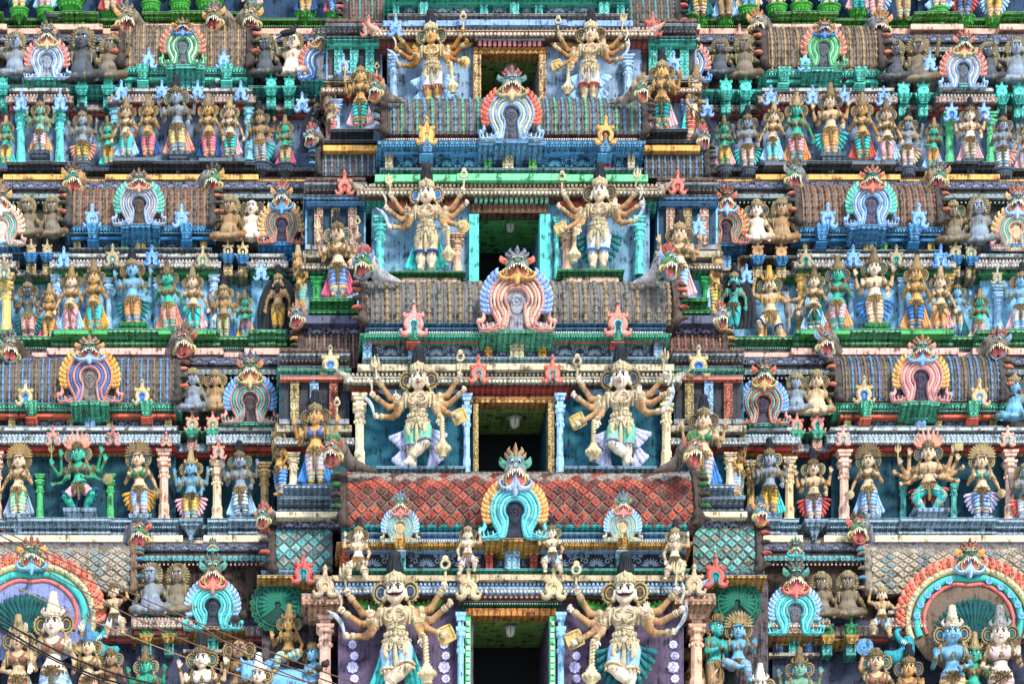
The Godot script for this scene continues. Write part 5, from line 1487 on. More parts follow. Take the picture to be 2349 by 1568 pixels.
	statues([
		["dwarf", "diadem", 63, 452, 548, "bronze", "bronze", "", "", "", "bronze dwarf, left of the two under the cream finials, second roof row", dw],
		["dwarf", "diadem", 121, 452, 548, "bronze", "bronze", "", "", "", "bronze dwarf, right of the two under the cream finials, second roof row", dw],
		["dwarf", "diadem", 525, 450, 556, "brown", "brown", "", "", "", "brown dwarf with pointed headdress at the right end of second-row left vault", dw],
		["dwarf", "none", 577, 462, 556, "pale", "pale", "", "", "", "pale dwarf left of the red and green arch, second roof row", bare],
		["dwarf", "diadem", 1736, 460, 560, "pale", "pale", "", "", "", "pale dwarf right of the red and green arch, second roof row right", bare],
		["dwarf_up", "diadem", 1792, 456, 562, "brown", "brown", "", "", "", "brown dwarf with raised arm left of second-row right vault", dw],
		["dwarf_up_m", "diadem", 2188, 462, 562, "bronze", "bronze", "", "", "", "bronze dwarf with raised arm at the right end of second-row right vault", bare],
		["dwarf", "none", 2246, 460, 564, "grey", "grey", "", "", "", "grey dwarf with white necklace left of the cream and red arch, right", dw],
	], zs[2] + 0.15, g)
	statues([
		["dwarf", "diadem", 442, 846, 946, "grey", "grey", "", "", "", "grey dwarf at the right end of third-row left vault", bare],
		["dwarf", "diadem", 494, 850, 946, "brown", "brown", "", "", "", "brown dwarf left of the teal and salmon arch, third roof row", bare],
		["dwarf", "diadem", 1826, 856, 950, "grey", "brown", "", "", "", "grey dwarf beside the blue-flamed red arch, third roof row right", dw],
		["dwarf_up", "diadem", 1872, 850, 956, "tan", "mint", "", "", "", "tan dwarf with raised arm at the left end of third-row right vault", bare],
		["dwarf", "diadem", 2326, 862, 966, "blue", "blue", "", "", "", "blue dwarf at the right end of third-row right vault", bare],
	], zs[1] + 0.15, g)
	statues([
		["dwarf", "none", 348, 1300, 1412, "grey", "grey", "", "", "", "grey moustached dwarf, left of two under the lowest left roof end", dw],
		["dwarf", "none", 405, 1302, 1412, "bronze", "bronze", "", "", "", "bronze dwarf with round headdress left of the lowest turquoise arch", dw],
		["dwarf", "diadem", 1882, 1312, 1420, "bronze", "bronze", "", "", "", "bronze dwarf right of the lowest turquoise arch on the right", dw],
		["dwarf", "diadem", 1944, 1310, 1420, "bronze", "bronze", "", "", "", "bronze bare-bellied dwarf left of the lowest right roof end", dw],
	], zs[0] + 0.15, g)
	# the lowest scenes
	statues([
		["offer_m", "cone", 42, 1412, 1640, "tan", "salmon", "sand", "turq", "long", "tan bride in orange skirt under the green fan, bottom left"],
		["goddess_m", "cone", 122, 1362, 1640, "pale", "sky", "white", "sky", "long", "tall pale four-armed statue in blue-white garment under the left arch", {"crown": "c9b79b", "dz": 0.15}],
		["offer", "cone", 200, 1436, 1630, "tan", "salmon", "sand", "", "", "tan statue with blue tapering crown right of the tall pale statue", {"crown": "4d7396", "dz": 0.2}],
		["offer_m", "diadem", 258, 1488, 1640, "brown", "slate", "sand", "", "", "brown statue bowing its head under the lowest left pink eave", {"dz": 0.1}],
		["four", "cone", 338, 1484, 1660, "green", "sand", "sand", "", "", "green-faced statue peering out between pillars at the bottom left"],
		["goddess", "bun", 468, 1450, 1680, "pale", "white", "sand", "", "", "pale lady in white bodice with tall brown hair below lowest turquoise arch", {"bodice": "dcd8d0", "dz": 0.15}],
		["offer", "none", 545, 1470, 1660, "brown", "sand", "sand", "", "", "weathered brown statue at the lower left with peeling paint", {"wear": "d"}],
		["offer_m", "cone", 590, 1500, 1700, "pale", "white", "sand", "", "", "white-headed statue with tall crown at the bottom edge, left of centre", {"crown": "d6d2c6", "dz": 0.3}],
		["sit", "cone", 660, 1388, 1560, "gold", "turq", "white", "", "", "golden seated statue in turquoise leggings before the round green peacock tail", {"dz": 0.2}],
		["pray", "bun", 720, 1448, 1640, "blue", "slate", "slate", "", "", "blue bearded statue with joined hands beside the peach column, lower left", {"dz": 0.25, "turn": -0.6}],
		["strike_m", "diadem", 263, 1338, 1462, "tan", "white", "sand", "", "", "small tan warrior above the teal sea-monster end of the left arch", {"nowheel": true}],
		["strike", "diadem", 2022, 1346, 1462, "tan", "sky", "sand", "", "", "small tan winged figure above the teal sea-monster end of the right arch", {"nowheel": true}],
		["pray", "diadem", 1636, 1410, 1600, "teal", "brown", "sand", "", "", "teal kneeling worshipper with joined hands beside the black hair, bottom right", {"turn": 0.7, "dz": 0.1}],
		["sit_m", "fan", 1692, 1404, 1585, "blue", "slate", "slate", "", "", "blue-grey seated ascetic with gold crown before the green peacock disc, right", {"bodice": "none", "dz": 0.15}],
		["offer", "cone", 1748, 1524, 1720, "pale", "white", "sand", "", "", "white-crowned statue just entering at the bottom edge, right of centre", {"crown": "d6d2c6", "dz": 0.3}],
		["four", "cone", 1836, 1486, 1680, "half", "sand", "sand", "", "", "statue with half blue, half tan face below the right turquoise arch"],
		["reach", "diadem", 2018, 1488, 1680, "tan", "sky", "sand", "", "", "tan statue lifting a blue round fan beside the right arch, bottom", {"held": [["fan", "round_shield", "5f93b8", Vector3(-0.16, 1.06, 0.02), 1.4]], "dz": 0.1}],
		["offer_m", "bun", 2086, 1478, 1680, "gold", "sand", "sand", "", "", "golden lady with dark bun between the fan bearer and the blue king", {"dz": 0.1}],
		["offer", "cone", 2186, 1392, 1640, "blue", "sand", "amber", "", "", "blue king with tall cream crown under the right arch", {"bodice": "none", "crown": "c6b597", "dz": 0.25}],
		["offer_m", "cone", 2232, 1452, 1650, "green", "turq", "sand", "", "", "small green bride under the green fan, bottom right", {"dz": 0.1}],
		["offer_m", "cone", 2298, 1392, 1640, "pale", "pink", "sand", "", "", "pale pink statue with grey tapering crown at the bottom right corner", {"bodice": "c9a0a0", "crown": "8d8a86", "dz": 0.25}],
	], zs[0] + 0.5, "statues of the lowest scenes")
	# sages with loose black hair: the hair mantle and beard are parts of the statue
	for q in [["plain", 729, 222, 345, zs[3] + 0.45, "dark", "dark", "dark bearded sage with loose black hair at the left of the topmost doorway", "bun"],
			["plain", 637, 610, 754, zs[2] + 0.4, "brown", "amber", "dark bearded sage in amber dhoti wrapped in long black hair", "bun"],
			["plain", 1603, 250, 330, zs[3] + 0.45, "bronze", "bronze", "grey bearded sage squeezed beside the red-skirted lady, upper right", "diadem"],
			["plain", 1682, 606, 752, zs[2] + 0.4, "teal", "teal", "teal bearded sage with wavy black hair left of the lunging warrior", "bun"],
			["plain", 1598, 1432, 1640, zs[0] + 0.5, "brown", "brown", "weathered brown figure with long black hair at the right of the lowest guardian", "none"]]:
		var o := statue([q[0], q[8], q[1], q[2], q[3], q[5], q[6], "deep", "", "", q[7], {"nowheel": true, "dz": 0.0}], q[4], "bearded sages with loose hair")
		var m := MB.new()
		for s in [-1.0, 1.0]:
			for i in 5:
				var pts: Array = smooth([Vector3(s * (0.02 + i * 0.02), 0.97, -0.06), Vector3(s * (0.08 + i * 0.05), 0.75, -0.09), Vector3(s * (0.07 + i * 0.075), 0.4, -0.09), Vector3(s * (0.06 + i * 0.075), 0.0, -0.08)], 5)
				for j in pts.size(): pts[j].x += 0.008 * sin(j * 1.9 + i)
				m.strip(pts, taper(pts.size(), [0.02, 0.045, 0.05, 0.045]), flat(pts.size(), 0.035), 4)
		put(o, "hair_mantle", m.mesh(), M(INK.hair))
		m = MB.new()
		m.tube(smooth([Vector3(0, 0.835, 0.07), Vector3(0, 0.77, 0.095), Vector3(0, 0.68, 0.1), Vector3(0, 0.63, 0.09)], 3), taper(10, [0.045, 0.06, 0.045, 0.012]), 8)
		put(o, "beard", m.mesh(), M(INK.hair))
	# deer, bull and birds
	animals(zs)

func animals(zs: Array) -> void:
	var o := Node3D.new()
	o.name = "deer_statue"
	o.position = P(1833, 757, zs[2] + 0.3)
	o.scale = Vector3.ONE * 85 * sz(zs[2])
	add_child(o)
	tag(o, "small grey deer statue rearing beside the lunging warrior", "statue")
	var fd := Field.new(Vector3(-0.75, -0.05, -0.35), Vector3(0.6, 1.1, 0.35), 0.026)
	fd.cap(Vector3(0.28, 0.42, 0), Vector3(-0.2, 0.5, 0), 0.17, 0.2, 0.06)
	fd.cap(Vector3(-0.26, 0.58, 0), Vector3(-0.36, 0.92, 0.0), 0.13, 0.085, 0.06)
	fd.cap(Vector3(-0.36, 0.95, 0), Vector3(-0.55, 0.98, 0.03), 0.085, 0.045, 0.04)
	for s in [-1.0, 1.0]:
		fd.cap(Vector3(-0.3, 0.98, s * 0.05), Vector3(-0.2, 1.05, s * 0.13), 0.035, 0.012, 0.02)
		fd.cap(Vector3(0.3, 0.4, s * 0.1), Vector3(0.22, 0.22, s * 0.11), 0.11, 0.06, 0.04)
		fd.cap(Vector3(0.22, 0.22, s * 0.11), Vector3(0.34, 0.12, s * 0.11), 0.055, 0.04, 0.02)
		fd.cap(Vector3(0.34, 0.12, s * 0.11), Vector3(0.3, 0.0, s * 0.11), 0.04, 0.03, 0.02)
		fd.cap(Vector3(-0.22, 0.42, s * 0.1), Vector3(-0.3, 0.22, s * 0.1), 0.08, 0.045, 0.04)
		fd.cap(Vector3(-0.3, 0.22, s * 0.1), Vector3(-0.27, 0.0, s * 0.1), 0.045, 0.03, 0.02)
	fd.cap(Vector3(0.42, 0.5, 0), Vector3(0.5, 0.58, 0), 0.05, 0.02, 0.03)
	var m := MB.new()
	fd.mesh_into(m)
	put(o, "body", m.mesh(), M("8e8b88", "d"))
	m = MB.new()
	m.torus(Vector3(-0.05, 0.48, 0), Vector3(1, 0, 0), 0.205, 0.02, 14, 5)
	m.torus(Vector3(-0.3, 0.72, 0), Vector3(0.3, 1, 0), 0.12, 0.018, 12, 5)
	put(o, "straps", m.mesh(), M("a58c52"))
	o = Node3D.new()
	o.name = "bull_statue"
	o.position = P(660, 1650, zs[0] + 0.55)
	o.scale = Vector3.ONE * 150 * sz(zs[0])
	add_child(o)
	tag(o, "blue painted bull statue carrying the golden seated statue, bottom left", "statue")
	fd = Field.new(Vector3(-0.8, -0.05, -0.4), Vector3(0.7, 1.0, 0.5), 0.03)
	fd.cap(Vector3(0.35, 0.5, 0), Vector3(-0.3, 0.55, 0), 0.24, 0.25, 0.08)
	fd.cap(Vector3(-0.3, 0.74, 0), Vector3(-0.25, 0.78, 0), 0.14, 0.14, 0.08)
	fd.cap(Vector3(-0.4, 0.6, 0.05), Vector3(-0.58, 0.72, 0.15), 0.16, 0.12, 0.06)
	fd.cap(Vector3(-0.6, 0.72, 0.18), Vector3(-0.64, 0.56, 0.32), 0.11, 0.075, 0.05)
	for s in [-1.0, 1.0]:
		fd.cap(Vector3(-0.6 + s * 0.07, 0.8, 0.16), Vector3(-0.6 + s * 0.14, 0.92, 0.16), 0.035, 0.012, 0.02)
		fd.cap(Vector3(-0.6 + s * 0.1, 0.72, 0.14), Vector3(-0.6 + s * 0.22, 0.7, 0.14), 0.04, 0.025, 0.02)
		fd.cap(Vector3(0.38, 0.4, s * 0.13), Vector3(0.4, 0.0, s * 0.13), 0.1, 0.055, 0.04)
		fd.cap(Vector3(-0.32, 0.42, s * 0.13), Vector3(-0.34, 0.0, s * 0.13), 0.1, 0.055, 0.04)
	m = MB.new()
	fd.mesh_into(m)
	put(o, "body", m.mesh(), M("6aa0c6"))
	m = MB.new()
	m.torus(Vector3(-0.46, 0.62, 0.05), Vector3(-1, 0.5, 0.4), 0.18, 0.03, 14, 5)
	put(o, "collar", m.mesh(), M("b08a4c"))
	# live birds perched on the carvings
	fd = Field.new(Vector3(-0.6, -0.1, -0.3), Vector3(0.75, 0.6, 0.3), 0.03)
	fd.cap(Vector3(-0.1, 0.22, 0), Vector3(0.22, 0.14, 0), 0.13, 0.08, 0.04, Vector3(1, 1, 0.9))
	fd.cap(Vector3(0.2, 0.15, 0), Vector3(0.58, 0.03, 0), 0.06, 0.03, 0.04, Vector3(1, 0.5, 1))
	fd.cap(Vector3(-0.16, 0.28, 0), Vector3(-0.24, 0.40, 0), 0.08, 0.065, 0.04)
	fd.cap(Vector3(-0.29, 0.40, 0), Vector3(-0.38, 0.37, 0), 0.022, 0.008, 0.01)
	fd.cap(Vector3(-0.02, 0.12, 0.05), Vector3(-0.02, 0.0, 0.05), 0.018, 0.014, 0.01)
	fd.cap(Vector3(-0.02, 0.12, -0.05), Vector3(-0.02, 0.0, -0.05), 0.018, 0.014, 0.01)
	m = MB.new()
	fd.mesh_into(m)
	lib.bird = m.mesh()
	m = MB.new()
	for s in [-1.0, 1.0]:
		m.ball(Vector3(0.12, 0.2, s * 0.1), Vector3(0.26, 0.085, 0.03), 10, 5)
	lib.wings = m.mesh()
	for q in [[115, 48, 30, zs[3] + 0.5, 0.1, "2a2c31", "crow", "dark bird perched on the mask above the pale blue arch, top left"],
			[553, 22, 34, zs[4] + 0.6, -1.3, "26282c", "crow", "dark bird on the dragon head under the top row, left"],
			[664, 86, 36, zs[3] + 0.5, 2.8, "1f2126", "crow", "black bird perched over the pale dwarf, upper left"],
			[919, 1128, 28, zs[0] + 1.1, -1.3, "33363c", "pigeon", "dark pigeon on the small arch mask at the left of the red diamond roof"],
			[1937, 192, 26, zs[3] + 0.8, -1.4, "2c2f36", "crow", "dark bird between the two blue finials, upper right shrine"],
			[497, 190, 16, zs[3] + 0.75, -1.2, "d8d6d0", "pigeon", "small white bird on the eave of the upper left shrine"]]:
		var bd := Node3D.new()
		bd.name = numbered(q[6])
		bd.transform = Transform3D(Basis.from_euler(Vector3(0, q[4], 0)).scaled(Vector3.ONE * q[2] * 1.7 * sz(q[3])), P(q[0], q[1], q[3]))
		add_child(bd)
		tag(bd, q[7], "bird")
		put(bd, "body", lib.bird, M(q[5], "k"))
		put(bd, "wings", lib.wings, M(q[5], "k"))

# ---------------------------------------------------------------- the tower
const ZC := [0.0, -0.9, -1.8, -2.7, -3.6]
const ZS := [-1.2, -2.1, -3.0, -3.9, -4.8]

func side_tiers() -> void:
	# for each storey: rows of podium, slab and eave; colours; projecting bays as [u0, u1]
	var T := [
		{"pod": [1700, 1740], "slab": [1740, 1760], "eave": [1408, 1440], "cp": "8fa9bd", "cs": "dcc6a0", "ce": "b59a8c", "ret": "b0544e", "wall": "3a3f55", "up": "4b3a30", "deep": [1242, 1420],
			"bays": [[-120, -20], [300, 442], [2030, 2128], [1762, 1905]], "podtop": 1700},
		{"pod": [1190, 1224], "slab": [1226, 1243], "eave": [988, 1018], "cp": "a4c4da", "cs": "dcc6a0", "ce": "a6b6c0", "ret": "a8352f", "wall": "16434f", "up": "46423f", "deep": [815, 990],
			"bays": [[-120, 412], [472, 640], [1897, 2460], [1695, 1836]]},
		{"pod": [757, 788], "slab": [797, 813], "eave": [590, 614], "cp": "62b07c", "cs": "dba898", "ce": "b2aaa6", "ret": "3f8a55", "wall": "7fb4d4", "up": "46423e", "deep": [412, 592],
			"bays": [[-120, 34], [112, 506], [566, 660], [1822, 2194], [2238, 2460]]},
		{"pod": [372, 398], "slab": [399, 412], "eave": [210, 236], "cp": "46505c", "cs": "e2a552", "ce": "aa9488", "ret": "b0544e", "wall": "7486a0", "up": "4a4642", "deep": [75, 212],
			"bays": [[12, 166], [246, 586], [1740, 2060], [2148, 2288]]},
		{"pod": [28, 50], "slab": [54, 68], "eave": [-170, -140], "cp": "58a04c", "cs": "dba58e", "ce": "aa9488", "ret": "3f8a55", "wall": "28425e", "up": "4a4642", "deep": [-330, -150],
			"bays": [[-120, 8], [107, 228], [322, 548], [1572, 1600], [1776, 1924], [2096, 2204], [2300, 2460]]},
	]
	for k in 5:
		var t: Dictionary = T[k]
		var z: float = ZS[k]
		# storey walls and floor mass, left and right of the middle bay
		for half in [[-140, 890], [1452, 2480]]:
			var U0: int = half[0]
			var U1: int = half[1]
			bar("wall", "slab", U0, U1, t.eave[0], t.pod[0] + 40, z - 3.0, z - 0.22, M(t.wall, "p"))
			bar("upper_wall", "slab", U0, U1, t.deep[0] + 4, t.deep[1] + 26, z - 3.0, z - 0.25, M(t.up, "d"))
			bar("podium", "podium", U0, U1, t.pod[0] + 15, t.pod[1] + 13, z - 1.0, z + 0.34, M(t.cp, "o"))
			bar("string_course", "slab", U0, U1, t.slab[0] + 10, t.slab[1] + 10, z - 1.0, z + 0.30, M(t.cs))
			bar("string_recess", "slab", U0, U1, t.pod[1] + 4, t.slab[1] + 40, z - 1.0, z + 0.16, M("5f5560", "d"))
			beads(tower, U0, U1, t.pod[1] + 10, z + 0.32, 2.0, M(t.cp), 1.3)
			bar("eave", "eave", U0, U1, t.eave[0] + 20, t.eave[1] + 18, z - 0.6, z + 0.10, M(t.ce, "o"))
			bar("eave_soffit", "slab", U0, U1, t.eave[1] + 20, t.eave[1] + 30, z - 0.6, z - 0.04, M(t.ret))
			var d0: int = t.deep[0]
			bar("rear_eave", "eave", U0, U1, d0 + 22, d0 + 44, z - 1.0, z - 0.02, M({0: "6fa8a8", 1: "8f9c9a", 2: "96a6a4", 3: "9aa098", 4: "9aa098"}[k], "o"))
			bar("rear_band", "cyma", U0, U1, d0 + 46, d0 + 58, z - 1.0, z - 0.10, M({0: "b0605a", 1: "4f78b0", 2: "3f8a70", 3: "8a6a52", 4: "8a6a52"}[k], "o"))
			beads(tower, U0, U1, d0 + 52, z - 0.095, 3.0, M("d9b8a8"), 1.6)
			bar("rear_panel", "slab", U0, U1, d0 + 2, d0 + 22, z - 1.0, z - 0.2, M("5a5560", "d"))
			scrolls(U0, U1, d0 + 4, d0 + 20, z - 0.195, "aeb8d0")
		for b in t.bays:
			var u0: float = b[0]
			var u1: float = b[1]
			bar("podium", "podium", u0 + 3, u1 - 3, t.pod[0], t.pod[1], z - 0.3, z + 0.62, M(t.cp, "o"))
			beads(tower, u0 + 6, u1 - 6, lerpf(t.pod[0], t.pod[1], 0.55), z + 0.56, 2.0, M(t.cp), 1.4)
			bar("podium", "podium", lerpf(u0, u1, 0.3), lerpf(u0, u1, 0.7), t.pod[0] - 2, t.pod[1] - 3, z - 0.3, z + 0.70, M(t.cp, "o"))
			bar("string_course", "slab", u0 - 6, u1 + 6, t.slab[0], t.slab[1], z - 0.3, z + 0.66, M(t.cs))
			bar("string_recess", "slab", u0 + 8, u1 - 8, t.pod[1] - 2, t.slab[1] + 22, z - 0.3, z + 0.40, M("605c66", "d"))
			scrolls(u0 + 12, u1 - 12, t.slab[1] + 3, t.slab[1] + 15, z + 0.405, "b9c0d4")
			bar("eave", "eave", u0, u1, t.eave[0], t.eave[1], z - 0.3, z + 0.38, M(t.ce, "o"))
			beads(tower, u0 + 3, u1 - 3, t.eave[1] - 5, z + 0.385, 2.6, M("ddd0ae" if k != 3 else "d9a890"))
			beads(tower, u0 + 4, u1 - 4, lerpf(t.eave[0], t.eave[1], 0.35), z + 0.33, 3.4, M(t.ce), 1.15)
			bar("eave_top", "slab", u0 + 8, u1 - 8, t.eave[0] - 9, t.eave[0] - 1, z - 0.3, z + 0.30, M("a8aaa4", "d"))
			bar("eave_soffit", "slab", u0 + 8, u1 - 8, t.eave[1] + 4, t.eave[1] + 16, z - 0.3, z + 0.24, M(t.ret))
			bar("soffit_frieze", "cyma", u0 + 14, u1 - 14, t.eave[1] + 16, t.eave[1] + 26, z - 0.3, z + 0.17, M({0: "58b098", 1: "d9a05a", 2: "4f9f6a", 3: "6fb0a8", 4: "d9a05a"}[k], "o"))
			bar("bay_wall", "slab", u0 + 10, u1 - 10, t.eave[1] + 20, t.pod[0] + 10, z - 0.3, z + 0.02, M(t.wall, "p"))

func roofs() -> void:
	# barrel vaults over the projecting bays: [storey, u0, u1, v ridge, v lower, ledge top, ledge bottom, pilaster bottom, shell, ribs, ledge colour, trim, claw, wings]
	var tan2 := ["8a6a4a", "b98a4e", "6a4a34"]
	var red2 := ["8d4a34", "7a5a44", "c07a48"]
	var blu2 := ["5f7fc0", "8a6f4e", "4f8fc0", "7c6a54"]
	var R := [
		[3, 276, 572, 68, 148, 155, 176, 203, "827262", tan2, "5ac2ae", "5ac2ae", "4a3d34"],
		[3, 1752, 2022, 72, 150, 162, 182, 206, "827262", tan2, "5ac2ae", "5ac2ae", "4a3d34"],
		[2, 156, 486, 440, 512, 520, 542, 570, "7c6c5e", red2, "4a90bc", "2f6a96", "4a453f"],
		[2, 1830, 2156, 434, 508, 522, 546, 574, "7c6c5e", red2, "4f8fbe", "2f6a96", "4a4038"],
		[1, -30, 408, 832, 914, 926, 948, 978, "6f6358", blu2, "54b08c", "c8553a", "4f453e"],
		[1, 1922, 2302, 826, 910, 926, 950, 978, "6f6358", blu2, "54b08c", "c8553a", "4f453e"],
	]
	var pcol := {3: ["4fbcaa", "5fc4b4", "4fbcaa", "66cfc4", "4fbcaa", "5fc4b4", "4fbcaa"], 2: ["a8925e", "b8503f", "6fbf62", "a8925e", "6fbf62", "b8503f", "b89a48"], 1: ["a08a4e", "7fb0dc", "a08a4e", "7fb0dc", "a08a4e", "6fa4d6", "a08a4e"]}
	for r in R:
		var k: int = r[0]
		var z: float = ZS[k] - 0.2
		var u0: float = r[1]
		var u1: float = r[2]
		vault(u0, u1, r[3], r[4], z - 0.15, z + 0.42, r[8], r[9], 15.0, 3, r[12], false, "b5654a")
		bar("roof_foot", "roll", u0 + 6, u1 - 6, r[4], r[4] + 7, z - 0.2, z + 0.44, M("8f5a48" if k == 3 else "5f7f96", "o"))
		bar("ledge", "cyma", u0 - 8, u1 + 8, r[5], r[6], z - 0.25, z + 0.46, M(r[10], "o"))
		beads(tower, u0, u1, r[6] - 8, z + 0.40, 1.6, M("cfe6de"))
		beads(tower, u0 - 4, u1 + 4, r[5] + 8, z + 0.455, 2.6, M(r[10]), 1.3)
		bar("ledge_trim", "slab", u0 + 6, u1 - 6, r[6], r[6] + 7, z - 0.25, z + 0.36, M(r[11]))
		bar("frieze_wall", "slab", u0 + 10, u1 - 10, r[6], r[7] + 14, z - 0.25, z + 0.16, M("28323f" if k < 3 else "4c3d36"))
		bar("frieze_base", "cyma", u0 + 2, u1 - 2, r[7], r[7] + 8, z - 0.25, z + 0.46, M({1: "86a6bc", 2: "7f8c90", 3: "a8806a"}[k], "o"))
		var c := (u0 + u1) / 2
		if u0 < 0: c = 205.0
		if r[1] == 1922: c = 2112.0
		var w: float = (u1 - maxf(u0, 0.0)) / 2
		var xs := [-0.88, -0.66, -0.22, 0.0, 0.22, 0.64, 0.88]
		for i in 7:
			var u: float = c + xs[i] * w
			var pw: float = [16, 19, 16, 24, 16, 19, 16][i]
			bar("pilaster", "slab", u - pw / 2, u + pw / 2, r[6] + 6, r[7] + 1, z, z + 0.3 + (0.14 if i in [1, 3, 5] else 0.0), M(pcol[k][i], "o"))
			if i < 6: scrolls(u + pw / 2 + 3, c + xs[i + 1] * w - 11, r[6] + 8, r[7] - 1, z + 0.165, "93a6bd")
		for i in [1, 5]: capital(c + xs[i] * w, 34, r[5] - 2, r[6] + 8, z + 0.66, r[10], r[11])
		bar("ledge_step", "cyma", c - 44, c + 44, r[5] - 3, r[6] + 3, z, z + 0.66, M(r[10], "o"))
		bar("ledge_step", "cyma", c - 24, c + 24, r[5] - 6, r[6] + 3, z, z + 0.74, M(r[10], "o"))
	# short walls and lesser ledges between the vaults, under the arches and finials
	for q in [[3, 50, 155, 180, 200, 225, "5ac2ae"], [3, 2155, 2262, 196, 216, 238, "5ac2ae"], [3, 690, 775, 184, 204, 226, "5ac2ae"], [3, 1540, 1626, 188, 206, 228, "b08a58"],
			[2, -40, 42, 556, 582, 612, "4a90bc"], [2, 592, 700, 558, 584, 614, "3a86c0"], [2, 1618, 1712, 560, 584, 612, "35678c"], [2, 2270, 2390, 562, 586, 616, "4f8fbe"],
			[1, 505, 642, 972, 990, 1014, "54b08c"], [1, 1692, 1816, 974, 992, 1014, "4a9a86"],
			[0, 415, 560, 1440, 1462, 1488, "b98a4a"], [0, 1760, 1884, 1448, 1470, 1496, "b98a4a"]]:
		var z: float = ZS[q[0]] - 0.2
		bar("ledge", "cyma", q[1], q[2], q[3], q[4], z - 0.3, z + 0.5, M(q[6], "o"))
		bar("ledge_step", "cyma", q[1] + 26, q[2] - 26, q[3] - 3, q[4] + 2, z - 0.3, z + 0.58, M(q[6], "o"))
		bar("frieze_wall", "slab", q[1] + 12, q[2] - 12, q[4], q[5] + 20, z - 0.3, z + 0.12, M("2c343f"))
		var cc: float = (q[1] + q[2]) / 2.0
		for d in [-34, 0, 34]: bar("pilaster", "slab", cc + d - (8 if d else 12), cc + d + (8 if d else 12), q[4], q[5] + 2, z, z + 0.24 + (0.1 if d == 0 else 0.0), M(["58c0b4", "7fb0dc", "c8a080"][abs(q[0] * 2 + int(d != 0)) % 3], "o"))
		bar("frieze_base", "slab", q[1] + 4, q[2] - 4, q[5], q[5] + 8, z - 0.3, z + 0.4, M("9a8a78", "d"))
	# low walls behind the dwarfs, with pairs of finials on little blocks in front
	for q in [[3, 5, 165, 203, "4fbcaa", "5ac2ae", "6fd0c0"], [3, 187, 165, 203, "4fbcaa", "35a08a", "6fd0c0"], [3, 247, 165, 203, "4fbcaa", "35a08a", "6fd0c0"], [3, 621, 165, 205, "4fbcaa", "6fd0c0", "6fd0c0"], [3, 663, 165, 205, "4fbcaa", "6fd0c0", "6fd0c0"],
			[3, 1665, 168, 215, "4fbcaa", "6fd0c0", "6fd0c0"], [3, 1710, 168, 215, "4fbcaa", "6fd0c0", "6fd0c0"], [3, 2073, 176, 222, "5fcab6", "6fd0c0", "6fd0c0"], [3, 2118, 176, 222, "5fcab6", "6fd0c0", "6fd0c0"], [3, 2298, 180, 225, "4fbcaa", "6fd0c0", "6fd0c0"], [3, 2338, 180, 225, "4fbcaa", "6fd0c0", "6fd0c0"],
			[2, 70, 548, 586, "a08e6c", "c9b48a", "d8b878"], [2, 107, 548, 586, "a08e6c", "c9b48a", "d8b878"], [2, 522, 548, 588, "a08e6c", "24344a", "d8b878"], [2, 556, 548, 590, "c8b078", "24344a", "d8b878"],
			[2, 1738, 548, 592, "b98a5c", "c99a6a", "c99a6a"], [2, 1792, 550, 594, "b98a5c", "c99a6a", "c99a6a"], [2, 2192, 548, 592, "a08e6c", "c9b48a", "2f7f76"], [2, 2228, 550, 594, "a08e6c", "2f8f80", "d8b878"],
			[1, 440, 940, 988, "d98a72", "3f9f90", "e2b878"], [1, 487, 940, 988, "d98a72", "3f9f90", "e2b878"], [1, 1828, 944, 992, "d07a6a", "4aa59a", "e2b878"], [1, 1875, 940, 990, "e08a78", "4aa59a", "2f7f76"],
			[0, 335, 1410, 1458, "2f7a4c", "5f9a7a", "3f9a5c"], [0, 386, 1410, 1458, "2f7a4c", "5f9a7a", "3f9a5c"], [0, 1898, 1414, 1460, "2f7a4c", "2f6a44", "3f9a5c"], [0, 1953, 1414, 1460, "2f7a4c", "2f6a44", "3f9a5c"]]:
		var z: float = ZS[q[0]] + 0.26
		var blk: String = ["c99a4a", "54b08c", "3f86b8", "46b8a6"][q[0]]
		finial(q[1], q[2], q[3], z, q[4], q[5], q[6])
		capital(q[1], 36, q[3] - 1, q[3] + 18, z + 0.14, blk)
		bar("pilaster", "slab", q[1] - 11, q[1] + 11, q[3] + 17, q[3] + 44, z - 0.5, z - 0.02, M(["58a8a0", "d9a08c", "b8a070", "5cc4b4"][q[0]], "o"))
	for q in [[3, -140, 275, 196, 214, "5ac2ae"], [3, 570, 790, 198, 214, "4a8f84"], [3, 1560, 1760, 206, 222, "5ac2ae"], [3, 2030, 2480, 214, 230, "3f9f8c"], [2, -140, 160, 580, 598, "355f86"], [2, 490, 600, 584, 600, "35607f"], [2, 1700, 1835, 588, 604, "6a5a4a"], [2, 2160, 2480, 588, 604, "35607f"],
			[1, 410, 520, 990, 1004, "4f7f68"], [1, 1805, 1920, 992, 1006, "3f8a66"], [0, 300, 430, 1462, 1476, "b98a4a"], [0, 1870, 2000, 1466, 1480, "b98a4a"]]:
		var z: float = ZS[q[0]]
		bar("ledge", "cyma", q[1], q[2], q[3], q[4], z - 0.3, z + 0.18, M(q[5], "o"))
	# finials on the eaves: [storey, z offset, u, v0, v1, frame, scroll, knob]
	var B := "86b0e0"
	var b2 := "a8c8ee"
	var TN := "a08e6c"
	var PK := "dc8a78"
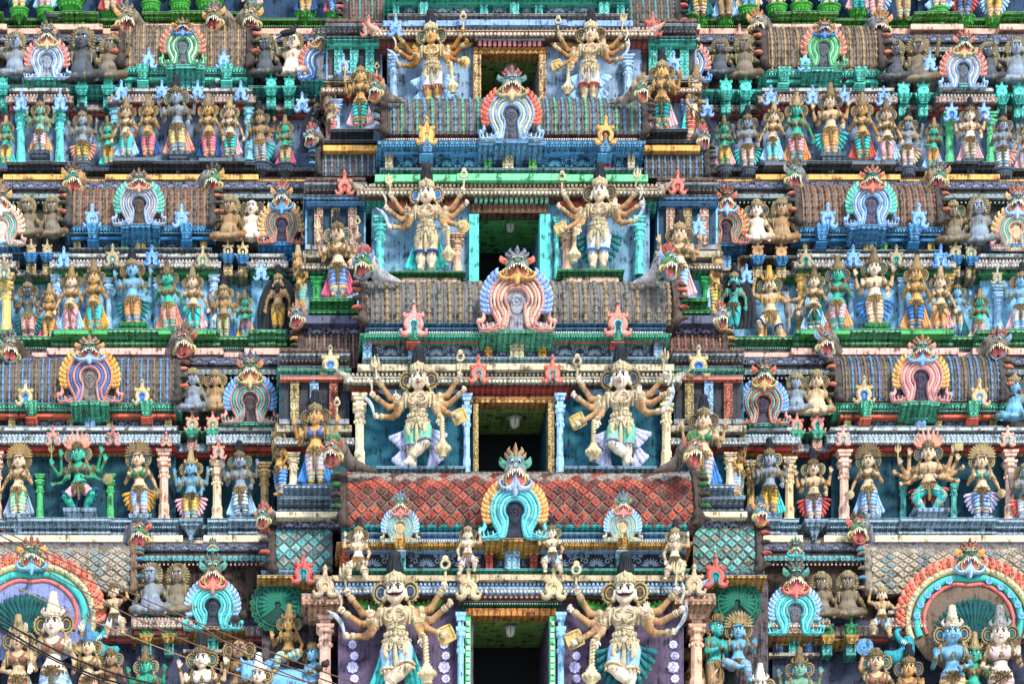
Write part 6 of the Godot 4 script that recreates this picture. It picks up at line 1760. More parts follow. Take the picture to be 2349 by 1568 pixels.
	for q in [[3, 0.55, 340, 110, 156, B, b2, "5f8fcf"], [3, 0.55, 512, 112, 156, B, b2, "5f8fcf"], [3, 0.55, 1848, 118, 162, B, "6f98d8", "5f8fcf"], [3, 0.55, 2133, 118, 162, B, b2, "5f8fcf"],
			[3, 0.8, 47, 208, 252, B, b2, "5f8fcf"], [3, 0.8, 136, 208, 252, B, b2, "5f8fcf"], [3, 0.8, 277, 184, 230, B, b2, "5f8fcf"], [3, 0.8, 370, 184, 226, B, b2, "5f8fcf"], [3, 0.8, 452, 184, 226, B, b2, "5f8fcf"], [3, 0.8, 551, 186, 230, B, b2, "5f8fcf"],
			[3, 0.8, 1768, 196, 240, B, b2, "5f8fcf"], [3, 0.8, 1864, 196, 238, B, b2, "5f8fcf"], [3, 0.8, 1937, 196, 238, B, b2, "5f8fcf"], [3, 0.8, 2027, 198, 241, B, b2, "5f8fcf"], [3, 0.8, 2183, 230, 276, B, "3f6fc0", "5f8fcf"], [3, 0.8, 2257, 230, 276, B, "3f6fc0", "5f8fcf"],
			[4, 0.55, 184, 38, 86, PK, "3f9f90", "c84a3a"], [4, 0.55, 1696, 56, 104, "e0a090", PK, "c84a3a"], [4, 0.55, 2118, 58, 106, "e6a894", "4fa59a", "3f8f90"], [4, 0.55, 2332, 66, 114, PK, "4fa59a", "3f8f90"],
			[2, 0.55, 210, 468, 520, B, b2, "7fb0e0"], [2, 0.55, 415, 468, 520, B, b2, "7fb0e0"], [2, 0.55, 1899, 466, 522, B, "6f98c8", "7fb0e0"], [2, 0.55, 2108, 466, 522, B, "6f98c8", "7fb0e0"],
			[2, 0.8, 145, 566, 612, "7fb0e4", b2, "3f6fb8"], [2, 0.8, 257, 560, 610, TN, "4a8f88", "c9b48a"], [2, 0.8, 347, 562, 608, "5f98dc", b2, "3f6fb8"], [2, 0.8, 464, 564, 612, TN, "4a8f88", "c9b48a"], [2, 0.8, 8, 590, 640, TN, "4a8f88", "c9b48a"], [2, 0.8, 598, 598, 642, B, b2, "5f8fcf"],
			[2, 0.8, 1848, 564, 612, TN, "4a8f88", "2f7f76"], [2, 0.8, 1957, 562, 610, "6fa4e4", b2, "3f6fb8"], [2, 0.8, 2056, 562, 610, TN, "4a8f88", "2f7f76"], [2, 0.8, 2158, 562, 612, "5f98e0", b2, "3f6fb8"], [2, 0.8, 1712, 606, 648, B, b2, "3f6fb8"], [2, 0.8, 2288, 612, 650, TN, "8fb0b0", "c9b48a"],
			[3, 0.2, 38, 391, 453, "e0c0a6", "4f7fb8", "4f8fc0"], [3, 0.2, 105, 391, 454, "e0c0a6", "4aa59a", "d8b898"], [3, 0.2, 683, 394, 452, "b5997f", "3f6a98", "3f7fb0"], [3, 0.2, 1633, 394, 450, "b5997f", "3f9f98", "3f7f80"], [3, 0.2, 1782, 396, 456, "d8ab84", "4f7fa8", "6a6a6a"], [3, 0.2, 2207, 406, 458, "e2b894", "3fa58c", "4f9f50"], [3, 0.2, 2277, 406, 458, "e2b894", "3f5f98", "3f6f90"],
			[1, 0.55, 57, 872, 928, "bfa878", "6f98d0", "4f7fa8"], [1, 0.55, 325, 870, 926, "bfa878", "4f78c0", "3f6fa8"], [1, 0.55, 1982, 862, 924, "b59c6c", "3f68a8", "4f7fa8"], [1, 0.55, 2247, 868, 930, "bfa070", "6f98d0", "b59c6c"],
			[1, 0.8, 120, 976, 1020, "c07a6e", "4f9f90", "c84a3a"], [1, 0.8, 258, 976, 1020, "c07a6e", "4f9f90", "c84a3a"], [1, 0.8, 380, 990, 1022, "d98a78", "4f9f90", "e09a80"], [1, 0.8, 500, 1006, 1052, "e08a78", "4fa59a", "c84a3a"], [1, 0.8, 1934, 976, 1020, "e09a84", "4fa59a", "d98a78"], [1, 0.8, 2312, 976, 1022, "e09a84", "4fa59a", "e09a80"],
			[2, 0.1, 1856, 798, 862, "e09a88", "4fa59a", "3f8f80"], [2, 0.1, 1721, 796, 852, "5fc0b8", "7fd0c8", "3f8f88"]]:
		finial(q[2], q[3], q[4], ZS[q[0]] + {0.55: 0.36, 0.8: 0.42, 0.2: 0.1, 0.1: 0.1}[q[1]], q[5], q[6], q[7])
	# great arches: storey, u, top, bottom, width, then colours
	var A := [
		[3, 107, 52, 184, 108, ["9cc0e8", "e2d4c8", "86b4e4", "dc8a80", "b9a878", "2f6f70", "d9906c", "7f8a8c", "8a8f98"]],
		[3, 418, 46, 152, 108, ["4fa868", "e0e6d8", "3f9a5c", "c98066", "6f9fe0", "4a5a52", "d9a04a", "b98a62", "6a6f78"]],
		[3, 735, 62, 186, 106, ["4f8fd8", "e0d8d0", "3f7fd0", "d08070", "b59a68", "2f6a70", "6a4f48", "3f5f60", "c9c0b8"]],
		[3, 1580, 76, 190, 104, ["4f8fd8", "e0d0c4", "7fb0e4", "dc9080", "a89060", "4a5048", "c98a4a", "d9806a", "8a8f98"]],
		[3, 1889, 48, 156, 108, ["5fb070", "8fd09a", "4fa868", "d98a6e", "5f8fe0", "3f7f88", "d98a4a", "c86a4a", "5a5f68"]],
		[3, 2209, 70, 206, 112, ["86b0e4", "e6c09a", "8fb8e8", "e08a74", "b8a472", "2f7f88", "d9785a", "c9553f", "6a7078"]],
		[2, 2, 420, 566, 112, ["e08a7a", "3fa098", "e0a890", "e0c0a0", "e0d4c4", "5f6f68", "d9a04a", "b98a62", "d8c8b8"]],
		[2, 318, 392, 520, 124, ["9fb8d8", "c0a08c", "8fb4e0", "6fc0a8", "d9a488", "35806f", "b98a72", "a08a78", "5a4a3e"]],
		[2, 645, 408, 562, 112, ["d9654a", "2f7f70", "d96a52", "d9b074", "5f9fc8", "3f78a0", "c98a4a", "c9655a", "3a3f50"]],
		[2, 1665, 424, 562, 106, ["d9604a", "2f7f70", "e07050", "c98a5c", "8fb0c8", "6a5040", "c9553f", "a06048", "4a4046"]],
		[2, 1998, 382, 522, 126, ["86b0dc", "b8c8e0", "7fb4e4", "6fd0b4", "e07862", "2f8f80", "d9785a", "c9705a", "5a5268"]],
		[2, 2330, 424, 576, 116, ["e08070", "3f9a84", "e8b8a0", "dcb078", "9fb8d8", "4f80a0", "d9b070", "c9604a", "d8b088"]],
		[1, 205, 774, 928, 150, ["d98066", "34589f", "e08a78", "dca04a", "9fc0e4", "3f7f72", "c98a52", "e0a080", "7a6f6a"]],
		[1, 573, 806, 974, 132, ["e0887a", "2f9f96", "e09486", "86b4e8", "b8a472", "3f7f60", "c97a4a", "5f80a0", "5a4a52"]],
		[1, 1750, 822, 976, 124, ["e08478", "5fb0a4", "e0654a", "86b0e8", "b39a62", "2f6f58", "c9553f", "5a5f58", "4a4050"]],
		[1, 2112, 772, 926, 140, ["e08a80", "e8a498", "e08a80", "e2a85c", "86b4e4", "3f9f90", "d9806a", "d98a5c", "4a3f50"]],
		[0, 487, 1236, 1448, 138, ["4fc0bc", "6fd4d0", "3fb4b4", "9fc4e8", "dc7866", "857a62", "3fa59a", "6f7f7a", "3a3a48"]],
		[0, 1823, 1236, 1458, 134, ["4fc0c0", "7fdcdc", "3fb8bc", "9fc4e8", "d96a60", "4a5a52", "3fa59a", "5f6a62", "6a6a74"]],
	]
	for a in A: arch(a[1], a[2], a[3], a[4] * 0.93, ZS[a[0]] + 0.34, a[5], 6 if a[4] < 120 else 8)
	# dragon heads at the roof corners: storey, u, v, size, turn, skin, ear, crest, body, tail u, tail v
	for d in [[4, 490, 42, 62, -0.45, "a08a68", "d9a05a", "8a8a86", "8a7a66", 640, 96], [4, 938 - 650, 45, 66, 0.5, "a08a68", "d9a05a", "8a8a86", "8a7a66", 380, 78], [4, 575, 46, 66, -0.45, "a08a68", "d9a04a", "8a8a86", "8a7a66", 480, 78],
			[4, 1736, 56, 58, 0.4, "a89078", "d98a5a", "c98a4a", "8a8078", 1830, 84], [4, 2020, 58, 58, -0.4, "a89078", "d98a5a", "c98a4a", "7f828a", 1930, 84],
			[3, 166, 412, 62, 0.5, "3f9a86", "c9904a", "7a6a5a", "b98a5c", 240, 436], [3, 487, 414, 64, -0.5, "3f9f7c", "c9a04a", "3f4a52", "8a8480", 400, 438], [3, 1820, 404, 62, 0.5, "4fae9a", "8f96a0", "7a6a5a", "8a8480", 1890, 432], [3, 2152, 408, 62, -0.5, "3f9a80", "b98a62", "8a8f98", "b98a5c", 2080, 432],
			[2, 20, 800, 66, 0.4, "b08a68", "5aa592", "8f949c", "5f4f44", 110, 836], [2, 422, 786, 70, -0.45, "9a7a62", "c0504a", "7a6a60", "7f7068", 330, 832], [2, 1893, 786, 66, 0.45, "a08060", "6f9ac8", "c97a5a", "7f7670", 1975, 826], [2, 2290, 792, 64, -0.45, "a08a68", "6f9ac8", "c9553f", "8a7a68", 2190, 828],
			[1, 318, 1224, 66, -0.4, "4f9f6a", "d9553f", "4f6f80", "7f8490", 240, 1262], [1, 1968, 1214, 68, 0.4, "4f9f62", "c94a3f", "5f4a42", "7f7f84", 2050, 1262]]:
		dragon(d[1], d[2], d[3] * 1.08, ZS[d[0]] + 0.86, d[4], d[5], d[6], d[7], d[8], d[9], d[10])
	# columns between the figures
	for c in [[1, 375, 34, 1034, 1192, 0.62, "e2ae96"], [1, -8, 30, 1040, 1192, 0.62, "e2ae96"], [1, 497, 34, 1060, 1192, 0.45, "e0c39a"], [1, 606, 32, 1064, 1190, 0.3, "dcb070"], [1, 90, 24, 1090, 1190, 0.15, "4fa868"], [1, 252, 24, 1090, 1190, 0.15, "4fa868"],
			[1, 1936, 34, 1036, 1196, 0.62, "e6b49c"], [1, 2316, 34, 1036, 1196, 0.62, "e6b49c"], [1, 1810, 32, 1052, 1196, 0.45, "dfbb88"], [1, 1722, 28, 1060, 1190, 0.3, "d9a860"], [1, 2072, 22, 1100, 1192, 0.15, "58a8a0"], [1, 2188, 22, 1100, 1192, 0.15, "58a8a0"],
			[3, 47, 30, 250, 376, 0.3, "66ccc0"], [3, 136, 30, 250, 376, 0.3, "66ccc0"], [3, 262, 28, 232, 370, 0.3, "7fb8c8"], [3, 570, 28, 232, 370, 0.3, "7fb8c8"], [3, 2178, 30, 262, 386, 0.3, "58b07c"], [3, 2272, 30, 262, 386, 0.3, "58b07c"],
			[2, 14, 36, 632, 776, 0.3, "d9b86a"], [2, 128, 28, 614, 756, 0.25, "a8c4dc"], [2, 490, 28, 614, 756, 0.25, "a8c4dc"], [2, 248, 22, 640, 756, 0.2, "9cc4e4"], [2, 360, 22, 640, 756, 0.2, "9cc4e4"], [2, 1838, 28, 612, 756, 0.25, "d9a84e"], [2, 2180, 28, 612, 756, 0.25, "d9a84e"], [2, 1952, 22, 640, 756, 0.2, "9cc4e4"], [2, 2068, 22, 640, 756, 0.2, "9cc4e4"], [2, 2290, 34, 660, 770, 0.2, "9cc0e0"],
			[0, 745, 44, 1408, 1600, 1.3, "e0b09a"], [0, 1597, 44, 1408, 1600, 1.3, "d9a888"]]:
		column(c[1], c[2], c[3], c[4], ZS[c[0]] + minf(c[5], 0.36) + (0.94 if c[5] > 1.0 else 0.0), c[6])
	# brackets under the figures
	for q in [[4, 43, 36, 22, 0.75], [4, 102, 34, 20, 0.75], [4, 160, 52, 2, 0.8], [4, 252, 38, 24, 0.55], [4, 345, 38, 8, 0.8], [4, 412, 40, 6, 0.8], [4, 480, 52, 4, 0.85], [4, 576, 40, 14, 0.8], [4, 700, 40, 28, 0.6], [4, 768, 38, 28, 0.6], [4, 1606, 34, 38, 0.6], [4, 1664, 36, 40, 0.6], [4, 1717, 40, 18, 0.8], [4, 1782, 40, 14, 0.8], [4, 1838, 42, 12, 0.8], [4, 1902, 44, 15, 0.8], [4, 1970, 40, 22, 0.6], [4, 2010, 30, 40, 0.5], [4, 2073, 36, 44, 0.5], [4, 2155, 36, 20, 0.8], [4, 2212, 42, 40, 0.6], [4, 2280, 42, 42, 0.6]]:
		put(tower, "lotus_bracket", lib.lotus, M("3f8f34"), P(q[1], q[2 + 1], ZS[4] + q[4] - 0.35), Vector3(q[2] * 1.25, 44, q[2] * 1.1) * sz(ZS[4]))
	for q in [[3, 90, 44, 352, "5a6672"], [3, 408, 50, 356, "6a7480"], [3, 1906, 56, 360, "707c88"], [3, 2226, 46, 372, "56626e"], [2, 304, 62, 750, "3f9450"], [2, 2008, 54, 750, "3f9450"], [1, 183, 74, 1176, "94aec4"], [1, 437, 54, 1196, "94aec4"], [1, 2131, 84, 1178, "9cb8d0"], [1, 1868, 52, 1198, "94aec4"], [1, 40, 60, 1187, "94aec4"], [1, 321, 50, 1186, "94aec4"], [1, 1993, 46, 1185, "94aec4"], [1, 2252, 44, 1189, "94aec4"]]:
		put(tower, "bracket", lib.bracket, M(q[4], "o"), P(q[1], q[3], ZS[q[0]] + 0.46), Vector3(q[2] * 1.05, 62, q[2]) * sz(ZS[q[0]]))
	for q in [[3, 598, 56, 378], [3, 654, 50, 380], [3, 1716, 46, 388], [3, 1663, 40, 382], [3, 2082, 44, 387], [3, 2301, 50, 392], [3, 189, 46, 378], [1, 553, 54, 1184], [1, 1766, 56, 1182]]:
		put(tower, "lotus_bracket", lib.lotus, M("4f5a66" if q[0] == 3 else "8fa6ba"), P(q[1], q[3], ZS[q[0]] + 0.22), Vector3(q[2], 46, q[2]) * sz(ZS[q[0]]))
	# plain stone steps under the standing groups
	for q in [[3, 258, 346, 360, "5f6b76"], [3, 455, 560, 361, "5f6b76"], [3, 1755, 1850, 370, "5f6b76"], [3, 1955, 2055, 368, "5f6b76"], [2, 122, 245, 757, "4aa05c"], [2, 362, 494, 757, "4aa05c"], [2, 1838, 1950, 757, "4aa05c"], [2, 2068, 2188, 757, "4aa05c"]]:
		bar("step", "slab", q[1], q[2], q[3], q[3] + 9, ZS[q[0]] - 0.1, ZS[q[0]] + 0.74, M(q[4]))

func great_arches() -> void:
	# the two wide painted arches of the lowest scenes, with sea-monster ends and a feather fan
	for q in [[72, 1418, 148, 122, "747ca4", "6fa8c0"], [2222, 1428, 146, 124, "6f5a48", "9fc0e0"]]:
		var z: float = ZS[0] + 0.35
		var k := sz(z)
		var o := node(tower, "painted_arch", P(q[0], q[1], z))
		var rx: float = q[2] * k
		var ry: float = q[3] * k
		var lay := [["backing", 0.0, "", 0.0], ["band", 0.96, "c9a86a", 0.06], ["band", 0.82, "3fa59a", 0.055], ["band", 0.70, "d0655a", 0.04]]
		var m := MB.new()
		m.ball(Vector3(0, 0.05 * ry, -0.05), Vector3(rx * 0.95, ry * 0.98, 0.06), 28, 8)
		put(o, "backing", m.mesh(), M(q[4]))
		for i in range(1, 4):
			var f: float = lay[i][1]
			var pts := []
			for j in 41:
				var a := (j / 40.0 - 0.5) * 2.0 * 1.95
				var dip := 0.06 * exp(-a * a * 22.0)
				pts.append(Vector3(-sin(a) * rx * f, (cos(a) * f - dip) * ry + 0.05 * ry, 0))
			pts.reverse()
			m = MB.new()
			m.strip(pts, flat(41, rx * 0.055 if i < 3 else rx * 0.03), flat(41, lay[i][3]), 5)
			put(o, "band", m.mesh(), M(lay[i][2]))
			if i == 1:
				m = MB.new()
				for j in range(0, 41): m.ball(pts[j] + Vector3(0, 0, 0.06), Vector3(0.035, 0.035, 0.02), 6, 3)
				put(o, "gem_row", m.mesh(), M("a9dcd6")).set_meta("kind", "stuff")
		for s in [-1.0, 1.0]:
			for i in 13:
				var a: float = 0.26 + i * 0.118
				put(o, "flame", lib["flame_leaf"] if s > 0 else lib["flame_leaf_m"], M("d0644a" if i % 2 else "dc8064"), Vector3(s * sin(a) * rx * 1.0, cos(a) * ry * 1.0 + ry * 0.05, 0), Vector3.ONE * rx * 1.05, Vector3(0, 0, s * (PI / 2 - a + 0.5) * 0.8))
			m = MB.new()
			var e := Vector3(s * rx * 0.98, -ry * 0.52, 0.06)
			m.tube(smooth([e + Vector3(-s * 0.02, 0.25, 0), e, e + Vector3(s * 0.10, -0.16, 0.04), e + Vector3(s * 0.30, -0.17, 0.05), e + Vector3(s * 0.46, -0.06, 0.02)], 4), taper(17, [0.10, 0.16, 0.2, 0.15, 0.05]), 9)
			m.tube(smooth([e + Vector3(s * 0.05, 0.1, 0.08), e + Vector3(s * 0.18, 0.2, 0.1), e + Vector3(s * 0.22, 0.34, 0.08), e + Vector3(s * 0.13, 0.38, 0.08)], 3), taper(10, [0.08, 0.06, 0.05, 0.02]), 7)
			put(o, "sea_monster", m.mesh(), M("2f8f98"))
			m = MB.new()
			for i in 5: m.tube([e + Vector3(s * (0.0 + i * 0.03), 0.06 + 0.02 * i, 0.19), e + Vector3(s * (0.01 + i * 0.035), 0.0 + 0.02 * i, 0.2)], [0.018, 0.003], 5)
			put(o, "teeth", m.mesh(), M("e6dfce", "k"))
		mask(o, Vector3(0, ry * 1.16, 0.1), Vector3.ONE * rx * 0.5, "3f8f80", "e0963f", q[5], "b05a48")
		# feathers
		m = MB.new()
		for i in 19:
			var a := (i - 9) / 9.0 * 1.25
			var d := Vector3(sin(a), cos(a), 0)
			var c := Vector3(-0.1 if q[0] < 1000 else 0.1, -ry * 0.35, 0.08 + 0.012 * (i % 2))
			m.strip([c + d * 0.06, c + d * 0.4, c + d * 0.72, c + d * 0.8], [0.02, 0.035, 0.055, 0.03], [0.03, 0.035, 0.04, 0.01], 4)
			m.ball(c + d * 0.79, Vector3(0.055, 0.055, 0.03), 7, 4)
		put(o, "feather_fan", m.mesh(), M("14504f"))
		if q[0] > 1000:
			for i in 12:
				var a := (i - 5.5) * 0.26
				if absf(a) < 0.2: continue
				put(o, "flower", lib["rosette"], M("6fa8dc"), Vector3(sin(a) * rx * 0.83, cos(a) * ry * 0.82, 0.06), Vector3.ONE * 0.17)
	# tiled vaults behind them
	vault(-60, 306, 1258, 1348, ZS[0] - 0.1, ZS[0] + 0.2, "8a7a66", ["a09280", "94887a", "7f8a88"], 26.0, 2, "7a5f46", true, "4f7f96")
	vault(1992, 2420, 1258, 1352, ZS[0] - 0.1, ZS[0] + 0.2, "8a7a66", ["a89880", "9a8c76", "7f8a88"], 26.0, 1, "8a7a66", true, "4f7f96")
	# peacock tails: round carved discs
	for q in [[636, 1390, 62], [1690, 1384, 56]]:
		var z: float = ZS[0] + 0.55
		var r: float = q[2] * sz(z)
		var o := node(tower, "peacock_tail", P(q[0], q[1], z))
		var m := MB.new()
		m.ball(Vector3(0, 0, -0.03), Vector3(r, r, 0.1), 26, 7)
		put(o, "disc", m.mesh(), M("163f36"))
		for i in 26:
			var a := i * TAU / 26
			put(o, "eye_feather", lib["rosette"], M("1f5440" if i % 2 else "27644c"), Vector3(sin(a) * r * 0.93, cos(a) * r * 0.93, 0.03), Vector3.ONE * r * 0.26)
		m = MB.new()
		for i in 17:
			var a := (i - 8) / 8.0 * 2.2
			var d := Vector3(sin(a), cos(a), 0)
			m.strip([d * r * 0.12 + Vector3(0, 0, 0.07), d * r * 0.45 + Vector3(0, 0, 0.06), d * r * 0.74 + Vector3(0, 0, 0.03)], [0.02, 0.05, 0.03], [0.03, 0.04, 0.02], 4)
		m.torus(Vector3(0, 0, 0.04), Vector3(0, 0, 1), r * 0.79, 0.022, 26, 5)
		put(o, "plumes", m.mesh(), M("1f6a56"))

func center() -> void:
	var D := [
		{"door": [1085, 1257, 1410, 1640], "in": "1d2a1c", "u": [775, 1568], "eave": [1330, 1362], "feet": 1600, "niche": "5a4a64", "lintel": [1394, 1412, "dc8a3c"], "ceil": "7aa04c", "ce": "8fb4d8", "dep": 2.1},
		{"door": [1097, 1255, 922, 1090], "in": "1d2a1c", "u": [822, 1528], "eave": [850, 880], "feet": 1070, "niche": "1d5c6e", "lintel": [908, 923, "d99a52"], "ceil": "86a052", "ce": "a8a290", "dep": 1.7},
		{"door": [1098, 1238, 487, 655], "in": "1d2a1c", "u": [852, 1490], "eave": [416, 448], "feet": 620, "niche": "6f93ac", "lintel": [464, 488, "8a5f45"], "ceil": "62b060", "ce": "a08a72", "dep": 1.9},
		{"door": [1103, 1236, 122, 236], "in": "1d2a1c", "u": [888, 1470], "eave": [58, 84], "feet": 234, "niche": "7f97b0", "lintel": [108, 123, "dc9a4a"], "ceil": "86a052", "ce": "b08a76", "dep": 2.6},
	]
	for k in 4:
		var d: Dictionary = D[k]
		var z: float = ZC[k]
		var a: float = d.u[0]
		var b: float = d.u[1]
		var dr: Array = d.door
		var foot: float = d.feet
		# niche walls either side of the opening, lintel, the room behind
		bar("niche_wall", "slab", a, dr[0], d.eave[0], foot + 40, z - 3.2, z, M(d.niche))
		bar("niche_wall", "slab", dr[1], b, d.eave[0], foot + 40, z - 3.2, z, M(d.niche))
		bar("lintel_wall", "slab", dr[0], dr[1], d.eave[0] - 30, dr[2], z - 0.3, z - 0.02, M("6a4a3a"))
		bar("lintel", "slab", dr[0] - 18, dr[1] + 18, d.lintel[0], d.lintel[1], z - 0.2, z + 0.14, M(d.lintel[2], "o"))
		var n := 7
		for i in n:
			var zz: float = z - d.dep + d.dep * i / n
			var c := P(dr[0] - 6, dr[2], z)
			var e := P(dr[1] + 6, dr[2], z)
			if not lib.has("plank"):
				var mb := MB.new()
				mb.box(Vector3(-0.5, 0, 0), Vector3(0.5, 0.06, 1))
				lib.plank = mb.mesh()
			put(tower, "ceiling_plank", lib.plank, M(d.ceil), Vector3((c.x + e.x) / 2, c.y + 0.005 * (i % 2), zz), Vector3(e.x - c.x, 1, d.dep / n - 0.02))
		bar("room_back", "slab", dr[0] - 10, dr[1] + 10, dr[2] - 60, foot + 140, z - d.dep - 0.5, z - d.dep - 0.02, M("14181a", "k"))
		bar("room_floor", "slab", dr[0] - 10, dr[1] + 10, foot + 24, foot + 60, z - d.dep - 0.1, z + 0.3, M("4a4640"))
		# eave with beads
		bar("eave", "eave", a - 34, b + 36, d.eave[0], d.eave[1], z - 0.4, z + 0.38, M(d.ce, "o"))
		beads(tower, a - 30, b + 32, d.eave[1] - 6, z + 0.39, 3.6, M("e2d6b4"))
		beads(tower, a - 30, b + 32, d.eave[1] - 14, z + 0.38, 1.6, M("cfc09a"), 1.1)
		beads(tower, a - 30, b + 32, lerpf(d.eave[0], d.eave[1], 0.3), z + 0.34, 4.2, M(d.ce), 1.15)
		bar("eave_underside", "slab", a - 16, b + 18, d.eave[1] + 2, d.eave[1] + 10, z - 0.4, z + 0.22, M("6a4a3a"))
		bar("eave_return", "cyma", a - 18, a + 50, d.eave[1] + 8, d.eave[1] + 26, z - 0.4, z + 0.18, M(["8a5a44", "b8503f", "4fae9a", "b0544e"][k], "o"))
		bar("eave_return", "cyma", b - 50, b + 18, d.eave[1] + 8, d.eave[1] + 26, z - 0.4, z + 0.18, M(["8a5a44", "b8503f", "4fae9a", "b0544e"][k], "o"))
		for s in [a - 20, b + 22]:
			var m := MB.new()
			m.strip(smooth(V([[0, 0], [0.1, 0.16], [0.28, 0.26], [0.5, 0.42]]), 3), taper(10, [0.16, 0.14, 0.1, 0.01]), flat(10, 0.1), 5)
			put(tower, "eave_horn", m.mesh() if s > 1000 else flipped(m.mesh()), M(d.ce, "d"), P(s, d.eave[1] - 4, z + 0.34), Vector3.ONE * 0.6)
	# bands over the openings
	bar("door_band", "cyma", 1052, 1292, 1362, 1377, -0.2, 0.28, M("c8453f"))
	beads(tower, 1056, 1288, 1368, 0.285, 4.0, M("eecabc"), 1.5)
	bar("door_band", "cyma", 1056, 1288, 1379, 1394, -0.2, 0.2, M("2f7a5a", "o"))
	beads(tower, 1060, 1284, 1384, 0.205, 1.8, M("e6e0c8"), 1.6)
	bar("door_band", "cyma", 1064, 1310, 883, 906, -1.1, -0.66, M("b8453a", "o"))
	bar("door_band", "cyma", 1085, 1262, 449, 464, -2.0, -1.6, M("5fc0a4"))
	for i in 15:
		bar("dentil", "slab", 1088 + i * 11.6, 1095 + i * 11.6, 450, 463, -1.9, -1.57, M("8fd4b8"))
	bar("door_band", "slab", 1090, 1250, 84, 90, -2.9, -2.42, M("9cc0e0"))
	bar("door_band", "cyma", 1094, 1246, 91, 106, -2.9, -2.5, M("a84a44"))
	for i in 13:
		bar("dentil", "slab", 1097 + i * 11.4, 1104 + i * 11.4, 92, 105, -2.8, -2.46, M("d98a88"))
	# jambs and columns
	for q in [[0, 1073, 13, 1412, 1640, "4aa868"], [0, 1267, 13, 1412, 1640, "4aa868"], [1, 1091, 12, 925, 1092, "b89a5c"], [1, 1264, 14, 923, 1092, "b89a5c"], [2, 1087, 22, 490, 652, "5cc6bc"], [2, 1250, 24, 490, 652, "5cc6bc"], [3, 1094, 18, 124, 236, "e0b478"], [3, 1244, 16, 124, 236, "dcae78"]]:
		bar("door_jamb", "slab", q[1] - q[2] / 2.0, q[1] + q[2] / 2.0, q[3], q[4], ZC[q[0]] - 0.2, ZC[q[0]] + 0.2, M(q[5], "o" if q[0] in [1, 3] else "p"))
		if q[0] == 0:
			for i in 13:
				bar("jamb_panel", "slab", q[1] - 4, q[1] + 4, 1424 + i * 14, 1434 + i * 14, 0.1, 0.225, M("8fd8a4" if i % 2 else "d8e6c8"))
	for q in [[0, 1056, 24, 1406, 1640, 0.32, "8cbce0"], [0, 1286, 24, 1406, 1640, 0.32, "8cbce0"], [1, 1070, 24, 905, 1092, 0.28, "9cc4e8"], [1, 1284, 26, 905, 1092, 0.28, "9cc4e8"], [1, 824, 34, 906, 1072, 0.34, "e6cda4"], [1, 1528, 34, 906, 1072, 0.34, "e2c69a"],
			[2, 871, 30, 500, 632, 0.34, "66ccc4"], [2, 1466, 30, 500, 632, 0.34, "66ccc4"], [2, 1048, 32, 540, 634, 0.2, "d9a88c"], [2, 1300, 34, 530, 634, 0.2, "d9a88c"], [2, 1276, 16, 500, 640, 0.15, "66ccc4"],
			[3, 902, 26, 130, 238, 0.32, "a4c4e4"], [3, 1440, 28, 130, 236, 0.32, "a4c4e4"]]:
		column(q[1], q[2], q[3], q[4], ZC[q[0]] + q[5], q[6])
	# carved ribbons behind the guardians' heads
	for q in [[0, 911, 1395, "4f8a3f"], [0, 1430, 1398, "4f9a44"], [1, 957, 898, "7fb0d4"], [1, 1426, 898, "8fb8d8"], [2, 977, 474, "b0604a"], [2, 1372, 470, "c04a3a"], [3, 993, 104, "b8924a"], [3, 1350, 102, "b8924a"]]:
		for s in [-1.0, 1.0]:
			var m := MB.new()
			var p := smooth(V([[s * 0.2, -0.05], [s * 0.45, 0.0], [s * 0.7, 0.06], [s * 0.85, 0.2], [s * 0.72, 0.24]]), 4)
			m.strip(p, taper(p.size(), [0.08, 0.1, 0.1, 0.06, 0.02]), flat(p.size(), 0.07), 5)
			for i in 5: m.ball(Vector3(s * (0.3 + i * 0.1), 0.06 + i * 0.02, 0.06), Vector3(0.035, 0.035, 0.03), 6, 4)
			put(tower, "carved_ribbon", m.mesh(), M(q[3]), P(q[1], q[2], ZC[q[0]] + 0.1))
	# white flowers in relief on the violet niche
	for s in [[1018, 1.0], [1318, -1.0], [808, 1.0], [1544, -1.0]]:
		for i in 4:
			put(tower, "niche_flower", lib["rosette"], M("b9b4e0"), P(s[0] + (i % 2) * 4, 1478 + i * 26, 0.02), Vector3(1, 1, 0.5) * (0.26 if i == 2 else 0.19))
	# pedestals of the guardians
	for q in [[1, 863, 1068, 1070, 1090, "9cc4de"], [1, 1296, 1506, 1070, 1090, "9cc4de"], [2, 894, 1068, 622, 636, "3f8f58"], [2, 1280, 1432, 618, 634, "4a9a64"], [3, 936, 1100, 236, 248, "4a4c52"], [3, 1240, 1402, 234, 246, "4a4c52"]]:
		bar("pedestal", "podium", q[1], q[2], q[3], q[4], ZC[q[0]] - 0.2, ZC[q[0]] + 0.72, M(q[5], "o"))
		bar("pedestal_base", "slab", q[1] + 12, q[2] - 12, q[4], q[4] + 18, ZC[q[0]] - 0.2, ZC[q[0]] + 0.6, M(["", "7fa8c4", "c9a890", "8a8480"][q[0]], "d"))
	# vaults, ledges and friezes between the storeys
	var bl := ["4fae9a", "5f94b8", "58b090", "5a86b0", "6a5f50"]
	vault(786, 1600, 1092, 1196, -0.5, 0.22, "7a6f66", ["963a2a", "7f3226", "a04a34", "63382f", "70453a"], 29.0, 3, "4a3c32", true, "3f6a3a")
	vault(832, 1552, 656, 735, -1.4, -0.7, "7a6a5a", ["94845c", "7f8478", "a08658", "5f7898"], 24.0, 3, "5a463c", false, "b5503a")
	vault(880, 1480, 238, 302, -2.3, -1.6, "767066", bl, 17.5, 3, "4a3d36", false, "6a4a3a")
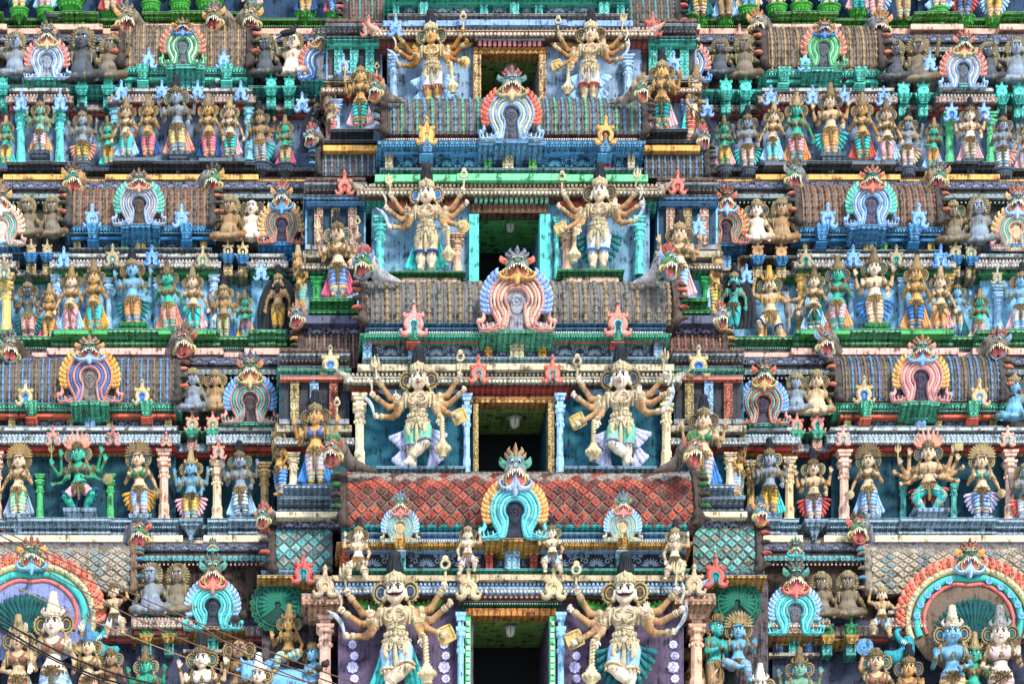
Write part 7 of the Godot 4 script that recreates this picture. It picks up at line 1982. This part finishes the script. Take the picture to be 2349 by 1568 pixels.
	# side roofs flanking the middle bay
	vault(622, 762, 1196, 1300, -1.15, -0.5, "6f6a62", ["5f9ea0", "7fb0ac", "5a8280", "8a8f86"], 24.0, 1, "4a3f38", true, "a8453a")
	vault(1590, 1742, 1196, 1300, -0.9, -0.45, "6f6a62", ["5f9f98", "7fb0a4", "5a8680", "8a8f80"], 24.0, 2, "4a3f38", true, "a8453a")
	vault(688, 822, 762, 836, -1.8, -1.35, "6a5548", ["8a6a58", "a06a60", "6f5a4c"], 16.0, 1, "4f4038", false, "c98a3f")
	vault(1536, 1664, 762, 836, -1.8, -1.35, "6a5548", ["9a4a3c", "b0604c", "6f5a4c"], 16.0, 2, "4f4038", false, "c98a3f")
	vault(728, 868, 340, 396, -2.7, -2.25, "6a5a4c", ["4f80b4", "5f94c0", "5f5248"], 14.0, 1, "3f3a38", false, "4f86b0")
	vault(1478, 1622, 340, 400, -2.7, -2.25, "6a5a4c", ["4f80b4", "5f94c0", "5f5248"], 14.0, 2, "3f3a38", false, "6a4a3a")
	vault(792, 892, 4, 78, -3.6, -3.2, "6a5648", ["4f9a8c", "7a6f60", "a0584c"], 14.0, 1, "3f3632", false, "c8503a")
	vault(1444, 1556, 0, 72, -3.6, -3.2, "6a5648", ["4f9a9a", "7a6f60", "5f5248"], 14.0, 2, "3f3632", false, "c8503a")
	# [v foot band, foot colours, ledge, frieze, base, eave slab]
	for q in [
			{"k": 0, "u": [778, 1582], "foot": [[1196, 1214, "3fb0ac"], [1216, 1228, "9cc0dc"], [1230, 1243, "8fb8dc"]], "ledge": [1244, 1260, "c98f3f"], "fr": [1260, 1306, "33313a"], "base": [1305, 1317, "4fb8b0"], "top": [1318, 1332, "b59c78"], "scr": "a9b4cc"},
			{"k": 1, "u": [832, 1534], "foot": [[736, 746, "56809c"], [747, 757, "6f9cc4"], [758, 765, "c9a878"]], "ledge": [766, 780, "4fae88"], "fr": [784, 820, "4a4658"], "base": [820, 832, "9cc8e0"], "top": [834, 850, "b9a98a"], "scr": "a4b4c4"},
			{"k": 2, "u": [872, 1474], "foot": [[303, 312, "8a4a40"], [313, 322, "b09088"]], "ledge": [325, 348, "5a9cc4"], "fr": [350, 388, "27506c"], "base": [387, 397, "7f98a8"], "top": [399, 416, "6fc88a"], "scr": "8fd0e4"},
			{"k": 3, "u": [890, 1440], "foot": [[-60, -40, "8a4a40"]], "ledge": [-22, 4, "3fae90"], "fr": [4, 34, "2f5f68"], "base": [33, 46, "a8907c"], "top": [46, 60, "7f9cc4"], "scr": "c4cce0"}]:
		var z: float = ZC[q.k] - 0.3
		var a: float = q.u[0]
		var b: float = q.u[1]
		for f in q.foot: bar("roof_foot", "roll", a + 6, b - 6, f[0], f[1], z - 0.3, z + 0.54, M(f[2], "o"))
		beads(tower, a + 10, b - 10, q.foot[-1][1] - 3, z + 0.55, 2.2, M("d6e0e6"))
		bar("ledge", "cyma", a - 6, b + 6, q.ledge[0], q.ledge[1], z - 0.4, z + 0.66, M(q.ledge[2], "o"))
		beads(tower, a, b, lerpf(q.ledge[0], q.ledge[1], 0.4), z + 0.65, 2.4, M(q.ledge[2]), 1.3)
		bar("ledge_trim", "slab", a + 8, b - 8, q.ledge[1], q.ledge[1] + 5, z - 0.4, z + 0.44, M({0: "7f94b4", 1: "c8583f", 2: "5a98c4", 3: "3f9f88"}[int(q.k)]))
		bar("frieze_wall", "slab", a + 10, b - 10, q.fr[0], q.fr[1] + 12, z - 3.0, z + 0.28, M(q.fr[2]))
		bar("frieze_base", "cyma", a, b, q.base[0], q.base[1], z - 0.4, z + 0.6, M(q.base[2], "o"))
		bar("eave_slab", "slab", a - 12, b + 12, q.top[0], q.top[1], z - 0.4, z + 0.7, M(q.top[2]))
		bar("eave_slab", "slab", 1048, 1300, q.top[0] - 2, q.top[1] - 2, z - 0.4, z + 0.76, M(q.top[2]))
	# pilasters of the friezes, blocks and finials over them
	var pil := {0: [[790, 22, "d9653f"], [917, 26, "6fcabc"], [1122, 16, "c84a3c"], [1175, 34, "9ccce8"], [1224, 16, "c84a3c"], [1428, 26, "6fcabc"], [1556, 16, "4f8a3f"]],
		1: [[842, 20, "9cc4e8"], [948, 24, "9cc4e8"], [1120, 18, "e2983f"], [1186, 32, "c9bb8a"], [1244, 18, "e2a23f"], [1416, 26, "9cc4e8"], [1510, 20, "a8cce8"]],
		2: [[892, 18, "b8a880"], [978, 26, "d0504a"], [1120, 18, "5fb86c"], [1165, 24, "c4b48a"], [1222, 18, "6fc060"], [1388, 24, "d84f44"], [1448, 16, "c4b48a"]],
		3: [[908, 14, "66ccc0"], [970, 22, "66ccc0"], [1110, 18, "66ccc0"], [1180, 20, "66ccc0"], [1236, 18, "66ccc0"], [1386, 24, "66ccc0"], [1424, 18, "66ccc0"]]}
	var fr := {0: [1260, 1306], 1: [782, 821], 2: [350, 388], 3: [2, 34]}
	for k in 4:
		var z: float = ZC[k] - 0.3
		var last := 0.0
		for i in 7:
			var q: Array = pil[k][i]
			bar("pilaster", "slab", q[0] - q[1] / 2.0, q[0] + q[1] / 2.0, fr[k][0], fr[k][1], z, z + (0.52 if i in [1, 3, 5] else 0.42), M(q[2], "o"))
			if i > 0 and q[0] - last > 34: scrolls(last + 18, q[0] - 18, fr[k][0] + 4, fr[k][1] - 3, z + 0.285, ["a9b4cc", "a4b8c4", "7fd0e8", "c4cce0"][k])
			last = q[0]
	for q in [[0, 917, 36, 1238, 1262, "c9923f", "8fb4c8"], [0, 1428, 36, 1238, 1262, "c9923f", "8fb4c8"], [1, 948, 40, 764, 784, "5fb890", "c8553f"], [1, 1417, 40, 764, 784, "5fb890", "c8553f"], [2, 978, 42, 328, 352, "6fa4c8", "5a98c4"], [2, 1388, 42, 328, 352, "6fa4c8", "5a98c4"]]:
		capital(q[1], q[2], q[3], q[4], ZC[q[0]] + 0.54, q[5], q[6])
	for q in [[0, 1176, 62, 1238, 1262, "c9923f"], [1, 1186, 84, 760, 784, "5fae8a"], [2, 1174, 76, 324, 352, "6fa4d0"]]:
		bar("ledge_step", "cyma", q[1] - q[2], q[1] + q[2], q[3] + 2, q[4], ZC[q[0]] - 0.4, ZC[q[0]] + 0.44, M(q[5], "o"))
		bar("ledge_step", "cyma", q[1] - q[2] * 0.5, q[1] + q[2] * 0.5, q[3] - 3, q[4] - 1, ZC[q[0]] - 0.4, ZC[q[0]] + 0.52, M(q[5], "o"))
	for q in [[2, 978, 268, 329, 0.78, "e2a552", "e8bc78", "d9923f"], [2, 1389, 266, 329, 0.78, "e2a552", "3a3f50", "d9923f"], [1, 948, 690, 768, 0.78, "dc8a80", "7fc0b8", "3f6f78"], [1, 1417, 690, 768, 0.78, "dc7f6c", "7fc0c0", "3f5f80"],
			[0, 1074, 1300, 1372, 1.0, "b5a078", "c4b08c", "c9b48a"], [0, 1270, 1300, 1372, 1.0, "b5a078", "c4b08c", "c9b48a"], [0, 745, 1296, 1366, 1.0, "b09878", "b8a284", "b5a078"], [0, 1592, 1294, 1362, 1.0, "b09878", "b8a284", "b5a078"],
			[1, 1097, 816, 876, 1.0, "d96a58", "3f9f98", "c8453a"], [1, 1267, 816, 876, 1.0, "d96a58", "3f9f98", "c8453a"],
			[1, 757, 792, 857, 0.1, "bfa878", "5f80c0", "4f7fb0"], [1, 1602, 792, 862, 0.1, "b8a070", "3f68a8", "3f6fa8"], [0, 695, 1266, 1336, -0.25, "c8504a", "3f8f90", "2f7f88"], [0, 1641, 1272, 1344, -0.25, "d0544a", "3f8f90", "2f7f88"],
			[2, 790, 392, 446, 0.1, "d9715f", "8f5a50", "c8504a"], [2, 1554, 392, 444, 0.1, "d9715f", "8f5a50", "c8504a"], [3, 845, 36, 84, 0.1, "d9806c", "3f9f8c", "c8504a"], [3, 1497, 28, 82, 0.1, "d9604f", "3f8f98", "3f8f98"],
			[3, 787, 124, 168, 0.3, "8fb4e4", "6f98d8", "5f8fcf"], [3, 1545, 118, 166, 0.3, "8fb4e4", "6f98d8", "5f8fcf"], [3, 907, 34, 82, 0.9, "7fa8e0", "9cc0e8", "5f8fcf"], [3, 692, 212, 256, 0.2, "8fb0e4", "6f98d8", "5f8fcf"], [3, 1622, 228, 266, 0.2, "8fb0e4", "6f98d8", "5f8fcf"], [2, 1602, 492, 538, 0.35, "8fb8e4", "a8c8ee", "5f8fcf"]]:
		finial(q[1], q[2], q[3], ZC[q[0]] + (q[4] if q[4] < 0.5 else (0.48 if q[4] < 0.85 else 0.46)), q[5], q[6], q[7])
	# great arches on the axis
	arch(1172, 158, 326, 138, ZC[2] + 0.42, ["8fb8e4", "e2d09a", "9cc4ec", "dc6a52", "b8a678", "8fa4b8", "4f8f98", "c9605a", "5a5a66"], 8)
	arch(1184, 572, 764, 166, ZC[1] + 0.42, ["e08a78", "e0b898", "e0907c", "8fa8d8", "dca45c", "5fb0a8", "c9604a", "7f9cc4", "8f8f98"], 9)
	arch(1180, 1010, 1240, 152, ZC[0] + 0.48, ["5fc8cc", "7fdce0", "4fc0c8", "e2a25c", "9aaac4", "a4bcd4", "3f9f88", "c9a070", "2f3040"], 9)
	arch(917, 1122, 1246, 84, ZC[0] + 0.46, ["b8a478", "4fa8b8", "bfae86", "9cc4e8", "dc8a84", "6fa890", "5f6f58", "6fa4c8", "b8a074"], 7)
	arch(1428, 1128, 1244, 84, ZC[0] + 0.46, ["c0ac80", "6fb4c0", "bfae86", "9cc8e8", "dc8480", "5f9f8c", "6f8f78", "6fa4c8", "c9b48a"], 7)
	# dragon heads of the middle bay and its flanks
	for d in [[0.5, 764, 1036, 74, -0.75, "b8a07a", "c8654a", "62b07c", "6f6258", 862, 1080], [0.5, 1588, 1036, 76, 0.75, "b8a07a", "a84a40", "4f9a5c", "7a6a5c", 1500, 1082],
			[-0.4, 834, 606, 72, -0.75, "4f9f62", "6f9ac8", "d0564a", "b4b0b2", 918, 646], [-0.4, 1532, 606, 74, 0.75, "4fa45c", "6f9ac8", "d8503f", "b0aaa8", 1452, 650],
			[-1.3, 862, 206, 56, -0.75, "4f9f90", "d98a4a", "c9554a", "8a7a6c", 930, 234], [-1.3, 1470, 208, 56, 0.75, "4f9f90", "b98a5c", "a8905c", "a08a78", 1398, 236],
			[-0.55, 604, 1186, 56, -0.7, "4f8fa0", "d9824a", "d0605a", "7f7a78", 700, 1206], [-0.55, 1742, 1176, 62, 0.7, "5f9fc4", "d9903f", "4f7f98", "7a7672", 1650, 1208],
			[-1.45, 682, 726, 58, -0.7, "6f9ac0", "c97a5a", "d9985a", "7f7f8a", 760, 768], [-1.45, 1652, 728, 60, 0.7, "86a4cc", "d99a5a", "b9654f", "8a8480", 1580, 766],
			[-2.35, 714, 314, 50, -0.7, "a08a68", "6fa4d0", "d0504a", "7a6f6a", 790, 342], [-2.35, 1612, 318, 52, 0.7, "a88a72", "5f86b0", "d8604f", "7a706a", 1540, 346]]:
		dragon(d[1], d[2], d[3] * 1.04, d[0] + 0.1, d[4], d[5], d[6], d[7], d[8], d[9], d[10])
	# flanking bays: walls, eaves, little friezes and ledges beside the middle bay
	for s in [0, 1]:
		for q in [
				{"z": -1.0, "u": [640, 800], "eave": [992, 1020], "ce": "8f9698", "wall": "1d5c6e", "pod": [1112, 1142, "94aec4"], "slab": [1172, 1186, "dcc6a0"], "fr": [872, 960], "fc": "3a3a40", "led": [836, 870, "5fae8c"], "bl": 1300},
				{"z": -1.9, "u": [700, 838], "eave": [592, 618], "ce": "9a8474", "wall": "7fb4d4", "pod": [684, 716, "3f9450"], "slab": [722, 742, "5a5a74"], "fr": [474, 560], "fc": "27465a", "led": [444, 472, "4f86b0"], "bl": 836},
				{"z": -2.8, "u": [748, 876], "eave": [190, 212], "ce": "b08a76", "wall": "7f97b0", "pod": [296, 326, "3f464e"], "slab": [332, 346, "e2a04a"], "fr": [106, 172], "fc": "4a423e", "led": [80, 104, "5ac2ae"], "bl": 396}]:
			var a: float = q.u[0] if s == 0 else 2342 - q.u[1] + 4
			var b: float = q.u[1] if s == 0 else 2342 - q.u[0] + 4
			var z: float = q.z
			bar("flank_wall", "slab", a, b, q.led[1], q.pod[0] + 40, z - 2.5, z, M(q.wall))
			bar("flank_top", "slab", a, b, q.led[0] - 40, q.led[0], z - 2.5, z - 0.05, M("6a584c", "d"))
			bar("roof_foot", "roll", a, b, q.led[0] - 38, q.led[0] - 26, z - 0.6, z + 0.1, M("8a5f54", "o"))
			bar("roof_foot", "cyma", a - 2, b + 2, q.led[0] - 24, q.led[0] - 12, z - 0.6, z + 0.16, M("9aa4a8", "o"))
			beads(tower, a, b, q.led[0] - 9, z + 0.0, 3.0, M("c9a090"), 1.5)
			bar("frieze_wall", "slab", a + 4, b - 4, q.fr[0], q.fr[1] + 24, z - 1.0, z + 0.03, M(q.fc))
			bar("ledge", "cyma", a - 4, b + 4, q.led[0] + 10, q.led[1] - 7, z - 0.6, z + 0.30, M(q.led[2], "o"))
			bar("roof_foot", "roll", a, b, q.led[0] - 2, q.led[0] + 9, z - 0.6, z + 0.22, M("7f8a94", "o"))
			beads(tower, a, b, q.led[1] - 9, z + 0.2, 1.8, M("d6e0e6"))
			bar("ledge_trim", "slab", a + 2, b - 2, q.led[1] - 8, q.led[1], z - 0.6, z + 0.2, M({-1.0: "d0705c", -1.9: "3f6f98", -2.8: "5ac2ae"}[z]))
			for i in 3:
				var u := lerpf(a, b, 0.22 + 0.28 * i)
				bar("pilaster", "slab", u - 10, u + 10, q.led[1], q.fr[1], z, z + 0.13, M({-1.0: ["a8925e", "9cc4e8", "b0604a"], -1.9: ["d9a88c", "a8925e", "dcb09a"], -2.8: ["5cc4b4", "66ccc0", "5cc4b4"]}[z][i], "o"))
			bar("frieze_base", "slab", a, b, q.fr[1], q.fr[1] + 12, z - 0.6, z + 0.22, M("8f9298", "d"))
			bar("frieze_base", "slab", a - 6, b + 6, q.fr[1] + 14, q.eave[0] - 2, z - 0.6, z + 0.25, M("a89c82", "d"))
			bar("eave", "eave", a - 12, b + 12, q.eave[0], q.eave[1], z - 0.6, z + 0.34, M(q.ce, "o"))
			beads(tower, a - 10, b + 10, q.eave[1] - 5, z + 0.345, 2.8, M("ded2b0"))
			bar("eave_soffit", "cyma", a, b, q.eave[1] + 4, q.eave[1] + 22, z - 0.6, z + 0.2, M({-1.0: "a8453a", -1.9: "4f9f78", -2.8: "b0544e"}[z], "o"))
			bar("podium", "podium", a + 10, b - 20, q.pod[0], q.pod[1], z - 0.6, z + 0.72, M(q.pod[2], "o"))
			bar("podium", "podium", a - 4, b + 4, q.pod[1] - 4, q.pod[1] + 24, z - 0.6, z + 0.56, M(q.pod[2], "o"))
			bar("string_course", "slab", a - 8, b + 8, q.slab[0], q.slab[1], z - 0.6, z + 0.66, M(q.slab[2]))
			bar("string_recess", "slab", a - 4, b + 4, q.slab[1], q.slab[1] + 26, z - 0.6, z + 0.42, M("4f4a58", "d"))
			scrolls(a + 4, b - 4, q.slab[1] + 3, q.slab[1] + 24, z + 0.425, "aab2d0")
			var cu := lerpf(a, b, 0.3 if s == 0 else 0.7)
			column(cu - (16 if s == 0 else -16), 30, q.eave[1] + 22, q.pod[0] + 16, z + 0.26, {-1.0: "e2c8a0", -1.9: "3f9f5c", -2.8: "a8c4e4"}[z])
	for q in [[0, 660, 1308], [0, 1682, 1308]]:
		bar("roof_foot", "roll", q[1] - 62, q[1] + 72, 1302, 1318, -1.2, -0.45, M("8fb4d0", "o"))
		bar("ledge", "cyma", q[1] - 70, q[1] + 76, 1320, 1340, -1.2, -0.3, M("c9954f", "o"))
		bar("flank_wall", "slab", q[1] - 60, q[1] + 80, 1330, 1700, -3.0, -0.75, M("5a4f52", "d"))
	# peach pillars' capitals and eave ends at the lowest storey
	for u in [742, 1598]:
		bar("eave_end", "eave", u - 50, u + 44, 1352, 1386, -0.4, 0.42, M("c08f72", "o"))
		bar("capital_block", "cyma", u - 34, u + 34, 1386, 1408, -0.4, 0.32, M("c99a78", "o"))
	# hanging lamps in the doorways
	var lamp_rows := [[1172, 128, 176, ZC[3] - 0.5, "metal cage lamp hanging in the topmost doorway"], [1170, 490, 536, ZC[2] - 0.6, "metal bell lamp hanging in the second doorway from the top"], [1180, 932, 986, ZC[1] - 0.6, "pale bowl lamp hanging in the third doorway from the top"], [1170, 1414, 1464, ZC[0] - 0.6, "glass lantern hanging in the lowest doorway"]]
	for q in lamp_rows:
		var o := Node3D.new()
		o.name = numbered("hanging_lamp")
		o.position = P(q[0], q[2], q[3])
		add_child(o)
		tag(o, q[4], "lamp", "lamps hanging in the doorways")
		var s: float = (q[2] - q[1]) * sz(q[3])
		o.scale = Vector3.ONE * s
		var m := MB.new()
		m.lathe([Vector2(0.0, 0.05), Vector2(0.1, 0.07), Vector2(0.2, 0.16), Vector2(0.24, 0.34), Vector2(0.24, 0.46)], 14)
		put(o, "glass", m.mesh(), M("b9b8ac", "k"))
		m = MB.new()
		m.lathe([Vector2(0.27, 0.44), Vector2(0.36, 0.46), Vector2(0.34, 0.5), Vector2(0.2, 0.6), Vector2(0.12, 0.66), Vector2(0.1, 0.78), Vector2(0.04, 0.8), Vector2(0.03, 1.6)], 16)
		put(o, "cap", m.mesh(), M("8a8880", "k"))
		m = MB.new()
		for i in 6:
			var a := i * TAU / 6
			m.tube([Vector3(sin(a) * 0.27, 0.46, cos(a) * 0.27), Vector3(sin(a) * 0.24, 0.18, cos(a) * 0.24), Vector3(0, 0.03, 0)], [0.016, 0.016, 0.016], 5)
		put(o, "cage", m.mesh(), M("5a5a58", "k"))

func cables() -> void:
	# service cables strung in front of the tower's lower left corner, sagging to the right
	for q in [[0, 1213, 870, 1585, 12.0, 1.5, "5a3f30", "thin brown cable, topmost of the bundle crossing the lower left corner"],
			[0, 1228, 860, 1600, 12.1, 1.6, "4f382c", "brown cable second from the top in the lower left bundle"],
			[0, 1244, 560, 1520, 12.2, 1.5, "5f4636", "brown cable third from the top in the lower left bundle"],
			[0, 1330, 800, 1625, 12.3, 1.2, "8a6a4a", "light tan cable crossing the left painted arch"],
			[0, 1420, 370, 1572, 11.5, 2.2, "16161a", "thick black cable, upper one at the bottom left corner"],
			[0, 1436, 330, 1580, 11.4, 2.2, "1a1a1e", "thick black cable, middle one at the bottom left corner"],
			[0, 1446, 420, 1620, 11.6, 1.8, "1c1c20", "thick black cable, lowest one at the bottom left corner"],
			[520, 1475, 860, 1600, 12.4, 1.6, "4f3a2e", "brown cable below the seated golden statue, lower left"],
			[2400, 1450, 2250, 1580, 12.0, 1.8, "26211f", "dark cable slanting across the bottom right corner"]]:
		var z: float = q[4]
		var a := P(q[0], q[1], z)
		var b := P(q[2], q[3], z)
		var pts := []
		var rad := []
		for i in 33:
			var t := i / 32.0 * 1.5 - 0.25
			pts.append(a.lerp(b, t) - (a + b) / 2 - Vector3(0, 0.14 * (1.0 - pow(2.0 * t - 1.0, 2)), 0))
			rad.append(q[5] * sz(z))
		var m := MB.new()
		m.tube(pts, rad, 7)
		var o := put(self, "cable", m.mesh(), M(q[6], "k"), (a + b) / 2)
		o.name = numbered("overhead_cable")
		tag(o, q[7], "cable", "cables strung before the tower")
	for q in [[738, 1528, "cable clamp joining the brown cables in front of the blue bearded statue"], [548, 1415, "weathered cable joint below the lowest turquoise arch"]]:
		var m := MB.new()
		m.ball(Vector3(-0.05, -0.03, 0), Vector3(0.07, 0.06, 0.06), 8, 5)
		m.ball(Vector3(0.05, 0.04, 0), Vector3(0.07, 0.06, 0.06), 8, 5)
		m.tube([Vector3(-0.09, -0.08, 0), Vector3(0.1, 0.1, 0)], [0.03, 0.03], 6)
		var o := put(self, "cable_clamp", m.mesh(), M("2f2420", "k"), P(q[0], q[1], 12.05))
		o.name = numbered("cable_clamp")
		tag(o, q[2], "clamp")

func _ready() -> void:
	# camera: a long lens on the ground, kept level and shifted upwards
	var cam := Camera3D.new()
	cam.name = "camera"
	cam.position = Vector3(CX, EYE, DIST)
	cam.projection = Camera3D.PROJECTION_FRUSTUM
	cam.far = 400.0
	cam.set_frustum(1568.0 * S / DIST, Vector2((3.0 * S - CX) / DIST, (MID - EYE) / DIST), 1.0, 400.0)
	add_child(cam)
	cam.current = true
	# sky and light
	var env := Environment.new()
	var sky := Sky.new()
	var sm := ProceduralSkyMaterial.new()
	sm.sky_top_color = Color(0.68, 0.80, 0.95)
	sm.sky_horizon_color = Color(0.88, 0.93, 0.98)
	sm.sky_curve = 0.25
	sm.ground_bottom_color = Color(0.40, 0.36, 0.31)
	sm.ground_horizon_color = Color(0.55, 0.53, 0.5)
	sm.sky_energy_multiplier = 1.0
	sky.sky_material = sm
	env.background_mode = Environment.BG_SKY
	env.sky = sky
	env.tonemap_mode = Environment.TONE_MAPPER_LINEAR
	env.tonemap_exposure = 2.75
	env.sdfgi_enabled = true
	env.ssao_enabled = true
	env.ssil_enabled = true
	var we := WorldEnvironment.new()
	we.name = "world_environment"
	we.environment = env
	add_child(we)
	var sun := DirectionalLight3D.new()
	sun.name = "sun"
	sun.light_energy = 0.7
	sun.light_color = Color(1.0, 0.985, 0.96)
	sun.light_angular_distance = 12.0
	sun.shadow_enabled = true
	sun.rotation = Vector3(deg_to_rad(-38), deg_to_rad(24), 0)
	add_child(sun)
	rng.seed = 7
	make_textures()
	make_wear()
	make_ornaments()
	make_bodies()
	# ground
	var gm := MB.new()
	gm.extrude([Vector2(-150, 0.0), Vector2(150, 0.0), Vector2(150, -0.2), Vector2(-150, -0.2)], -200, 200)
	var gr := put(self, "ground", gm.mesh(), M("b9b6ae"))
	gr.set_meta("kind", "structure")
	# the tower
	tower = Node3D.new()
	tower.name = "temple_tower"
	add_child(tower)
	tag(tower, "tall stepped temple tower covered in painted stucco roofs, arches and ledges", "tower")
	var base := MB.new()
	base.box(Vector3(-16, 0, -9), Vector3(16, 16.5, 0.9))
	put(tower, "base", base.mesh(), M("b8a488"))
	var core := MB.new()
	core.box(Vector3(-15, 17, -12), Vector3(15, 36, -7.6))
	put(tower, "core", core.mesh(), M("4a3d34"))
	side_tiers()
	roofs()
	great_arches()
	center()
	all_statues()
	cables()
